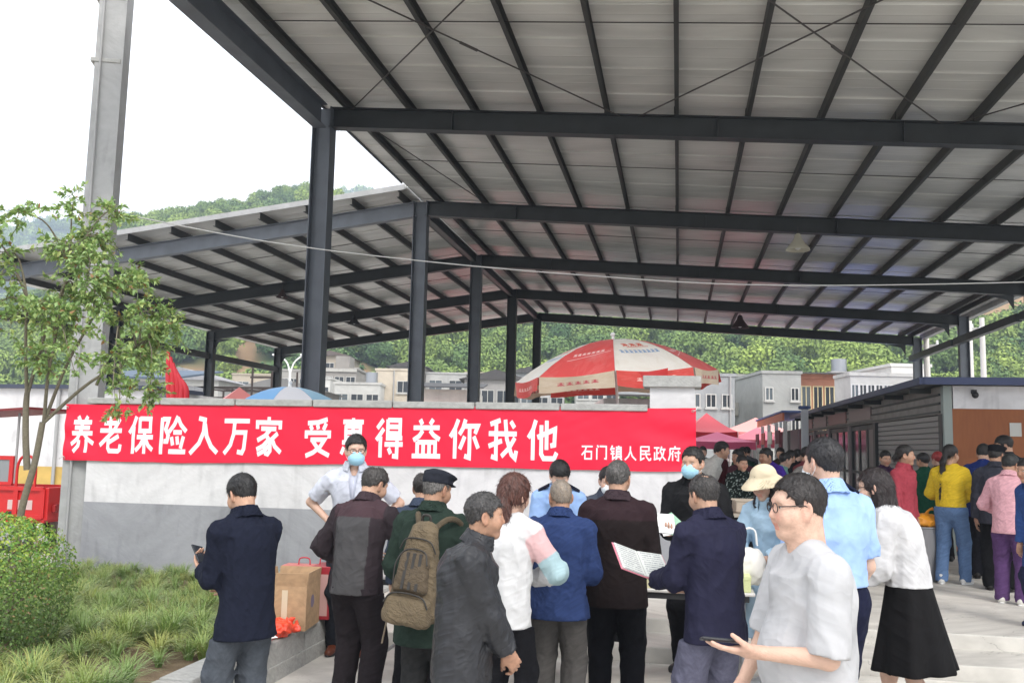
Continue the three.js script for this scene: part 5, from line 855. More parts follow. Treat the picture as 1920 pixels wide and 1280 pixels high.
  part('hanging_strap', bar([-0.15, -0.25, 0.0], [-0.16, -0.42, 0.0], 0.016, 0.004, [1, 0, 0]), std([0.25, 0.2, 0.14]), bp);
}

// ---------------------------------------------------------------- planter: kerb, soil, grass, clipped bush, young tree
{
  const k = thing('planter_kerb', 'grey granite kerb that edges the grass planter', 'kerb', [-2.97, 0, -6]);
  reseed(5);
  for (let i = 0, z = -9.66; z < -2.2; i++) { const L = 0.86; part('kerb_stone', rboxAt(-0.12, -0.06, z + 6 + 0.004, 0.11 + rr(-0.004, 0.004), 0.28 + rr(-0.004, 0.004), z + 6 + L - 0.004, 0.015), M.granite, k); part('base_course', rboxAt(0.085, -0.06, z + 6 + 0.004, 0.125, 0.11, z + 6 + L - 0.004, 0.008), M.granite, k); z += L; }
  const g = new THREE.PlaneGeometry(14, 8.6, 120, 80).rotateX(-Math.PI / 2), p = g.attributes.position, uv = g.attributes.uv;
  for (let i = 0; i < p.count; i++) { const x = p.getX(i) - 10.05, z = p.getZ(i) - 5.35; p.setXYZ(i, x, 0.235 + 0.05 * fbm(x * 1.3, 2, z * 1.3, 4) + 0.02 * noise3(x * 7, 1, z * 7) - 0.1 * sstep(-7.6, -8.4, x), z); uv.setXY(i, x, z); }
  g.computeVertexNormals();
  paint(g, (x, y, z) => { const a = fbm(x * 0.9, 4, z * 0.9, 4), b = noise3(x * 9, 2, z * 9); const m = 0.85 + 0.5 * b; return a > 0.02 ? [0.15 * m, 0.105 * m, 0.06 * m] : [0.22 * m, 0.16 * m, 0.095 * m]; });
  struct('planter_soil', g, std([1, 1, 1], { vertexColors: true, roughness: 1, bumpMap: rep(grainBump, 3), bumpScale: 0.02 }));
  // tufts of strap-leaved grass
  const blades = (n, h, spread, wide) => {
    const pos = [], idx = [], col = [];
    for (let i = 0; i < n; i++) {
      const a = rr(0, 6.283), L = h * rr(0.65, 1.1), out = spread * rr(0.35, 1.15), w = wide * rr(0.7, 1.2), bx = rr(-0.03, 0.03), bz = rr(-0.03, 0.03), dry = rnd() < 0.12, o = pos.length / 3, tw = rr(-0.4, 0.4);
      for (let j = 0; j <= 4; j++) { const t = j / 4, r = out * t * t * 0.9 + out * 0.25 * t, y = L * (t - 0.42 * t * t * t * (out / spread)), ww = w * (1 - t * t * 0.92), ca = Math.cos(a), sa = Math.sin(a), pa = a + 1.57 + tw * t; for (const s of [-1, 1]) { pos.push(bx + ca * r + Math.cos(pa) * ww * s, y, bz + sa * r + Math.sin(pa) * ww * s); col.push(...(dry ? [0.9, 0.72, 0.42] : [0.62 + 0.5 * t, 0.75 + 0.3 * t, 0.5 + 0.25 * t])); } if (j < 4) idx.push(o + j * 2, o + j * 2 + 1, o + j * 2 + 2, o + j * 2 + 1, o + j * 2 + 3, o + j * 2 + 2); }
    }
    const gg = new THREE.BufferGeometry(); gg.setAttribute('position', new THREE.Float32BufferAttribute(pos, 3)); gg.setAttribute('color', new THREE.Float32BufferAttribute(col, 3)); gg.setIndex(idx); gg.computeVertexNormals(); return gg;
  };
  const leafM = new THREE.MeshPhysicalMaterial({ vertexColors: true, roughness: 0.6, transmission: 0.35, thickness: 0, side: THREE.DoubleSide });
  reseed(9);
  const spots = []; for (let i = 0; i < 3600 && spots.length < 1150; i++) {
    const x = rr(-8.2, -3.14), z = rr(-9.6, -4.2), den = 0.35 + fbm(x * 1.1, 8, z * 1.1, 3) + (z < -6 ? 0.55 : 0.1) + (z > -5.5 && x < -3.5 ? -0.15 : 0);
    if (Math.hypot((x + 4.55) / 0.5, (z + 5.6) / 0.45) < 1 || rnd() > den) continue; spots.push([x, z]);
  }
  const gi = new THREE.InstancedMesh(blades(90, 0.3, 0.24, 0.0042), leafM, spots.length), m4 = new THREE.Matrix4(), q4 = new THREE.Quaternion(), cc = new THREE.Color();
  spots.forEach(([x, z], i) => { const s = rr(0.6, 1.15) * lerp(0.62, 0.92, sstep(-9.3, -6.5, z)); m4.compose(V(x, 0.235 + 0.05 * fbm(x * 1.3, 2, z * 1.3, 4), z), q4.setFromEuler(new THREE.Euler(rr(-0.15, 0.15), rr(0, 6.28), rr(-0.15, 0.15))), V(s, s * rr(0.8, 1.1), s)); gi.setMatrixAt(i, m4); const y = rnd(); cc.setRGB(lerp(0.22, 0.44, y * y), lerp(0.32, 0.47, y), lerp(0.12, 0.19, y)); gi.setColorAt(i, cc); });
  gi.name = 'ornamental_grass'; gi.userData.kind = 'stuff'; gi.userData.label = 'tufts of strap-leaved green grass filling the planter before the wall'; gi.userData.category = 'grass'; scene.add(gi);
  // leaves as folded four-triangle blades merged into one geometry
  const leaves = (list, colF) => { // list of [pos, dir, normal, len, wid]
    const pos = [], idx = [], col = [];
    for (const [p0, d, n, L, W] of list) {
      const s = V().crossVectors(d, n).normalize(), o = pos.length / 3, c = colF(p0), pt = (t, u, k) => { const v = p0.clone().addScaledVector(d, L * t).addScaledVector(s, u * W).addScaledVector(n, k * L); pos.push(v.x, v.y, v.z); col.push(...c); };
      pt(0, 0, 0); pt(0.4, -0.5, 0.1); pt(0.45, 0, 0.0); pt(0.4, 0.5, 0.1); pt(1, 0, -0.1); idx.push(o, o + 1, o + 2, o, o + 2, o + 3, o + 1, o + 4, o + 2, o + 2, o + 4, o + 3);
    }
    const gg = new THREE.BufferGeometry(); gg.setAttribute('position', new THREE.Float32BufferAttribute(pos, 3)); gg.setAttribute('color', new THREE.Float32BufferAttribute(col, 3)); gg.setIndex(idx); gg.computeVertexNormals(); return gg;
  };
  const rdir = () => { const z = rr(-1, 1), a = rr(0, 6.283), r = Math.sqrt(1 - z * z); return V(r * Math.cos(a), z, r * Math.sin(a)); };
  reseed(21);
  const bush = thing('clipped_bush', 'rounded clipped green bush at the left end of the planter', 'bush', [-4.62, 0.22, -5.62]), list = [];
  for (let i = 0; i < 24000; i++) {
    const d = rdir(); if (d.y < -0.75) continue; const lump = 1 + 0.09 * noise3(d.x * 3.1, d.y * 3.1, d.z * 3.1) + 0.05 * noise3(d.x * 8, d.y * 8, d.z * 8), depth = 1 - 0.22 * Math.pow(rnd(), 2.2), sq = Math.pow(Math.abs(d.x) ** 3 + Math.abs(d.y) ** 3 + Math.abs(d.z) ** 3, -1 / 3);
    const R = lerp(1, sq, 0.45) * lump * depth, p0 = V(d.x * 0.6 * R, 0.48 + d.y * 0.5 * R, d.z * 0.55 * R), n = d.clone().addScaledVector(rdir(), 0.75).normalize(), t = rdir(); t.addScaledVector(n, -t.dot(n)).normalize(); list.push([p0, t.addScaledVector(d, 0.5).normalize(), n, rr(0.018, 0.03), rr(0.011, 0.017)]);
  }
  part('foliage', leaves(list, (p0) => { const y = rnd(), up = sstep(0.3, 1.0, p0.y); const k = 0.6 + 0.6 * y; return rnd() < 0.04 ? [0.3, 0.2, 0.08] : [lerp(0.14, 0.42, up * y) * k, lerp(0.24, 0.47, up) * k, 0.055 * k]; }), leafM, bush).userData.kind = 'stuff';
  for (let i = 0; i < 9; i++) { const a = i * 0.7, e = [Math.cos(a) * 0.42, 0.55 + 0.25 * Math.sin(i * 2), Math.sin(a) * 0.38]; part('stem', tapered([[Math.cos(a) * 0.05, 0, Math.sin(a) * 0.05], [e[0] * 0.5, e[1] * 0.6, e[2] * 0.5], e], [0.016, 0.011, 0.005], 6), std([0.1, 0.075, 0.05]), bush); }
  // young tree behind it
  reseed(31);
  const bark = std([0.2, 0.175, 0.125], { map: rep(mottleFine, 3), bumpMap: rep(grainBump, 4), bumpScale: 0.006, roughness: 0.9 }), X0 = -5.06, Z0 = -6.55, tree = thing('young_tree', 'young multi-stemmed tree with small bright green leaves growing behind the clipped bush', 'tree', [X0, 0.2, Z0]);
  const at = (px, py, dz = 0) => V((px - 20) / 240, 1.52 + (816 - py) / 240, dz + (px - 20) / 240 * -0.17); // metres from the foot of the stem (photo scale at its distance)
  part('trunk', tapered([[0, -0.05, 0], [0.03, 0.5, 0], [0.06, 0.95, 0.0], [0.14, 1.3, 0], [0.19, 1.62, 0.01]], [0.034, 0.03, 0.027, 0.025, 0.023], 9), bark, tree);
  part('branch_stub', tapered([[0.08, 1.25, 0.0], [0.06, 1.5, 0.02], [0.05, 1.75, 0.03], [0.05, 1.85, 0.03]], [0.026, 0.024, 0.023, 0.02], 8), bark, tree);
  const forkA = V(0.05, 1.82, 0.03), forkB = V(0.2, 1.62, 0.01);
  const tips = [[50, 352], [140, 362], [18, 405], [92, 415], [-8, 440], [150, 440], [60, 478], [190, 500], [120, 520], [5, 545], [228, 535], [80, 585], [170, 580], [225, 572], [30, 620], [130, 640], [222, 620], [262, 606], [60, 690], [172, 705], [236, 676], [255, 768], [246, 728], [-35, 480], [-45, 600], [205, 650], [100, 470], [232, 604], [150, 500], [40, 560], [-20, 660], [190, 560], [110, 600], [240, 790]];
  const ll = [], limbs = [[forkA, [28, 560]], [forkA, [70, 500]], [forkB, [140, 590]], [forkB, [110, 640]], [forkB, [215, 660]]].map(([f, q], i) => { const e = at(q[0], q[1], [0.1, -0.12, 0.0, 0.25, -0.1][i]), m = f.clone().lerp(e, 0.5).add(V(0, 0.05, 0.02)); part('limb', tapered([f.toArray(), m.toArray(), e.toArray()], [0.015, 0.012, 0.008], 7), bark, tree); return [f, e]; });
  tips.forEach(([px, py], i) => {
    const e = at(px, py, rr(-0.45, 0.45)); let f = limbs[0][1]; for (const l of limbs) for (const t of [0.55, 0.8, 1]) { const q = l[0].clone().lerp(l[1], t); if (q.distanceTo(e) < f.distanceTo(e)) f = q; } const m = f.clone().lerp(e, 0.55).add(V(rr(-0.08, 0.08), 0.16, rr(-0.08, 0.08))); if (py > 700) m.y += 0.25;
    part('branch', tapered([f.toArray(), f.clone().lerp(m, 0.5).add(V(0, 0.06, 0)).toArray(), m.toArray(), e.toArray()], [rr(0.008, 0.013), 0.008, 0.006, 0.0025], 6), bark, tree);
    const tw = 16 + Math.floor(rnd() * 6);
    for (let k = 0; k < tw; k++) {
      const b0 = m.clone().lerp(e, 0.1 + 0.9 * rnd()).add(V(rr(-0.07, 0.07), rr(-0.07, 0.07), rr(-0.07, 0.07))), dir = rdir(); dir.y = dir.y * 0.6 + 0.15; dir.normalize(); const Lt = rr(0.1, 0.22), b1 = b0.clone().addScaledVector(dir, Lt); b1.y -= 0.03;
      ll.twigs = ll.twigs ?? []; ll.twigs.push(rod(b0.toArray(), b1.toArray(), 0.0022, 3));
      for (let j = 0; j < 17; j++) { const p0 = b0.clone().lerp(b1, 0.15 + 0.85 * rnd()), d = dir.clone().addScaledVector(rdir(), 1.0); d.y -= 0.25; d.normalize(); const n = V(0, 1, 0).addScaledVector(rdir(), 0.7); n.addScaledVector(d, -n.dot(d)).normalize(); ll.push([p0, d, n, rr(0.036, 0.062), rr(0.02, 0.032)]); }
    }
  });
  part('twigs', merge(ll.twigs), bark, tree).userData.kind = 'stuff';
  part('crown', leaves(ll, () => { const y = rnd(); return rnd() < 0.03 ? [0.3, 0.16, 0.05] : [lerp(0.24, 0.52, y * y), lerp(0.35, 0.58, y), lerp(0.11, 0.2, y)]; }), leafM, tree).userData.kind = 'stuff';
}
// ---------------------------------------------------------------- boxes and bags on the kerb
{
  const b = thing('cardboard_box', 'brown cardboard box standing on the planter kerb', 'box', [-2.98, 0.285, -7.08], 0.12);
  for (const [x0, y0, z0, x1, y1, z1] of [[-0.17, 0, -0.2, -0.164, 0.33, 0.2], [0.164, 0, -0.2, 0.17, 0.33, 0.2], [-0.164, 0, 0.194, 0.164, 0.33, 0.2], [-0.164, 0, -0.2, 0.164, 0.33, -0.194]]) part('side', box(x0, y0, z0, x1, y1, z1), M.card, b);
  part('base', box(-0.164, 0.002, -0.194, 0.164, 0.008, 0.194), M.card, b);
  const fl = (g, rx, rz, x, y, z) => { const m = part('flap', g, M.card, b); m.position.set(x, y, z); m.rotation.set(rx, 0, rz); };
  fl(box(-0.165, 0, -0.003, 0.165, 0.1, 0.003), 0.18, 0, 0, 0.33, 0.197); fl(box(-0.165, 0, -0.003, 0.165, 0.1, 0.003), -0.2, 0, 0, 0.33, -0.197); fl(box(-0.003, 0, -0.19, 0.003, 0.1, 0.19), 0, -0.1, 0.167, 0.33, 0); fl(box(-0.003, 0, -0.19, 0.003, 0.1, 0.19), 0, 0.2, -0.167, 0.33, 0);
  part('tape', box(-0.02, 0.02, 0.2015, 0.025, 0.3, 0.2035), std([0.6, 0.5, 0.36], { roughness: 0.3 }), b); part('printed_mark', new THREE.CircleGeometry(0.05, 24).rotateY(Math.PI / 2).translate(0.1725, 0.2, 0.03), std([0.2, 0.16, 0.22]), b);
  const gift = (name, label, x, z, w, h, d, c, turn) => { const t = thing('gift_box', label, 'gift box', [x, 0.285, z], turn); part('carton', rbox(w, h, d, 0.006, 0, h / 2, 0), std(c, { roughness: 0.4 }), t); part('side_panel', box(-w / 2 + 0.015, 0.03, d / 2 + 0.0005, w / 2 - 0.015, h - 0.06, d / 2 + 0.003), std([0.5, 0.3, 0.28], { roughness: 0.4 }), t); part('edge_strip', box(w / 2 + 0.0005, 0.02, -d / 2 + 0.01, w / 2 + 0.003, h - 0.02, -d / 2 + 0.06), M.white, t); part('handle', tube([[-0.05, h, 0], [-0.04, h + 0.05, 0], [0.04, h + 0.05, 0], [0.05, h, 0]], 0.006, 14, 5), std([0.5, 0.04, 0.06]), t); };
  gift('g', 'dark red gift carton standing upright to the right of the cardboard box', -2.88, -7.52, 0.16, 0.42, 0.3, [0.3, 0.02, 0.03], 0.1);
  gift('g', 'pink and red gift carton behind the cardboard box', -3.1, -7.6, 0.34, 0.4, 0.16, [0.55, 0.16, 0.14], 0.05);
  const bag = thing('plastic_bag', 'crumpled bright red plastic bag in front of the cardboard box', 'plastic bag', [-2.93, 0.29, -6.72]), bf = ellipsoid(V(0, 0.045, 0), [0.13, 0.06, 0.15]);
  part('sheet', mesher((x, y, z) => bf(x, y, z) + 0.03 * noise3(x * 13, y * 13, z * 13) + 0.015 * noise3(x * 31, y * 31, z * 31), V(-0.2, -0.01, -0.2), V(0.2, 0.16, 0.2), 0.0075), std([0.75, 0.07, 0.03], { roughness: 0.3 }), bag); part('handle', tube([[-0.05, 0.07, 0.05], [-0.1, 0.13, 0.06], [-0.13, 0.07, 0.1], [-0.12, 0.01, 0.14]], 0.008, 16, 5), std([0.75, 0.1, 0.05], { roughness: 0.3 }), bag);
  const lf = thing('leaflets', 'white and pink leaflets lying on the planter kerb', 'leaflets', [-2.95, 0.285, -6.42]);
  for (let i = 0; i < 5; i++) { const m = part('leaflet', rbox(0.17, 0.002, 0.24, 0.0008), i === 0 ? std([0.6, 0.1, 0.2]) : i === 3 ? std([0.4, 0.5, 0.4]) : M.white, lf); m.position.set(0.02 * i - 0.04, 0.006 + 0.012 * i, 0.02 * (i % 3)); m.rotation.set(0.05 * (i % 2), 0.3 * i - 0.5, 0.07); }
}
// ---------------------------------------------------------------- folding tables with boxes and papers
{
  const ft = (x0, x1, label) => {
    const t = thing('folding_table', label, 'table', [(x0 + x1) / 2, 0, -7.02]), w = x1 - x0;
    part('tabletop', rbox(w, 0.025, 0.6, 0.01, 0, 0.735, 0), std([0.6, 0.58, 0.55], { roughness: 0.5 }), t); part('apron', box(-w / 2 + 0.04, 0.68, 0.262, w / 2 - 0.04, 0.722, 0.275), M.dark, t);
    for (const [sx, sz] of [[-1, 1], [1, 1], [-1, -1], [1, -1]]) part('leg', rod([sx * (w / 2 - 0.08), 0, sz * 0.25], [sx * (w / 2 - 0.08), 0.722, sz * 0.24], 0.019, 8), std([0.3, 0.31, 0.33], { roughness: 0.35, metalness: 0.5 }), t);
    for (const sx of [-1, 1]) part('crossbar', rod([sx * (w / 2 - 0.08), 0.16, -0.25], [sx * (w / 2 - 0.08), 0.16, 0.25], 0.014, 8), M.pole, t);
  };
  ft(-2.25, -0.88, 'folding table on the left, mostly hidden by the people in line'); ft(-0.86, 0.52, 'folding table on the right with yellow and pink boxes on it');
  const bx = (label, x, z, w, h, d, c, turn, y = 0.7485) => { const t = thing('paper_box', label, 'box', [x, y, z], turn); part('carton', rbox(w, h, d, 0.004, 0, h / 2, 0), std(c, { roughness: 0.7, map: rep(mottleFine, 2) }), t); part('lid', rbox(w + 0.006, 0.03, d + 0.006, 0.004, 0, h - 0.01, 0), std(c.map((v) => v * 0.94), { roughness: 0.7 }), t); };
  bx('pink box at the left end of the row on the right table', -0.33, -6.84, 0.09, 0.115, 0.2, [0.62, 0.16, 0.24], 0); bx('pale yellow box beside the pink box on the table', -0.17, -6.84, 0.2, 0.11, 0.2, [0.72, 0.68, 0.42], 0.02); bx('cream box in the middle of the row on the table', 0.06, -6.85, 0.2, 0.1, 0.2, [0.72, 0.7, 0.56], -0.03); bx('yellow-green box at the right end of the row on the table', 0.36, -6.84, 0.26, 0.105, 0.2, [0.66, 0.7, 0.36], 0.02);
  const ps = thing('paper_stack', 'stack of white forms on the left folding table', 'papers', [-1.3, 0.749, -7.0], 0.2); for (let i = 0; i < 4; i++) { const m = part('sheet', rbox(0.21, 0.006, 0.29, 0.001), M.white, ps); m.position.y = 0.004 + i * 0.007; m.rotation.y = 0.06 * i; }
}

// ---------------------------------------------------------------- parasols and canopies
function canopyPanel(a0, a1, R, H, nr = 6, na = 6, sag = 0.03) { // one gore of a parasol between two ribs
  const pos = [], uv = [], idx = [];
  for (let i = 0; i <= nr; i++) for (let j = 0; j <= na; j++) {
    const t = i / nr, s = j / na, a = lerp(a0, a1, s), chord = Math.cos((a1 - a0) / 2) / Math.cos(a - (a0 + a1) / 2), r = R * t * lerp(1, chord, 0.85 * t), y = H * (1 - Math.pow(t, 1.9)) - sag * Math.sin(Math.PI * s) * t * t;
    pos.push(Math.sin(a) * r, y, Math.cos(a) * r); uv.push(0.5 + (s - 0.5) * t, 1 - t);
    if (i < nr && j < na) { const o = i * (na + 1) + j; idx.push(o, o + na + 1, o + 1, o + 1, o + na + 1, o + na + 2); }
  }
  const g = new THREE.BufferGeometry(); g.setAttribute('position', new THREE.Float32BufferAttribute(pos, 3)); g.setAttribute('uv', new THREE.Float32BufferAttribute(uv, 2)); g.setIndex(idx); g.computeVertexNormals(); return g;
}
function valance(a0, a1, R, h, k, na = 10) {
  const pos = [], uv = [], idx = [];
  for (let i = 0; i <= 3; i++) for (let j = 0; j <= na; j++) {
    const t = i / 3, s = j / na, a = lerp(a0, a1, s), chord = Math.cos((a1 - a0) / 2) / Math.cos(a - (a0 + a1) / 2), r = R * lerp(1, chord, 0.85) + 0.03 * t * Math.sin(s * 9 + k) + 0.01, y = -0.03 * Math.sin(Math.PI * s) - h * t * (1 + 0.12 * Math.sin(s * 6 + k * 2));
    pos.push(Math.sin(a) * r, y, Math.cos(a) * r); uv.push(s, 1 - t);
    if (i < 3 && j < na) { const o = i * (na + 1) + j; idx.push(o, o + na + 1, o + 1, o + 1, o + na + 1, o + na + 2); }
  }
  const g = new THREE.BufferGeometry(); g.setAttribute('position', new THREE.Float32BufferAttribute(pos, 3)); g.setAttribute('uv', new THREE.Float32BufferAttribute(uv, 2)); g.setIndex(idx); g.computeVertexNormals(); return g;
}
const clothTent = (c, o = {}) => new THREE.MeshPhysicalMaterial({ color: new THREE.Color().setRGB(...c), roughness: 0.7, transmission: 0.25, thickness: 0, side: THREE.DoubleSide, ...o });
function panelPrint(bg, marks) { // printed gore: illegible worn lettering where the photo shows it
  const cv = document.createElement('canvas'); cv.width = cv.height = 512; const c = cv.getContext('2d'); c.fillStyle = bg; c.fillRect(0, 0, 512, 512);
  reseed(88); for (let i = 0; i < 160; i++) { c.fillStyle = rnd() < 0.5 ? 'rgba(120,90,60,0.035)' : 'rgba(255,255,255,0.05)'; c.beginPath(); c.ellipse(rnd() * 512, rnd() * 512, rr(10, 70), rr(6, 30), rnd() * 3, 0, 6.3); c.fill(); }
  marks(c); const t = new THREE.CanvasTexture(cv); t.colorSpace = THREE.SRGBColorSpace; t.magFilter = THREE.LinearFilter; return t;
}
const squiggle = (c, x, y, w, h, n, lw) => { c.lineWidth = lw; for (let i = 0; i < n; i++) { const x0 = x + (i + 0.1) * w / n, x1 = x + (i + 0.85) * w / n, m = (x0 + x1) / 2; c.beginPath(); c.moveTo(x0, y + h * 0.2); c.lineTo(x1, y + h * 0.2); c.moveTo(m, y); c.lineTo(m, y + h); c.moveTo(x0, y + h * 0.55); c.lineTo(x1, y + h * 0.55); c.moveTo(x0, y + h); c.lineTo(m, y + h * 0.6); c.lineTo(x1, y + h); c.stroke(); } };
function parasol(label, [x, y, z], R, H, N, turn, tilt, mats, vmats, vh, pole) {
  const t = thing('parasol', label, 'parasol', [x, y, z]); t.rotation.set(tilt[0], turn, tilt[1], 'ZXY');
  for (let k = 0; k < N; k++) {
    const a0 = k / N * 2 * Math.PI, a1 = (k + 1) / N * 2 * Math.PI, p = part('canopy_panel', canopyPanel(a0 + 0.004, a1 - 0.004, R, H), mats[k % mats.length], t);
    if (vh) part('valance', valance(a0 + 0.01, a1 - 0.01, R, vh, k), vmats[k % vmats.length], t);
    const rib = []; for (let i = 0; i <= 6; i++) { const s = i / 6; rib.push([Math.sin(a0) * R * s, H * (1 - Math.pow(s, 1.9)) - 0.012, Math.cos(a0) * R * s]); }
    part('rib', tube(rib, 0.006, 12, 5), M.white, t); part('strut', rod([0, H - 0.4, 0], [Math.sin(a0) * R * 0.5, H * (1 - Math.pow(0.5, 1.9)) - 0.02, Math.cos(a0) * R * 0.5], 0.005), M.white, t);
  }
  part('pole', rod([0, -pole, 0], [0, H + 0.05, 0], 0.019, 10), M.white, t); part('finial', new THREE.SphereGeometry(0.03, 10, 8).translate(0, H + 0.06, 0), M.white, t); part('hub', rod([0, H - 0.44, 0], [0, H - 0.36, 0], 0.035, 10), M.white, t);
  return t;
}
{
  const redPrint = panelPrint('#dd4a48', (c) => { c.strokeStyle = 'rgba(255,240,235,0.85)'; c.save(); c.translate(150, 330); c.rotate(-0.16); squiggle(c, 0, 0, 210, 26, 7, 5); c.lineWidth = 4; c.beginPath(); c.moveTo(-30, 58); c.quadraticCurveTo(110, 46, 250, 38); c.stroke(); c.restore(); });
  const whitePrint = panelPrint('#ece7dd', (c) => { c.strokeStyle = '#d2543c'; squiggle(c, 176, 226, 150, 46, 3, 10); c.lineWidth = 7; c.beginPath(); c.moveTo(196, 286); c.quadraticCurveTo(270, 276, 344, 286); c.stroke(); c.strokeStyle = '#7f9fc4'; squiggle(c, 120, 320, 270, 36, 9, 6); });
  const tanPrint = panelPrint('#cdbba2', (c) => { c.strokeStyle = 'rgba(190,70,80,0.8)'; squiggle(c, 120, 190, 300, 120, 5, 16); }), redV = panelPrint('#d8473f', (c) => { c.strokeStyle = 'rgba(250,230,220,0.7)'; squiggle(c, 120, 190, 280, 110, 6, 14); });
  const mk = (map) => new THREE.MeshPhysicalMaterial({ map, roughness: 0.75, transmission: 0.18, thickness: 0, side: THREE.DoubleSide });
  const t = parasol('big red and white market parasol with printed panels behind the wall', [-0.77, 2.6, -11.65], 1.25, 0.46, 8, 0.06, [0.03, 0.075], [mk(whitePrint), mk(redPrint)], [mk(redV), mk(tanPrint)], 0.17, 2.35);
  const hang = part('hanging_valance', valance(0.03, 0.5, 1.22, 0.13, 2), clothTent([0.6, 0.03, 0.03]), t);
  parasol('light blue and white beach parasol whose top shows over the wall', [-5.3, 2.13, -12.2], 0.86, 0.33, 8, 0.1, [0, 0], [clothTent([0.7, 0.7, 0.74]), clothTent([0.34, 0.6, 0.8]), clothTent([0.72, 0.72, 0.76]), clothTent([0.12, 0.36, 0.68])], [], 0, 1.9);
}
function gazebo(label, [x, z], w, d, eave, apex, c, vc, vh, turn = 0, group) {
  const t = thing('canopy_tent', label, 'canopy', [x, GF, z], turn, group), e = eave - GF, a = apex - GF;
  const roof = (p) => { const pos = [], idx = [], n = 6; for (let i = 0; i <= n; i++) for (let j = 0; j <= n; j++) { const u = j / n, r = i / n, q = [lerp(p[0][0], p[1][0], u), lerp(p[0][1], p[1][1], u)]; const rise = Math.pow(1 - r, 1.25) - 0.06 * Math.sin(Math.PI * u) * r; pos.push(q[0] * r, e + (a - e) * rise, q[1] * r); if (i < n && j < n) { const o = i * (n + 1) + j; idx.push(o, o + n + 1, o + 1, o + 1, o + n + 1, o + n + 2); } } const g = new THREE.BufferGeometry(); g.setAttribute('position', new THREE.Float32BufferAttribute(pos, 3)); g.setIndex(idx); g.computeVertexNormals(); return g; };
  const C4 = [[-w, d], [w, d], [w, -d], [-w, -d]];
  for (let k = 0; k < 4; k++) {
    const p = C4[k], q = C4[(k + 1) % 4]; part('roof_panel', roof([p, q]), clothTent(c), t);
    const pos = [], idx = [], n = 14; for (let j = 0; j <= n; j++) { const u = j / n, s = -0.06 * (a - e) * Math.sin(Math.PI * u), wv = 0.015 * Math.sin(u * 22); pos.push(lerp(p[0], q[0], u) * 1.003, e + s, lerp(p[1], q[1], u) * 1.003, lerp(p[0], q[0], u) * (1.01 + wv), e + s - vh, lerp(p[1], q[1], u) * (1.01 + wv)); if (j < n) { const o = j * 2; idx.push(o, o + 1, o + 2, o + 1, o + 3, o + 2); } }
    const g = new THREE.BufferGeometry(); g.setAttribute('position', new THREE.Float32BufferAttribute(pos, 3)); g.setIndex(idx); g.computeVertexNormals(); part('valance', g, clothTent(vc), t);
    part('leg', rod([p[0], 0, p[1]], [p[0], e, p[1]], 0.02), M.white, t);
  }
  return t;
}
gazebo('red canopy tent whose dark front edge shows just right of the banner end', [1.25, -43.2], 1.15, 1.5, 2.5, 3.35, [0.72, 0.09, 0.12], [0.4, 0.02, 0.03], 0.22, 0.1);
gazebo('faded red canopy tent cut off by the banner end', [-0.9, -41.6], 1.2, 1.5, 2.45, 3.1, [0.62, 0.22, 0.22], [0.6, 0.2, 0.21], 0.3, 0.05);
gazebo('pale salmon canopy tent to the right of the red one', [3.7, -47.0], 1.7, 1.6, 2.6, 3.3, [0.8, 0.38, 0.34], [0.78, 0.36, 0.34], 0.35, -0.05);
gazebo('hot pink canopy tent low over the crowd in the lane', [1.6, -40.2], 1.5, 1.1, 2.05, 2.45, [0.78, 0.14, 0.3], [0.8, 0.16, 0.32], 0.3, 0);
gazebo('second hot pink canopy tent further along the lane', [3.1, -46.2], 1.3, 1.2, 2.25, 2.75, [0.78, 0.16, 0.3], [0.8, 0.18, 0.32], 0.35, 0.05);
gazebo('bright pink canopy tent at the end of the kiosk row', [3.5, -43.4], 1.3, 1.0, 2.2, 2.75, [0.85, 0.25, 0.32], [0.85, 0.24, 0.32], 0.35, 0);
gazebo('wide red tent behind the wall beyond the far columns', [-5.2, -45.0], 2.2, 2.4, 2.3, 3.2, [0.7, 0.05, 0.07], [0.65, 0.04, 0.06], 0.25, 0);
gazebo('square red tent further back behind the wall', [-2.2, -50.5], 2.0, 2.0, 2.3, 3.2, [0.7, 0.05, 0.07], [0.65, 0.04, 0.06], 0.25, 0);
gazebo('broad red tent behind the parasol', [-10.4, -47.5], 2.4, 2.4, 2.3, 3.2, [0.7, 0.06, 0.08], [0.65, 0.05, 0.06], 0.25, 0);
gazebo('blue tent hidden behind the stall row, nearer one', [8.0, -42.0], 2.0, 2.4, 2.3, 3.0, [0.08, 0.16, 0.62], [0.07, 0.14, 0.55], 0.25, 0);
gazebo('blue tent hidden behind the stall row, farther one', [8.4, -47.5], 2.4, 2.4, 2.3, 3.0, [0.08, 0.16, 0.62], [0.07, 0.14, 0.55], 0.25, 0);
gazebo('red striped tent whose peak shows over the wall beside the blue parasol', [-6.75, -13.6], 0.75, 0.75, 2.02, 2.53, [0.7, 0.22, 0.2], [0.6, 0.12, 0.12], 0.2, 0.6);
{ // folded red tarpaulin standing on a pale block
  const t = thing('folded_tarpaulin', 'pleated bright red folded tarpaulin leaning up on a pale block left of the tents', 'tarpaulin', [-8.55, 2.2, -14.7]);
  for (let i = 0; i < 5; i++) { const x = i * 0.075, h = 1.0 - i * 0.1; part('pleat', tapered([[x, 0.1, 0.03 * (i % 2)], [x - 0.05 + i * 0.01, h * 0.6, 0.02], [x - 0.12 - i * 0.028 + 0.03, h, 0]], [0.055, 0.05, 0.028], 6), std([0.62, 0.025, 0.04], { roughness: 0.6 }), t); }
  part('block', rboxAt(-0.06, -2.0, -0.2, 0.4, 0.1, 0.2, 0.01), M.coping, t);
}
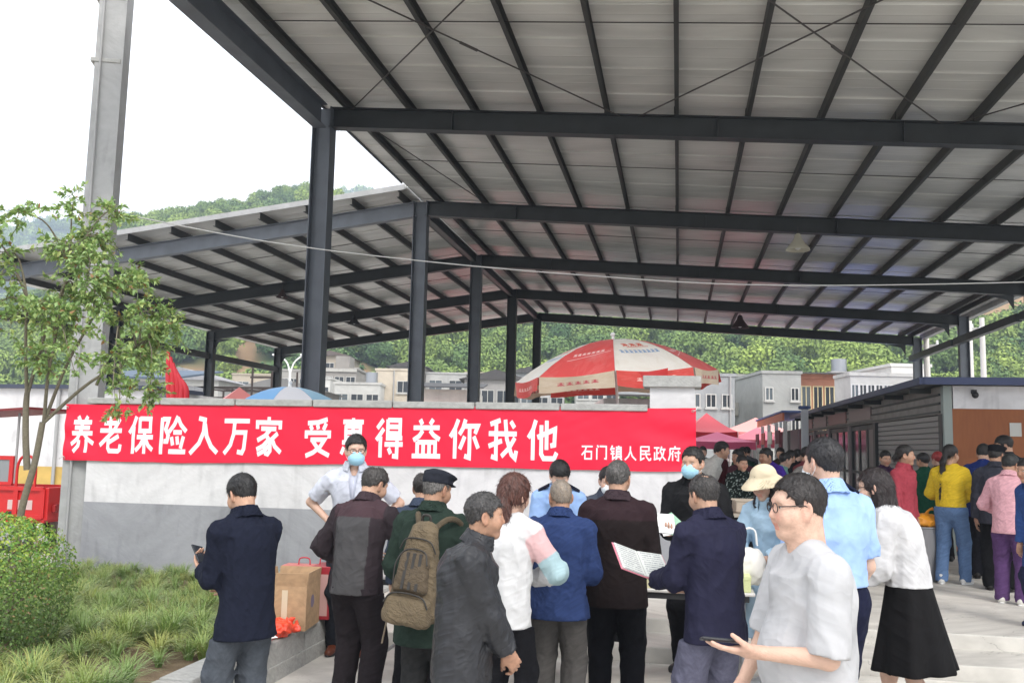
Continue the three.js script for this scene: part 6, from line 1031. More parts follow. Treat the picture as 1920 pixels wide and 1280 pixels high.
// ---------------------------------------------------------------- row of lock-up stalls at the right
{
  const X = 3.93, t = thing('stall_building', 'low row of lock-up stalls with a roller shutter and a brown board end wall', 'building', [X, GF, -15]);
  const L = (x, y, z) => [x - X, y - GF, z + 15], B = (name, a, b, m, parent = t) => part(name, box(...L(...a), ...L(...b)), m, parent);
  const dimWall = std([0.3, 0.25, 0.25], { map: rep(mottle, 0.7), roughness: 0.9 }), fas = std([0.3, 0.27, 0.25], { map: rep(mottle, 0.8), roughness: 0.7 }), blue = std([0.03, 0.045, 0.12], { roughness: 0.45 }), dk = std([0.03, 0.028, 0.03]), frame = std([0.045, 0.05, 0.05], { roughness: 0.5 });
  B('roof', [X - 0.35, 2.78, -31.2], [12, 2.815, -14.7], M.pole); part('roof_edge', box(...L(X - 0.36, 2.74, -14.72), ...L(12.01, 2.85, -14.64)), blue, t); part('roof_edge', box(...L(X - 0.42, 2.74, -31.2), ...L(X - 0.35, 2.84, -14.64)), blue, t);
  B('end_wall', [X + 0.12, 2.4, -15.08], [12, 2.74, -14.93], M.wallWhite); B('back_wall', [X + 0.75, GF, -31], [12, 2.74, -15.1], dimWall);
  // brown plywood boards on the end wall
  const woodT = tex(512, (u, v) => { const g = tn(u * 1, v * 0.12, 40, 3, 4), r = tn(u, v * 0.3, 5, 4, 2), k = 0.5 + 0.25 * g + 0.3 * r; return [0.56 + 0.16 * k, 0.29 + 0.14 * k, 0.11 + 0.1 * k]; }, true);
  for (let i = 0; i < 4; i++) part('board', rboxAt(...L(X + 0.07 + i * 1.23, GF + 0.06, -14.99), ...L(X + 0.07 + i * 1.23 + 1.222, 2.4, -14.935 + 0.006 * (i % 2)), 0.004), std([0.7, 0.72, 0.78], { map: rep(woodT, 0.7), roughness: 0.6 }), t);
  B('notice', [4.82, 2.0, -14.928], [4.98, 2.2, -14.92], std([0.5, 0.5, 0.47])); B('corner_post', [X - 0.02, GF, -15.06], [X + 0.1, 2.74, -14.92], std([0.3, 0.34, 0.32])); 
  const lampT = part('wall_lamp', merge([box(...L(4.3, 2.62, -14.92), ...L(4.36, 2.68, -14.84)), new THREE.SphereGeometry(0.05, 10, 8).translate(...L(4.33, 2.6, -14.82))]), M.dark, t);
  // fascia and signs along the lane side
  B('fascia', [X - 0.02, 2.32, -31], [X + 0.08, 2.74, -15.06], fas); for (const y of [2.34, 2.47, 2.6]) B('fascia_rail', [X - 0.045, y, -31], [X - 0.02, y + 0.03, -15.08], frame); for (let i = 0; i < 9; i++) B('roof_bracket', [X - 0.34, 2.66, -15.6 - i * 1.85], [X - 0.02, 2.74, -15.66 - i * 1.85], frame);
  // roller shutter with its slats
  for (let i = 0; i < 22; i++) { const y = 0.36 + i * 0.089; part('shutter_slat', rboxAt(...L(X + 0.02, y, -19.85), ...L(X + 0.05, y + 0.083, -15.3), 0.012), i % 2 ? std([0.27, 0.26, 0.25], { roughness: 0.45 }) : std([0.25, 0.245, 0.24], { roughness: 0.45 }), t); }
  B('sill', [X - 0.02, GF, -31], [X + 0.1, 0.36, -15.3], M.coping);
  // bays of glazed doors
  const zs = [-15.1, -20.0, -22.9, -25.9, -28.6, -30.9];
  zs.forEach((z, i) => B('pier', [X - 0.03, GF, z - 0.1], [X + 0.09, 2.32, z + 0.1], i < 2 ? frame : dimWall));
  for (let b = 1; b < 5; b++) {
    const z0 = zs[b] - 0.1, z1 = zs[b + 1] + 0.1, n = 3;
    for (let k = 0; k < n; k++) {
      const a = lerp(z0, z1, k / n), c = lerp(z0, z1, (k + 1) / n), d = thingPart('door', t); d.position.set(0.02, 0, 0);
      part('stile', merge([box(...L(X, 0.36, a), ...L(X + 0.05, 2.3, a - 0.07)), box(...L(X, 0.36, c + 0.07), ...L(X + 0.05, 2.3, c)), box(...L(X + 0.002, 2.2, a - 0.07), ...L(X + 0.048, 2.3, c + 0.07)), box(...L(X + 0.002, 0.36, a - 0.07), ...L(X + 0.048, 0.5, c + 0.07)), box(...L(X + 0.002, 1.25, a - 0.07), ...L(X + 0.048, 1.31, c + 0.07))]), frame, d);
      if ((b + k) % 3 !== 1) part('pane', box(...L(X + 0.02, 0.5, a - 0.07), ...L(X + 0.028, 2.2, c + 0.07)), b === 3 ? std([0.2, 0.06, 0.06], { roughness: 0.15 }) : M.glass, d); else part('panel', box(...L(X + 0.02, 0.5, a - 0.07), ...L(X + 0.03, 2.2, c + 0.07)), b > 2 ? std([0.3, 0.11, 0.11], { roughness: 0.5 }) : std([0.13, 0.125, 0.12], { roughness: 0.4 }), d);
    }
    B('sign_board', [X - 0.05, 2.4, z1 + 0.12], [X - 0.02, 2.66, z0 - 0.12], std(b % 2 ? [0.26, 0.2, 0.19] : [0.3, 0.16, 0.15], { roughness: 0.5 }));
  }
}
{ // open-fronted kiosk row with a thin blue roof beyond the stalls
  const t = thing('kiosk_row', 'row of kiosks with a thin blue roof and an orange sign strip beyond the stalls', 'building', [3.2, GF, -30]);
  const L = (x, y, z) => [x - 3.2, y - GF, z + 30], B = (n, a, b, m) => part(n, box(...L(...a), ...L(...b)), m, t);
  B('roof', [3.3, 2.96, -42], [4.6, 3.02, -31.4], std([0.1, 0.16, 0.42], { roughness: 0.5 })); B('sign_strip', [3.34, 2.7, -41.6], [3.4, 2.95, -31.6], std([0.6, 0.17, 0.08], { roughness: 0.5 }));
  for (let i = 0; i < 4; i++) { B('post', [3.38, GF, -31.7 - i * 2.8], [3.5, 2.7, -31.82 - i * 2.8], M.white); B('counter', [3.55, GF, -31.9 - i * 2.8], [4.1, 1.1, -34.3 - i * 2.8], std([[0.4, 0.12, 0.12], [0.5, 0.45, 0.4], [0.15, 0.3, 0.2]][i % 3])); B('back_panel', [4.2, GF, -31.9 - i * 2.8], [4.3, 2.5, -34.3 - i * 2.8], std([[0.12, 0.02, 0.03], [0.25, 0.2, 0.2], [0.1, 0.1, 0.09]][i % 3])); B('menu_board', [3.3, 1.95, -32.2 - i * 2.8], [3.335, 2.4, -33.6 - i * 2.8], std([[0.14, 0.02, 0.03], [0.6, 0.6, 0.5], [0.4, 0.08, 0.06]][i % 3])); }
}
{
  const t = thing('white_post', 'white square steel post with a blue cap in front of the stalls', 'post', [3.18, GF, -24.9]);
  part('shaft', rboxAt(-0.085, 0, -0.085, 0.085, 2.55, 0.085, 0.01), std([0.62, 0.64, 0.68]), t); part('cap', rboxAt(-0.14, 2.55, -0.14, 0.14, 2.63, 0.14, 0.01), std([0.06, 0.09, 0.2]), t); part('base_plate', rboxAt(-0.14, 0, -0.14, 0.14, 0.02, 0.14, 0.004), M.pole, t);
}
{ // goods table between the crowd and the wall end
  const t = thing('stall_table', 'small trestle stall table with a pale crate between the shoppers', 'stall table', [0.93, GF, -11.6], 0.1);
  part('board', rbox(1.0, 0.04, 0.6, 0.01, 0, 0.72, 0), std([0.4, 0.36, 0.3]), t); for (const [x, z] of [[-0.45, -0.25], [0.45, -0.25], [-0.45, 0.25], [0.45, 0.25]]) part('leg', rod([x, 0, z], [x, 0.7, z], 0.018), M.pole, t);
  const c = thing('crate', 'pale beige crate on the small trestle stall table', 'crate', [0.85, GF + 0.742, -11.6], 0.1); part('tub', rbox(0.4, 0.14, 0.3, 0.02, 0, 0.07, 0), std([0.5, 0.42, 0.34]), c); for (const s of [-1, 1]) part('rim', rbox(0.42, 0.02, 0.02, 0.006, 0, 0.145, s * 0.15), std([0.55, 0.47, 0.38]), c);
  const b = thing('bin', 'grey cylindrical bin standing between the red shirt and the yellow sweater', 'bin', [2.85, GF, -11.9]); part('drum', new THREE.LatheGeometry([[0, 0], [0.15, 0], [0.17, 0.6], [0.175, 0.62], [0.16, 0.62], [0.145, 0.02]].map((q) => V(q[0], q[1], 0)).map((v) => new THREE.Vector2(v.x, v.y)), 22), std([0.26, 0.26, 0.27]), b); part('rim', new THREE.TorusGeometry(0.17, 0.012, 6, 22).rotateX(Math.PI / 2).translate(0, 0.62, 0), std([0.3, 0.3, 0.3]), b);
  const o = thing('orange_bag', 'bright orange bag of fruit on top of the grey bin', 'bag', [2.86, GF + 0.62, -11.88]), of = ellipsoid(V(0, 0.07, 0), [0.19, 0.09, 0.16]); part('sack', mesher((x, y, z) => of(x, y, z) + 0.02 * noise3(x * 18, y * 18, z * 18), V(-0.25, -0.05, -0.22), V(0.25, 0.2, 0.22), 0.014), std([0.75, 0.3, 0.02], { roughness: 0.4 }), o); part('knot', tapered([[0.02, 0.14, 0], [0.05, 0.2, 0.02], [0.1, 0.22, 0.02]], [0.025, 0.012, 0.02], 6), std([0.7, 0.28, 0.02]), o);
}
// ---------------------------------------------------------------- left side: white building, red cargo tricycle
{
  const t = thing('white_building', 'long white single-storey building with a dark roof edge at the left', 'building', [-14, GF, -17]);
  part('wall', box(-9, 0.86, -0.15, 3.6, 2.42, 0), M.wallWhite, t); part('yellow_band', box(-9, 0.5, -0.152, 3.6, 0.86, 0.004), std([0.62, 0.42, 0.12], { map: rep(mottle, 0.6) }), t); part('lower_wall', box(-9, -0.1, -0.153, 3.6, 0.5, 0.008), M.wallGrey, t); part('roof_edge', box(-9.1, 2.42, -2, 3.75, 2.5, 0.12), std([0.05, 0.06, 0.09]), t); part('side_wall', box(3.45, -0.1, -6, 3.6, 2.42, -0.15), M.wallWhite, t);
  part('downpipe', rod([1.7, 0, 0.05], [1.7, 2.4, 0.05], 0.035, 8), M.pole, t);
}
{
  const red = std([0.58, 0.02, 0.02], { roughness: 0.4 }), dred = std([0.2, 0.02, 0.022], { roughness: 0.6 }), t = thing('cargo_tricycle', 'red cargo tricycle with a dark red canopy parked behind the planter', 'tricycle', [-8.55, 0.2, -11.3], 0.08);
  part('bed_floor', box(-0.9, 0.42, -0.6, 0.62, 0.48, 0.6), red, t);
  const side = thingPart('bed_side', t); part('panel', box(-0.9, 0.48, 0.58, 0.6, 0.84, 0.6), red, side); for (let i = 0; i < 5; i++) part('rib', box(-0.88 + i * 0.36, 0.48, 0.601, -0.82 + i * 0.36, 0.84, 0.63), red, side); part('top_rail', box(-0.9, 0.82, 0.575, 0.6, 0.87, 0.635), red, side); part('bottom_rail', box(-0.9, 0.47, 0.602, 0.6, 0.52, 0.633), red, side); part('worn_plate', box(0.12, 0.58, 0.602, 0.45, 0.7, 0.606), std([0.6, 0.45, 0.43]), side);
  part('bed_side_far', box(-0.9, 0.48, -0.6, 0.6, 0.84, -0.58), red, t); part('tailgate', rboxAt(0.6, 0.45, -0.6, 0.66, 0.86, 0.6, 0.01), red, t); part('tail_lamp', rbox(0.05, 0.1, 0.16, 0.015, 0.69, 0.6, 0.45), std([0.35, 0.02, 0.02], { roughness: 0.25 }), t);
  part('screen_frame', merge([box(-0.9, 0.88, 0.5, 0.1, 0.92, 0.54), box(-0.9, 1.2, 0.5, 0.1, 1.25, 0.54), box(0.06, 0.9, 0.498, 0.11, 1.25, 0.542)]), red, t); part('screen', box(-0.9, 0.92, 0.515, 0.06, 1.2, 0.525), std([0.25, 0.27, 0.28], { roughness: 0.3 }), t);
  part('handrail', tube([[0.18, 0.85, 0.55], [0.19, 1.15, 0.55], [0.24, 1.24, 0.55], [0.36, 1.24, 0.55], [0.42, 1.15, 0.55], [0.43, 0.85, 0.55]], 0.018, 30, 7), red, t);
  part('canopy', merge([bar([-1.2, 1.74, 0.1], [0.38, 1.86, 0.1], 1.2, 0.03), bar([-1.0, 1.25, 0.5], [-0.3, 1.74, 0.5], 0.03, 0.3)]), dred, t); for (const x of [-0.9, 0.12]) part('canopy_post', rod([x, 0.9, 0.5], [x, 1.8, 0.5], 0.016), M.pole, t);
  for (const z of [-0.55, 0.55]) { const w = part('wheel', new THREE.TorusGeometry(0.24, 0.06, 8, 20).translate(0.2, 0.3, z), M.dark, t); part('rim', new THREE.CylinderGeometry(0.2, 0.2, 0.05, 16).rotateX(Math.PI / 2).translate(0.2, 0.3, z), M.pole, w); }
  part('wheel', new THREE.TorusGeometry(0.24, 0.06, 8, 20).translate(-1.5, 0.3, 0), M.dark, t); part('frame_bar', rod([-1.5, 0.4, 0], [-0.8, 0.5, 0], 0.04), red, t);
}

// ---------------------------------------------------------------- the town behind the market
const bMat = new Map(), bm = (c, r = 0.85) => { const k = c.join() + r; if (!bMat.has(k)) bMat.set(k, std(c, { map: rep(grime, 0.11), bumpMap: rep(grainBump, 0.4), bumpScale: 0.01, roughness: r })); return bMat.get(k); };
// a house between two front corners (x0,z0) and (x1,z1): rows and columns of windows with panes, frames and sills
function house(label, [x0, z0], [x1, z1], topY, depth, o) {
  const w = Math.hypot(x1 - x0, z1 - z0), t = thing(o.name ?? 'town_house', label, 'building', [x0, 0, z0], Math.atan2(-(z1 - z0), x1 - x0)), H = topY, wall = bm(o.c);
  part('wall', box(0, -0.2, -depth, w, H, 0), wall, t);
  const R = o.rows ?? 2, C = o.cols ?? 2, fh = o.fh ?? 3, wh = o.wh ?? 1.4, ww = Math.min(o.ww ?? 1.3, w / C * 0.75), y0 = H - (o.topGap ?? 0.9);
  for (let r = 0; r < R; r++) for (let c = 0; c < C; c++) {
    if (o.skip && o.skip(r, c)) continue;
    const cx = (c + 0.5) * w / C + (o.shift ?? 0), ty = y0 - r * fh, f = part('window', merge([box(cx - ww / 2 - 0.06, ty - wh - 0.06, 0.003, cx - ww / 2, ty + 0.06, 0.07), box(cx + ww / 2, ty - wh - 0.06, 0.003, cx + ww / 2 + 0.06, ty + 0.06, 0.07), box(cx - ww / 2, ty, 0.003, cx + ww / 2, ty + 0.06, 0.07), box(cx - ww / 2, ty - wh - 0.06, 0.003, cx + ww / 2, ty - wh, 0.07), box(cx - 0.025, ty - wh, 0.003, cx + 0.025, ty, 0.05)]), bm(o.fc ?? [0.6, 0.6, 0.58]), t);
    part('pane', box(cx - ww / 2, ty - wh, 0.004, cx + ww / 2, ty, 0.02), (r * 5 + c * 3) % 4 === 0 ? std([0.1, 0.12, 0.13], { roughness: 0.2 }) : M.glass, f);
    if (!o.plain) part('sill', box(cx - ww / 2 - 0.12, ty - wh - 0.16, 0.003, cx + ww / 2 + 0.12, ty - wh - 0.062, 0.16), bm([0.5, 0.5, 0.48]), f);
    if (o.sun) part('awning', bar([cx - ww / 2 - 0.1, ty + 0.25, 0.3], [cx + ww / 2 + 0.1, ty + 0.25, 0.3], 0.6, 0.05), bm(o.sun), f);
  }
  if (o.band) for (let r = 0; r <= R; r++) { const y = y0 + 0.5 - r * fh; part('floor_band', box(-0.04, y, 0.002, w + 0.04, y + 0.3, 0.14), bm(o.band), t); }
  if (o.balcony) for (let r = 0; r < R; r++) { const y = y0 - wh - 0.35 - r * fh; part('balcony', merge([box(-0.02, y - 0.12, 0.004, w + 0.02, y, 1.0), box(-0.02, y, 0.94, w + 0.02, y + 0.75, 1.0)]), bm(o.balcony), t); }
  if (o.roof === 'pitched') { const sh = new THREE.Shape([[-0.5, 0], [w / 2, Math.min(1.6, w * 0.16)], [w + 0.5, 0]].map((p) => new THREE.Vector2(...p))); part('roof', new THREE.ExtrudeGeometry(sh, { depth: depth + 0.8, bevelEnabled: false }).translate(0, H, -depth - 0.4), bm(o.rc ?? [0.09, 0.085, 0.085]), t); }
  else if (o.roof === 'shed') part('roof', bar([w / 2, H + 0.1, 0.9], [w / 2, H + 0.9, -depth], w + 0.8, 0.08), bm(o.rc ?? [0.1, 0.1, 0.11]), t);
  else { part('parapet', merge([box(-0.08, H, -0.2, w + 0.08, H + 0.18, 0.08), box(-0.08, H, -depth, 0.14, H + 0.18, -0.2), box(w - 0.14, H, -depth, w + 0.08, H + 0.18, -0.2)]), bm(o.pc ?? o.c), t); if (o.hut) part('roof_hut', box(w * 0.2, H, -depth * 0.7, w * 0.62, H + 1.6, -depth * 0.35), bm(o.c), t); if (o.tank) part('water_tank', new THREE.CylinderGeometry(0.5, 0.5, 1.1, 14).translate(w * 0.75, H + 0.56, -1.6), std([0.35, 0.36, 0.38], { roughness: 0.35, metalness: 0.6 }), t); }
  if (o.pipe) part('downpipe', rod([w * o.pipe, 0, 0.1], [w * o.pipe, H, 0.1], 0.06), bm([0.4, 0.4, 0.4]), t);
  return t;
}
house('plain pale grey house with two small windows just right of the banner pier', [0.5, -56], [3.27, -56.47], 6.0, 8, { c: [0.36, 0.38, 0.39], rows: 2, cols: 3, wh: 0.7, ww: 0.5, topGap: 1.1, skip: (r, c) => r === 1 && c === 1, pipe: 0.9 });
house('grey house with balconies between two pale concrete blocks', [3.4, -65.4], [5.76, -66.06], 6.7, 9, { c: [0.34, 0.34, 0.32], rows: 3, cols: 1, fh: 2.4, balcony: [0.5, 0.49, 0.44], topGap: 0.8 });
house('tall blank pale concrete block left of the orange house', [5.06, -58.8], [7.38, -59.24], 6.4, 10, { c: [0.38, 0.39, 0.38], rows: 3, cols: 3, fh: 1.9, wh: 0.7, ww: 0.4, topGap: 0.9, skip: (r, c) => (r + c) % 3 === 1, roof: 'flat' });
house('narrow orange-fronted house with cream window surrounds', [7.44, -60.26], [9.6, -60.65], 6.4, 9, { c: [0.55, 0.26, 0.17], rows: 3, cols: 3, fh: 2.4, wh: 1.35, ww: 0.5, topGap: 0.7, fc: [0.72, 0.62, 0.38], band: [0.6, 0.27, 0.18], rc: [0.1, 0.1, 0.1], roof: 'shed' });
house('slim grey house with a rooftop water tank', [9.75, -62.7], [11.09, -62.95], 6.7, 3, { c: [0.4, 0.4, 0.41], rows: 2, cols: 1, topGap: 1.0, tank: 1 });
house('white block with a long dark ribbon of windows', [9.09, -52.43], [12.51, -53.04], 5.8, 2.5, { c: [0.5, 0.5, 0.49], rows: 2, cols: 8, fh: 2.6, wh: 1.1, ww: 0.5, topGap: 0.5, plain: 1, fc: [0.6, 0.6, 0.6], hut: 0 });
house('white upper-storey house behind the ribbon-windowed block', [12.6, -59.1], [14.94, -59.6], 6.9, 8, { c: [0.7, 0.7, 0.69], rows: 1, cols: 2, topGap: 0.8 });
house('grey concrete house with a flat roof left of the second column', [-35.8, -79.9], [-33.2, -80.4], 8.0, 8, { c: [0.38, 0.37, 0.35], rows: 3, cols: 3, fh: 2.5, wh: 1.2, topGap: 0.7, balcony: [0.44, 0.43, 0.4] });
house('low white house behind the blue parasol', [-31.6, -75.6], [-29.4, -76], 7.0, 8, { c: [0.66, 0.66, 0.64], rows: 3, cols: 2, fh: 2.3, topGap: 0.7 });
house('grey-brown stepped house between the first two columns', [-33.84, -85.36], [-30.6, -85.9], 8.6, 8, { c: [0.32, 0.3, 0.28], rows: 3, cols: 3, fh: 2.5, topGap: 0.7, hut: 1, band: [0.5, 0.49, 0.46] });
house('cream house standing tallest beside the second column', [-24.94, -74.77], [-21.9, -75.3], 7.7, 9, { c: [0.62, 0.55, 0.45], rows: 3, cols: 2, fh: 2.5, wh: 0.9, ww: 0.9, topGap: 0.9, skip: (r, c) => r === 0 && c === 0, pipe: 0.5 });
house('white shopfront house with red awnings between the second and third columns', [-17.2, -59.9], [-13.1, -60.6], 5.3, 8, { c: [0.64, 0.62, 0.57], rows: 2, cols: 4, fh: 2.6, wh: 1.3, ww: 0.7, topGap: 1.2, sun: [0.42, 0.08, 0.06], roof: 'shed', rc: [0.07, 0.07, 0.075] });
house('dark-roofed house behind the third column', [-19.2, -82.9], [-13.6, -83.9], 7.6, 9, { c: [0.36, 0.35, 0.34], rows: 2, cols: 4, fh: 2.6, topGap: 1.0, roof: 'pitched' });
house('weathered white house behind the shopfront', [-27.2, -71.3], [-23.6, -72], 6.3, 8, { c: [0.55, 0.55, 0.53], rows: 2, cols: 3, fh: 2.4, topGap: 0.8, tank: 1 });
house('grey house seen beside the fourth column', [-13.4, -78.9], [-9.6, -79.4], 6.6, 8, { c: [0.45, 0.45, 0.45], rows: 2, cols: 3, topGap: 0.8 });
house('long pale warehouse under the parasol edge', [-9.0, -66], [0.2, -67.4], 3.9, 10, { name: 'warehouse', c: [0.42, 0.43, 0.42], rows: 1, cols: 9, wh: 0.9, ww: 0.6, topGap: 0.6, roof: 'shed', rc: [0.3, 0.31, 0.32] });
house('white house with blue-grey roof at the left behind the tree', [-24.6, -36.2], [-21.4, -36.8], 4.1, 6, { c: [0.5, 0.52, 0.55], rows: 1, cols: 3, topGap: 0.6, wh: 1.0, roof: 'shed', rc: [0.1, 0.14, 0.2] });
house('low brick-grey house left of the first column', [-29, -58], [-23.5, -59], 5.0, 7, { c: [0.3, 0.29, 0.28], rows: 1, cols: 4, topGap: 0.8, roof: 'pitched', rc: [0.22, 0.22, 0.22] });
house('grey hillside house at the far left behind the pole', [-41, -66], [-35, -67], 6.2, 8, { c: [0.5, 0.5, 0.48], rows: 2, cols: 3, topGap: 0.8, roof: 'pitched', rc: [0.3, 0.3, 0.32] });
house('brown-roofed hillside house between the left shed columns', [-37.4, -92], [-34.2, -92.5], 10.6, 8, { c: [0.5, 0.44, 0.36], rows: 2, cols: 3, topGap: 0.8, roof: 'pitched', rc: [0.16, 0.13, 0.12] });
house('small white house with a lean-to roof behind the wall pier', [-3.3, -42], [-0.4, -42.5], 3.9, 5, { c: [0.62, 0.62, 0.6], rows: 1, cols: 3, topGap: 0.7, wh: 0.8, ww: 0.7, roof: 'shed', rc: [0.28, 0.29, 0.3] });
[['small white house high behind the grey stepped house', -36.5, -93, 9.3, 3.2, [0.56, 0.56, 0.54], 3], ['narrow brown-grey house behind the cream house', -29.8, -94, 9.6, 3.6, [0.36, 0.33, 0.3], 3], ['pale two-tone house to the right of the cream house', -26.2, -95, 9.0, 4.2, [0.5, 0.5, 0.49], 3], ['small ochre house behind the shopfront roof', -22.4, -97, 9.2, 3.4, [0.5, 0.42, 0.3], 3], ['grey house behind the third column roofline', -17.8, -98, 9.4, 4.0, [0.42, 0.43, 0.44], 3], ['white house furthest right behind the wall coping', -10.4, -96, 8.4, 4.4, [0.6, 0.6, 0.58], 2], ['low tan house left of the street lamp', -44.5, -88, 8.2, 4.2, [0.48, 0.42, 0.34], 2]].forEach(([l, x, z, h, w, c, r], i) => house(l, [x, z], [x + w, z - 0.6], h, 6, { c, rows: r, cols: 2 + (i % 2), fh: 2.4, wh: 1.1, topGap: 0.7, roof: i % 3 === 1 ? 'pitched' : 'flat', balcony: i % 3 === 0 ? [0.5, 0.49, 0.46] : undefined, band: i % 2 ? [0.45, 0.44, 0.42] : undefined }));
{ // bare steel frame of a half-built shelter
  const t = thing('steel_frame', 'bare rusty steel frame of an unfinished shelter seen under the left roof', 'frame', [-20.6, 0, -42]), m = std([0.06, 0.045, 0.04]);
  for (let i = 0; i < 6; i++) for (const z of [0, -3]) part('post', rod([-2.6 + i * 1.0, 0, z], [-2.6 + i * 1.0, 4.2 + (i === 3 || i === 4 ? 1.0 : 0), z], 0.05), m, t);
  for (const y of [3.2, 3.7, 4.2]) for (const z of [0, -3]) part('rail', bar([-2.7, y, z], [2.5, y, z], 0.07, 0.09), m, t); for (const y of [4.7, 5.2]) part('rail', bar([0.3, y, 0], [1.5, y, 0], 0.07, 0.09), m, t); for (let i = 0; i < 6; i++) part('cross_beam', bar([-2.6 + i, 4.2, 0], [-2.6 + i, 4.2, -3], 0.06, 0.08), m, t);
}
for (const [x, z, h, l] of [[12.9, -42.9, 7.6, 'white concrete utility pole right of the far shed corner'], [12.25, -42.4, 7.4, 'thinner white utility pole close to the far shed corner'], [9.55, -38.6, 6.4, 'slim white pole beside the right-hand shed column']]) {
  const t = thing('utility_pole', l, 'utility pole', [x, 0, z]); part('shaft', new THREE.CylinderGeometry(0.1, 0.15, h, 10).translate(0, h / 2, 0), bm([0.66, 0.64, 0.62]), t); part('crossarm', box(-0.5, h - 0.55, -0.05, 0.5, h - 0.43, 0.05), bm([0.4, 0.4, 0.4]), t); for (const s of [-0.4, 0, 0.4]) part('insulator', new THREE.CylinderGeometry(0.045, 0.055, 0.16, 8).translate(s, h - 0.35, 0), M.white, t);
}
{
  const t = thing('street_lamp', 'white two-armed street lamp standing between the left shed columns', 'street lamp', [-24.6, 0, -56.5]);
  part('pole', new THREE.CylinderGeometry(0.07, 0.11, 6.3, 10).translate(0, 3.15, 0), M.white, t); for (const s of [-1, 1]) { part('arm', tube([[0, 6.0, 0], [s * 0.25, 6.7, 0], [s * 0.75, 7.15, 0]], 0.05, 14, 6), M.white, t); part('lamp_head', rbox(0.6, 0.12, 0.24, 0.04, s * 0.95, 7.2, 0), M.white, t); }
}
// ---------------------------------------------------------------- wooded hills
const AZ0 = -0.1776; // heading of the valley axis
const skyFront = [[-1.2, 60], [-0.55, 150], [-0.43, 250], [-0.4, 335], [-0.31, 395], [-0.214, 432], [-0.18, 415], [-0.147, 385], [-0.09, 390], [0.02, 420], [0.3, 450], [0.55, 450], [1.2, 250]], skyFar = [[-1.2, 260], [-0.5, 330], [-0.4, 372], [-0.3, 385], [-0.2, 436], [-0.175, 456], [-0.15, 446], [-0.125, 454], [-0.05, 430], [0.3, 400], [1.2, 260]];
const curve = (c, a) => { for (let i = 1; i < c.length; i++) if (a < c[i][0]) return lerp(c[i - 1][1], c[i][1], clamp((a - c[i - 1][0]) / (c[i][0] - c[i - 1][0]))); return c[c.length - 1][1]; };
const hillY = (a, r, far) => far ? (curve(skyFar, a) / 1752) * 820 * sstep(480, 820, r) * (1 + 0.03 * noise3(a * 20, 3, 1)) + 8 * fbm(a * 14, r * 0.012, 3, 4) * sstep(480, 600, r)
  : (curve(skyFront, a) / 1752) * 300 * Math.pow(sstep(92, 300, r), 0.9) * (r > 300 ? 1 - 0.3 * sstep(300, 420, r) : 1) + 9 * fbm(a * 9, r * 0.02, 5, 4) * sstep(95, 150, r) * sstep(320, 220, r);
const scar = (a, r) => { const d = (a0, r0, wa, wr) => Math.hypot((a - a0) / wa, (r - r0) / wr) < 1 + 0.5 * noise3(a * 60, r * 0.15, 2); return d(-0.205, 150, 0.018, 16) || d(-0.165, 142, 0.014, 12) || d(-0.125, 138, 0.02, 6) || d(-0.275, 150, 0.02, 18) || d(0.505, 165, 0.07, 9) || d(0.52, 205, 0.06, 7) || d(0.55, 135, 0.03, 6) || d(-0.33, 140, 0.03, 8); };
for (const far of [false, true]) {
  const na = 150, nr = far ? 40 : 60, r0 = far ? 470 : 88, r1 = far ? 1000 : 430, pos = [], idx = [], col = [], uv = [];
  for (let i = 0; i <= nr; i++) for (let j = 0; j <= na; j++) {
    const r = lerp(r0, r1, i / nr), a = lerp(-1.2, 1.2, j / na), h = AZ0 + a, y = hillY(a, r, far) - (i === 0 ? 1 : 0.1);
    pos.push(Math.sin(h) * r, y, -Math.cos(h) * r); uv.push(a * 200, r); const s = !far && scar(a, r), k = 0.85 + 0.4 * noise3(a * 40, r * 0.05, 6); col.push(...(s ? [0.34 * k, 0.22 * k, 0.12 * k] : far ? [0.06 * k, 0.1 * k, 0.04 * k] : [0.1 * k, 0.16 * k, 0.045 * k]));
    if (i < nr && j < na) { const o = i * (na + 1) + j; idx.push(o, o + 1, o + na + 1, o + 1, o + na + 2, o + na + 1); }
  }
  const g = new THREE.BufferGeometry(); g.setAttribute('position', new THREE.Float32BufferAttribute(pos, 3)); g.setAttribute('uv', new THREE.Float32BufferAttribute(uv, 2)); g.setAttribute('color', new THREE.Float32BufferAttribute(col, 3)); g.setIndex(idx); g.computeVertexNormals();
  struct(far ? 'mountain' : 'hillside', g, std([1, 1, 1], { vertexColors: true, roughness: 1 }));
}
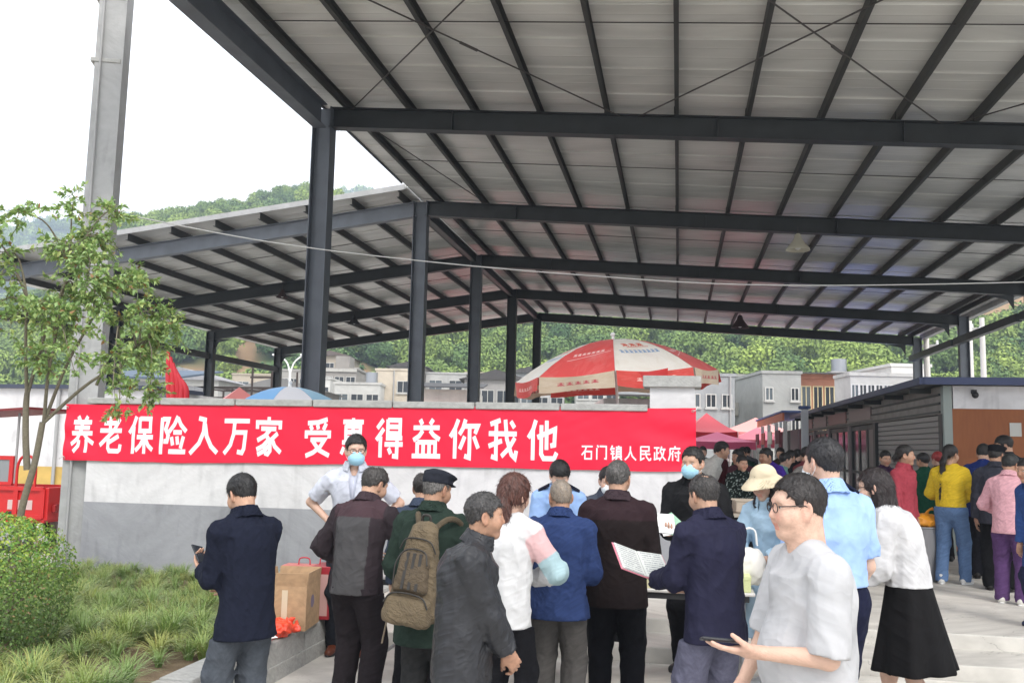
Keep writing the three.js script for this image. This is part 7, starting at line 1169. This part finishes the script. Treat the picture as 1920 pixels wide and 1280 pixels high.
{ // crowns: clumps of leaf-sprays spread through an uneven volume
  const crown = (sd, n, tall, big = 1) => {
    reseed(sd); const pos = [], idx = [], col = [], lobes = []; for (let i = 0; i < 7; i++) lobes.push([rr(-0.5, 0.5), rr(0.25, 0.95) * tall, rr(-0.5, 0.5), rr(0.3, 0.52)]);
    for (let i = 0; i < n; i++) {
      const L = lobes[i % 7], z = rr(-0.6, 1), a = rr(0, 6.283), q = Math.sqrt(Math.max(0, 1 - z * z)), R = L[3] * Math.pow(rnd(), 0.25), c = V(L[0] + q * Math.cos(a) * R, L[1] + z * R, L[2] + q * Math.sin(a) * R), n1 = V(q * Math.cos(a), z, q * Math.sin(a)).add(V(rr(-0.9, 0.9), rr(-0.5, 0.9), rr(-0.9, 0.9))).normalize(), t = V(rr(-1, 1), rr(-1, 1), rr(-1, 1)); t.addScaledVector(n1, -t.dot(n1)).normalize(); const b = V().crossVectors(n1, t), s = rr(0.04, 0.09) * big, o = pos.length / 3, k = 0.7 + 0.5 * rnd();
      for (const [u, v] of [[-1, -0.3], [0.1, -0.6], [1, 0.1], [0.2, 0.7], [-0.6, 0.5]]) { const p = c.clone().addScaledVector(t, u * s).addScaledVector(b, v * s); pos.push(p.x, p.y, p.z); col.push(k, k, k * 0.95); } idx.push(o, o + 1, o + 2, o, o + 2, o + 3, o, o + 3, o + 4);
    }
    const g = new THREE.BufferGeometry(); g.setAttribute('position', new THREE.Float32BufferAttribute(pos, 3)); g.setAttribute('color', new THREE.Float32BufferAttribute(col, 3)); g.setIndex(idx); g.computeVertexNormals(); return g;
  };
  const mat = std([1, 1, 1], { vertexColors: true, roughness: 0.9, side: THREE.DoubleSide }), m4 = new THREE.Matrix4(), q4 = new THREE.Quaternion(), cc = new THREE.Color();
  const wood = (name, label, geo, N, sd, r0, r1, s0, s1, far, keep) => {
    reseed(sd); const list = [];
    for (let i = 0; i < N * 3 && list.length < N; i++) { const a = rr(-0.72, 0.72), r = Math.sqrt(lerp(r0 * r0, r1 * r1, rnd())); if (!far && scar(a, r)) continue; if (noise3(a * 30, r * 0.04, keep) < -0.28) continue; list.push([a, r]); }
    const im = new THREE.InstancedMesh(geo, mat, list.length);
    list.forEach(([a, r], i) => { const h = AZ0 + a, s = rr(s0, s1); m4.compose(V(Math.sin(h) * r, hillY(a, r, far) - 0.3 * s, -Math.cos(h) * r), q4.setFromEuler(new THREE.Euler(rr(-0.1, 0.1), rr(0, 6.28), rr(-0.1, 0.1))), V(s * rr(0.85, 1.15), s * rr(0.9, 1.3), s * rr(0.85, 1.15))); im.setMatrixAt(i, m4); const y = clamp(0.5 + 0.8 * noise3(a * 22, r * 0.025, 9) + rr(-0.3, 0.3)); cc.setRGB(lerp(0.08, 0.32, y), lerp(0.16, 0.42, y), lerp(0.055, 0.09, y)); im.setColorAt(i, cc); });
    im.name = name; im.userData.kind = 'stuff'; im.userData.label = label; im.userData.category = 'wood'; scene.add(im);
  };
  wood('hillside_wood', 'broadleaf wood covering the near green hillside behind the town', crown(3, 1900, 1), 6500, 101, 97, 330, 2.4, 4.2, false, 1);
  wood('hillside_conifers', 'taller dark trees scattered through the near hillside wood', crown(4, 1700, 1.7), 1500, 102, 105, 320, 2.2, 3.6, false, 4);
  wood('mountain_wood', 'far wood on the hazy mountain behind the hill', crown(5, 260, 1, 1.6), 3500, 103, 500, 850, 6, 10, true, 2);
}
scene.fog = new THREE.FogExp2(new THREE.Color(0.66, 0.79, 0.98), 0.0011);

renderer.render(scene, camera);
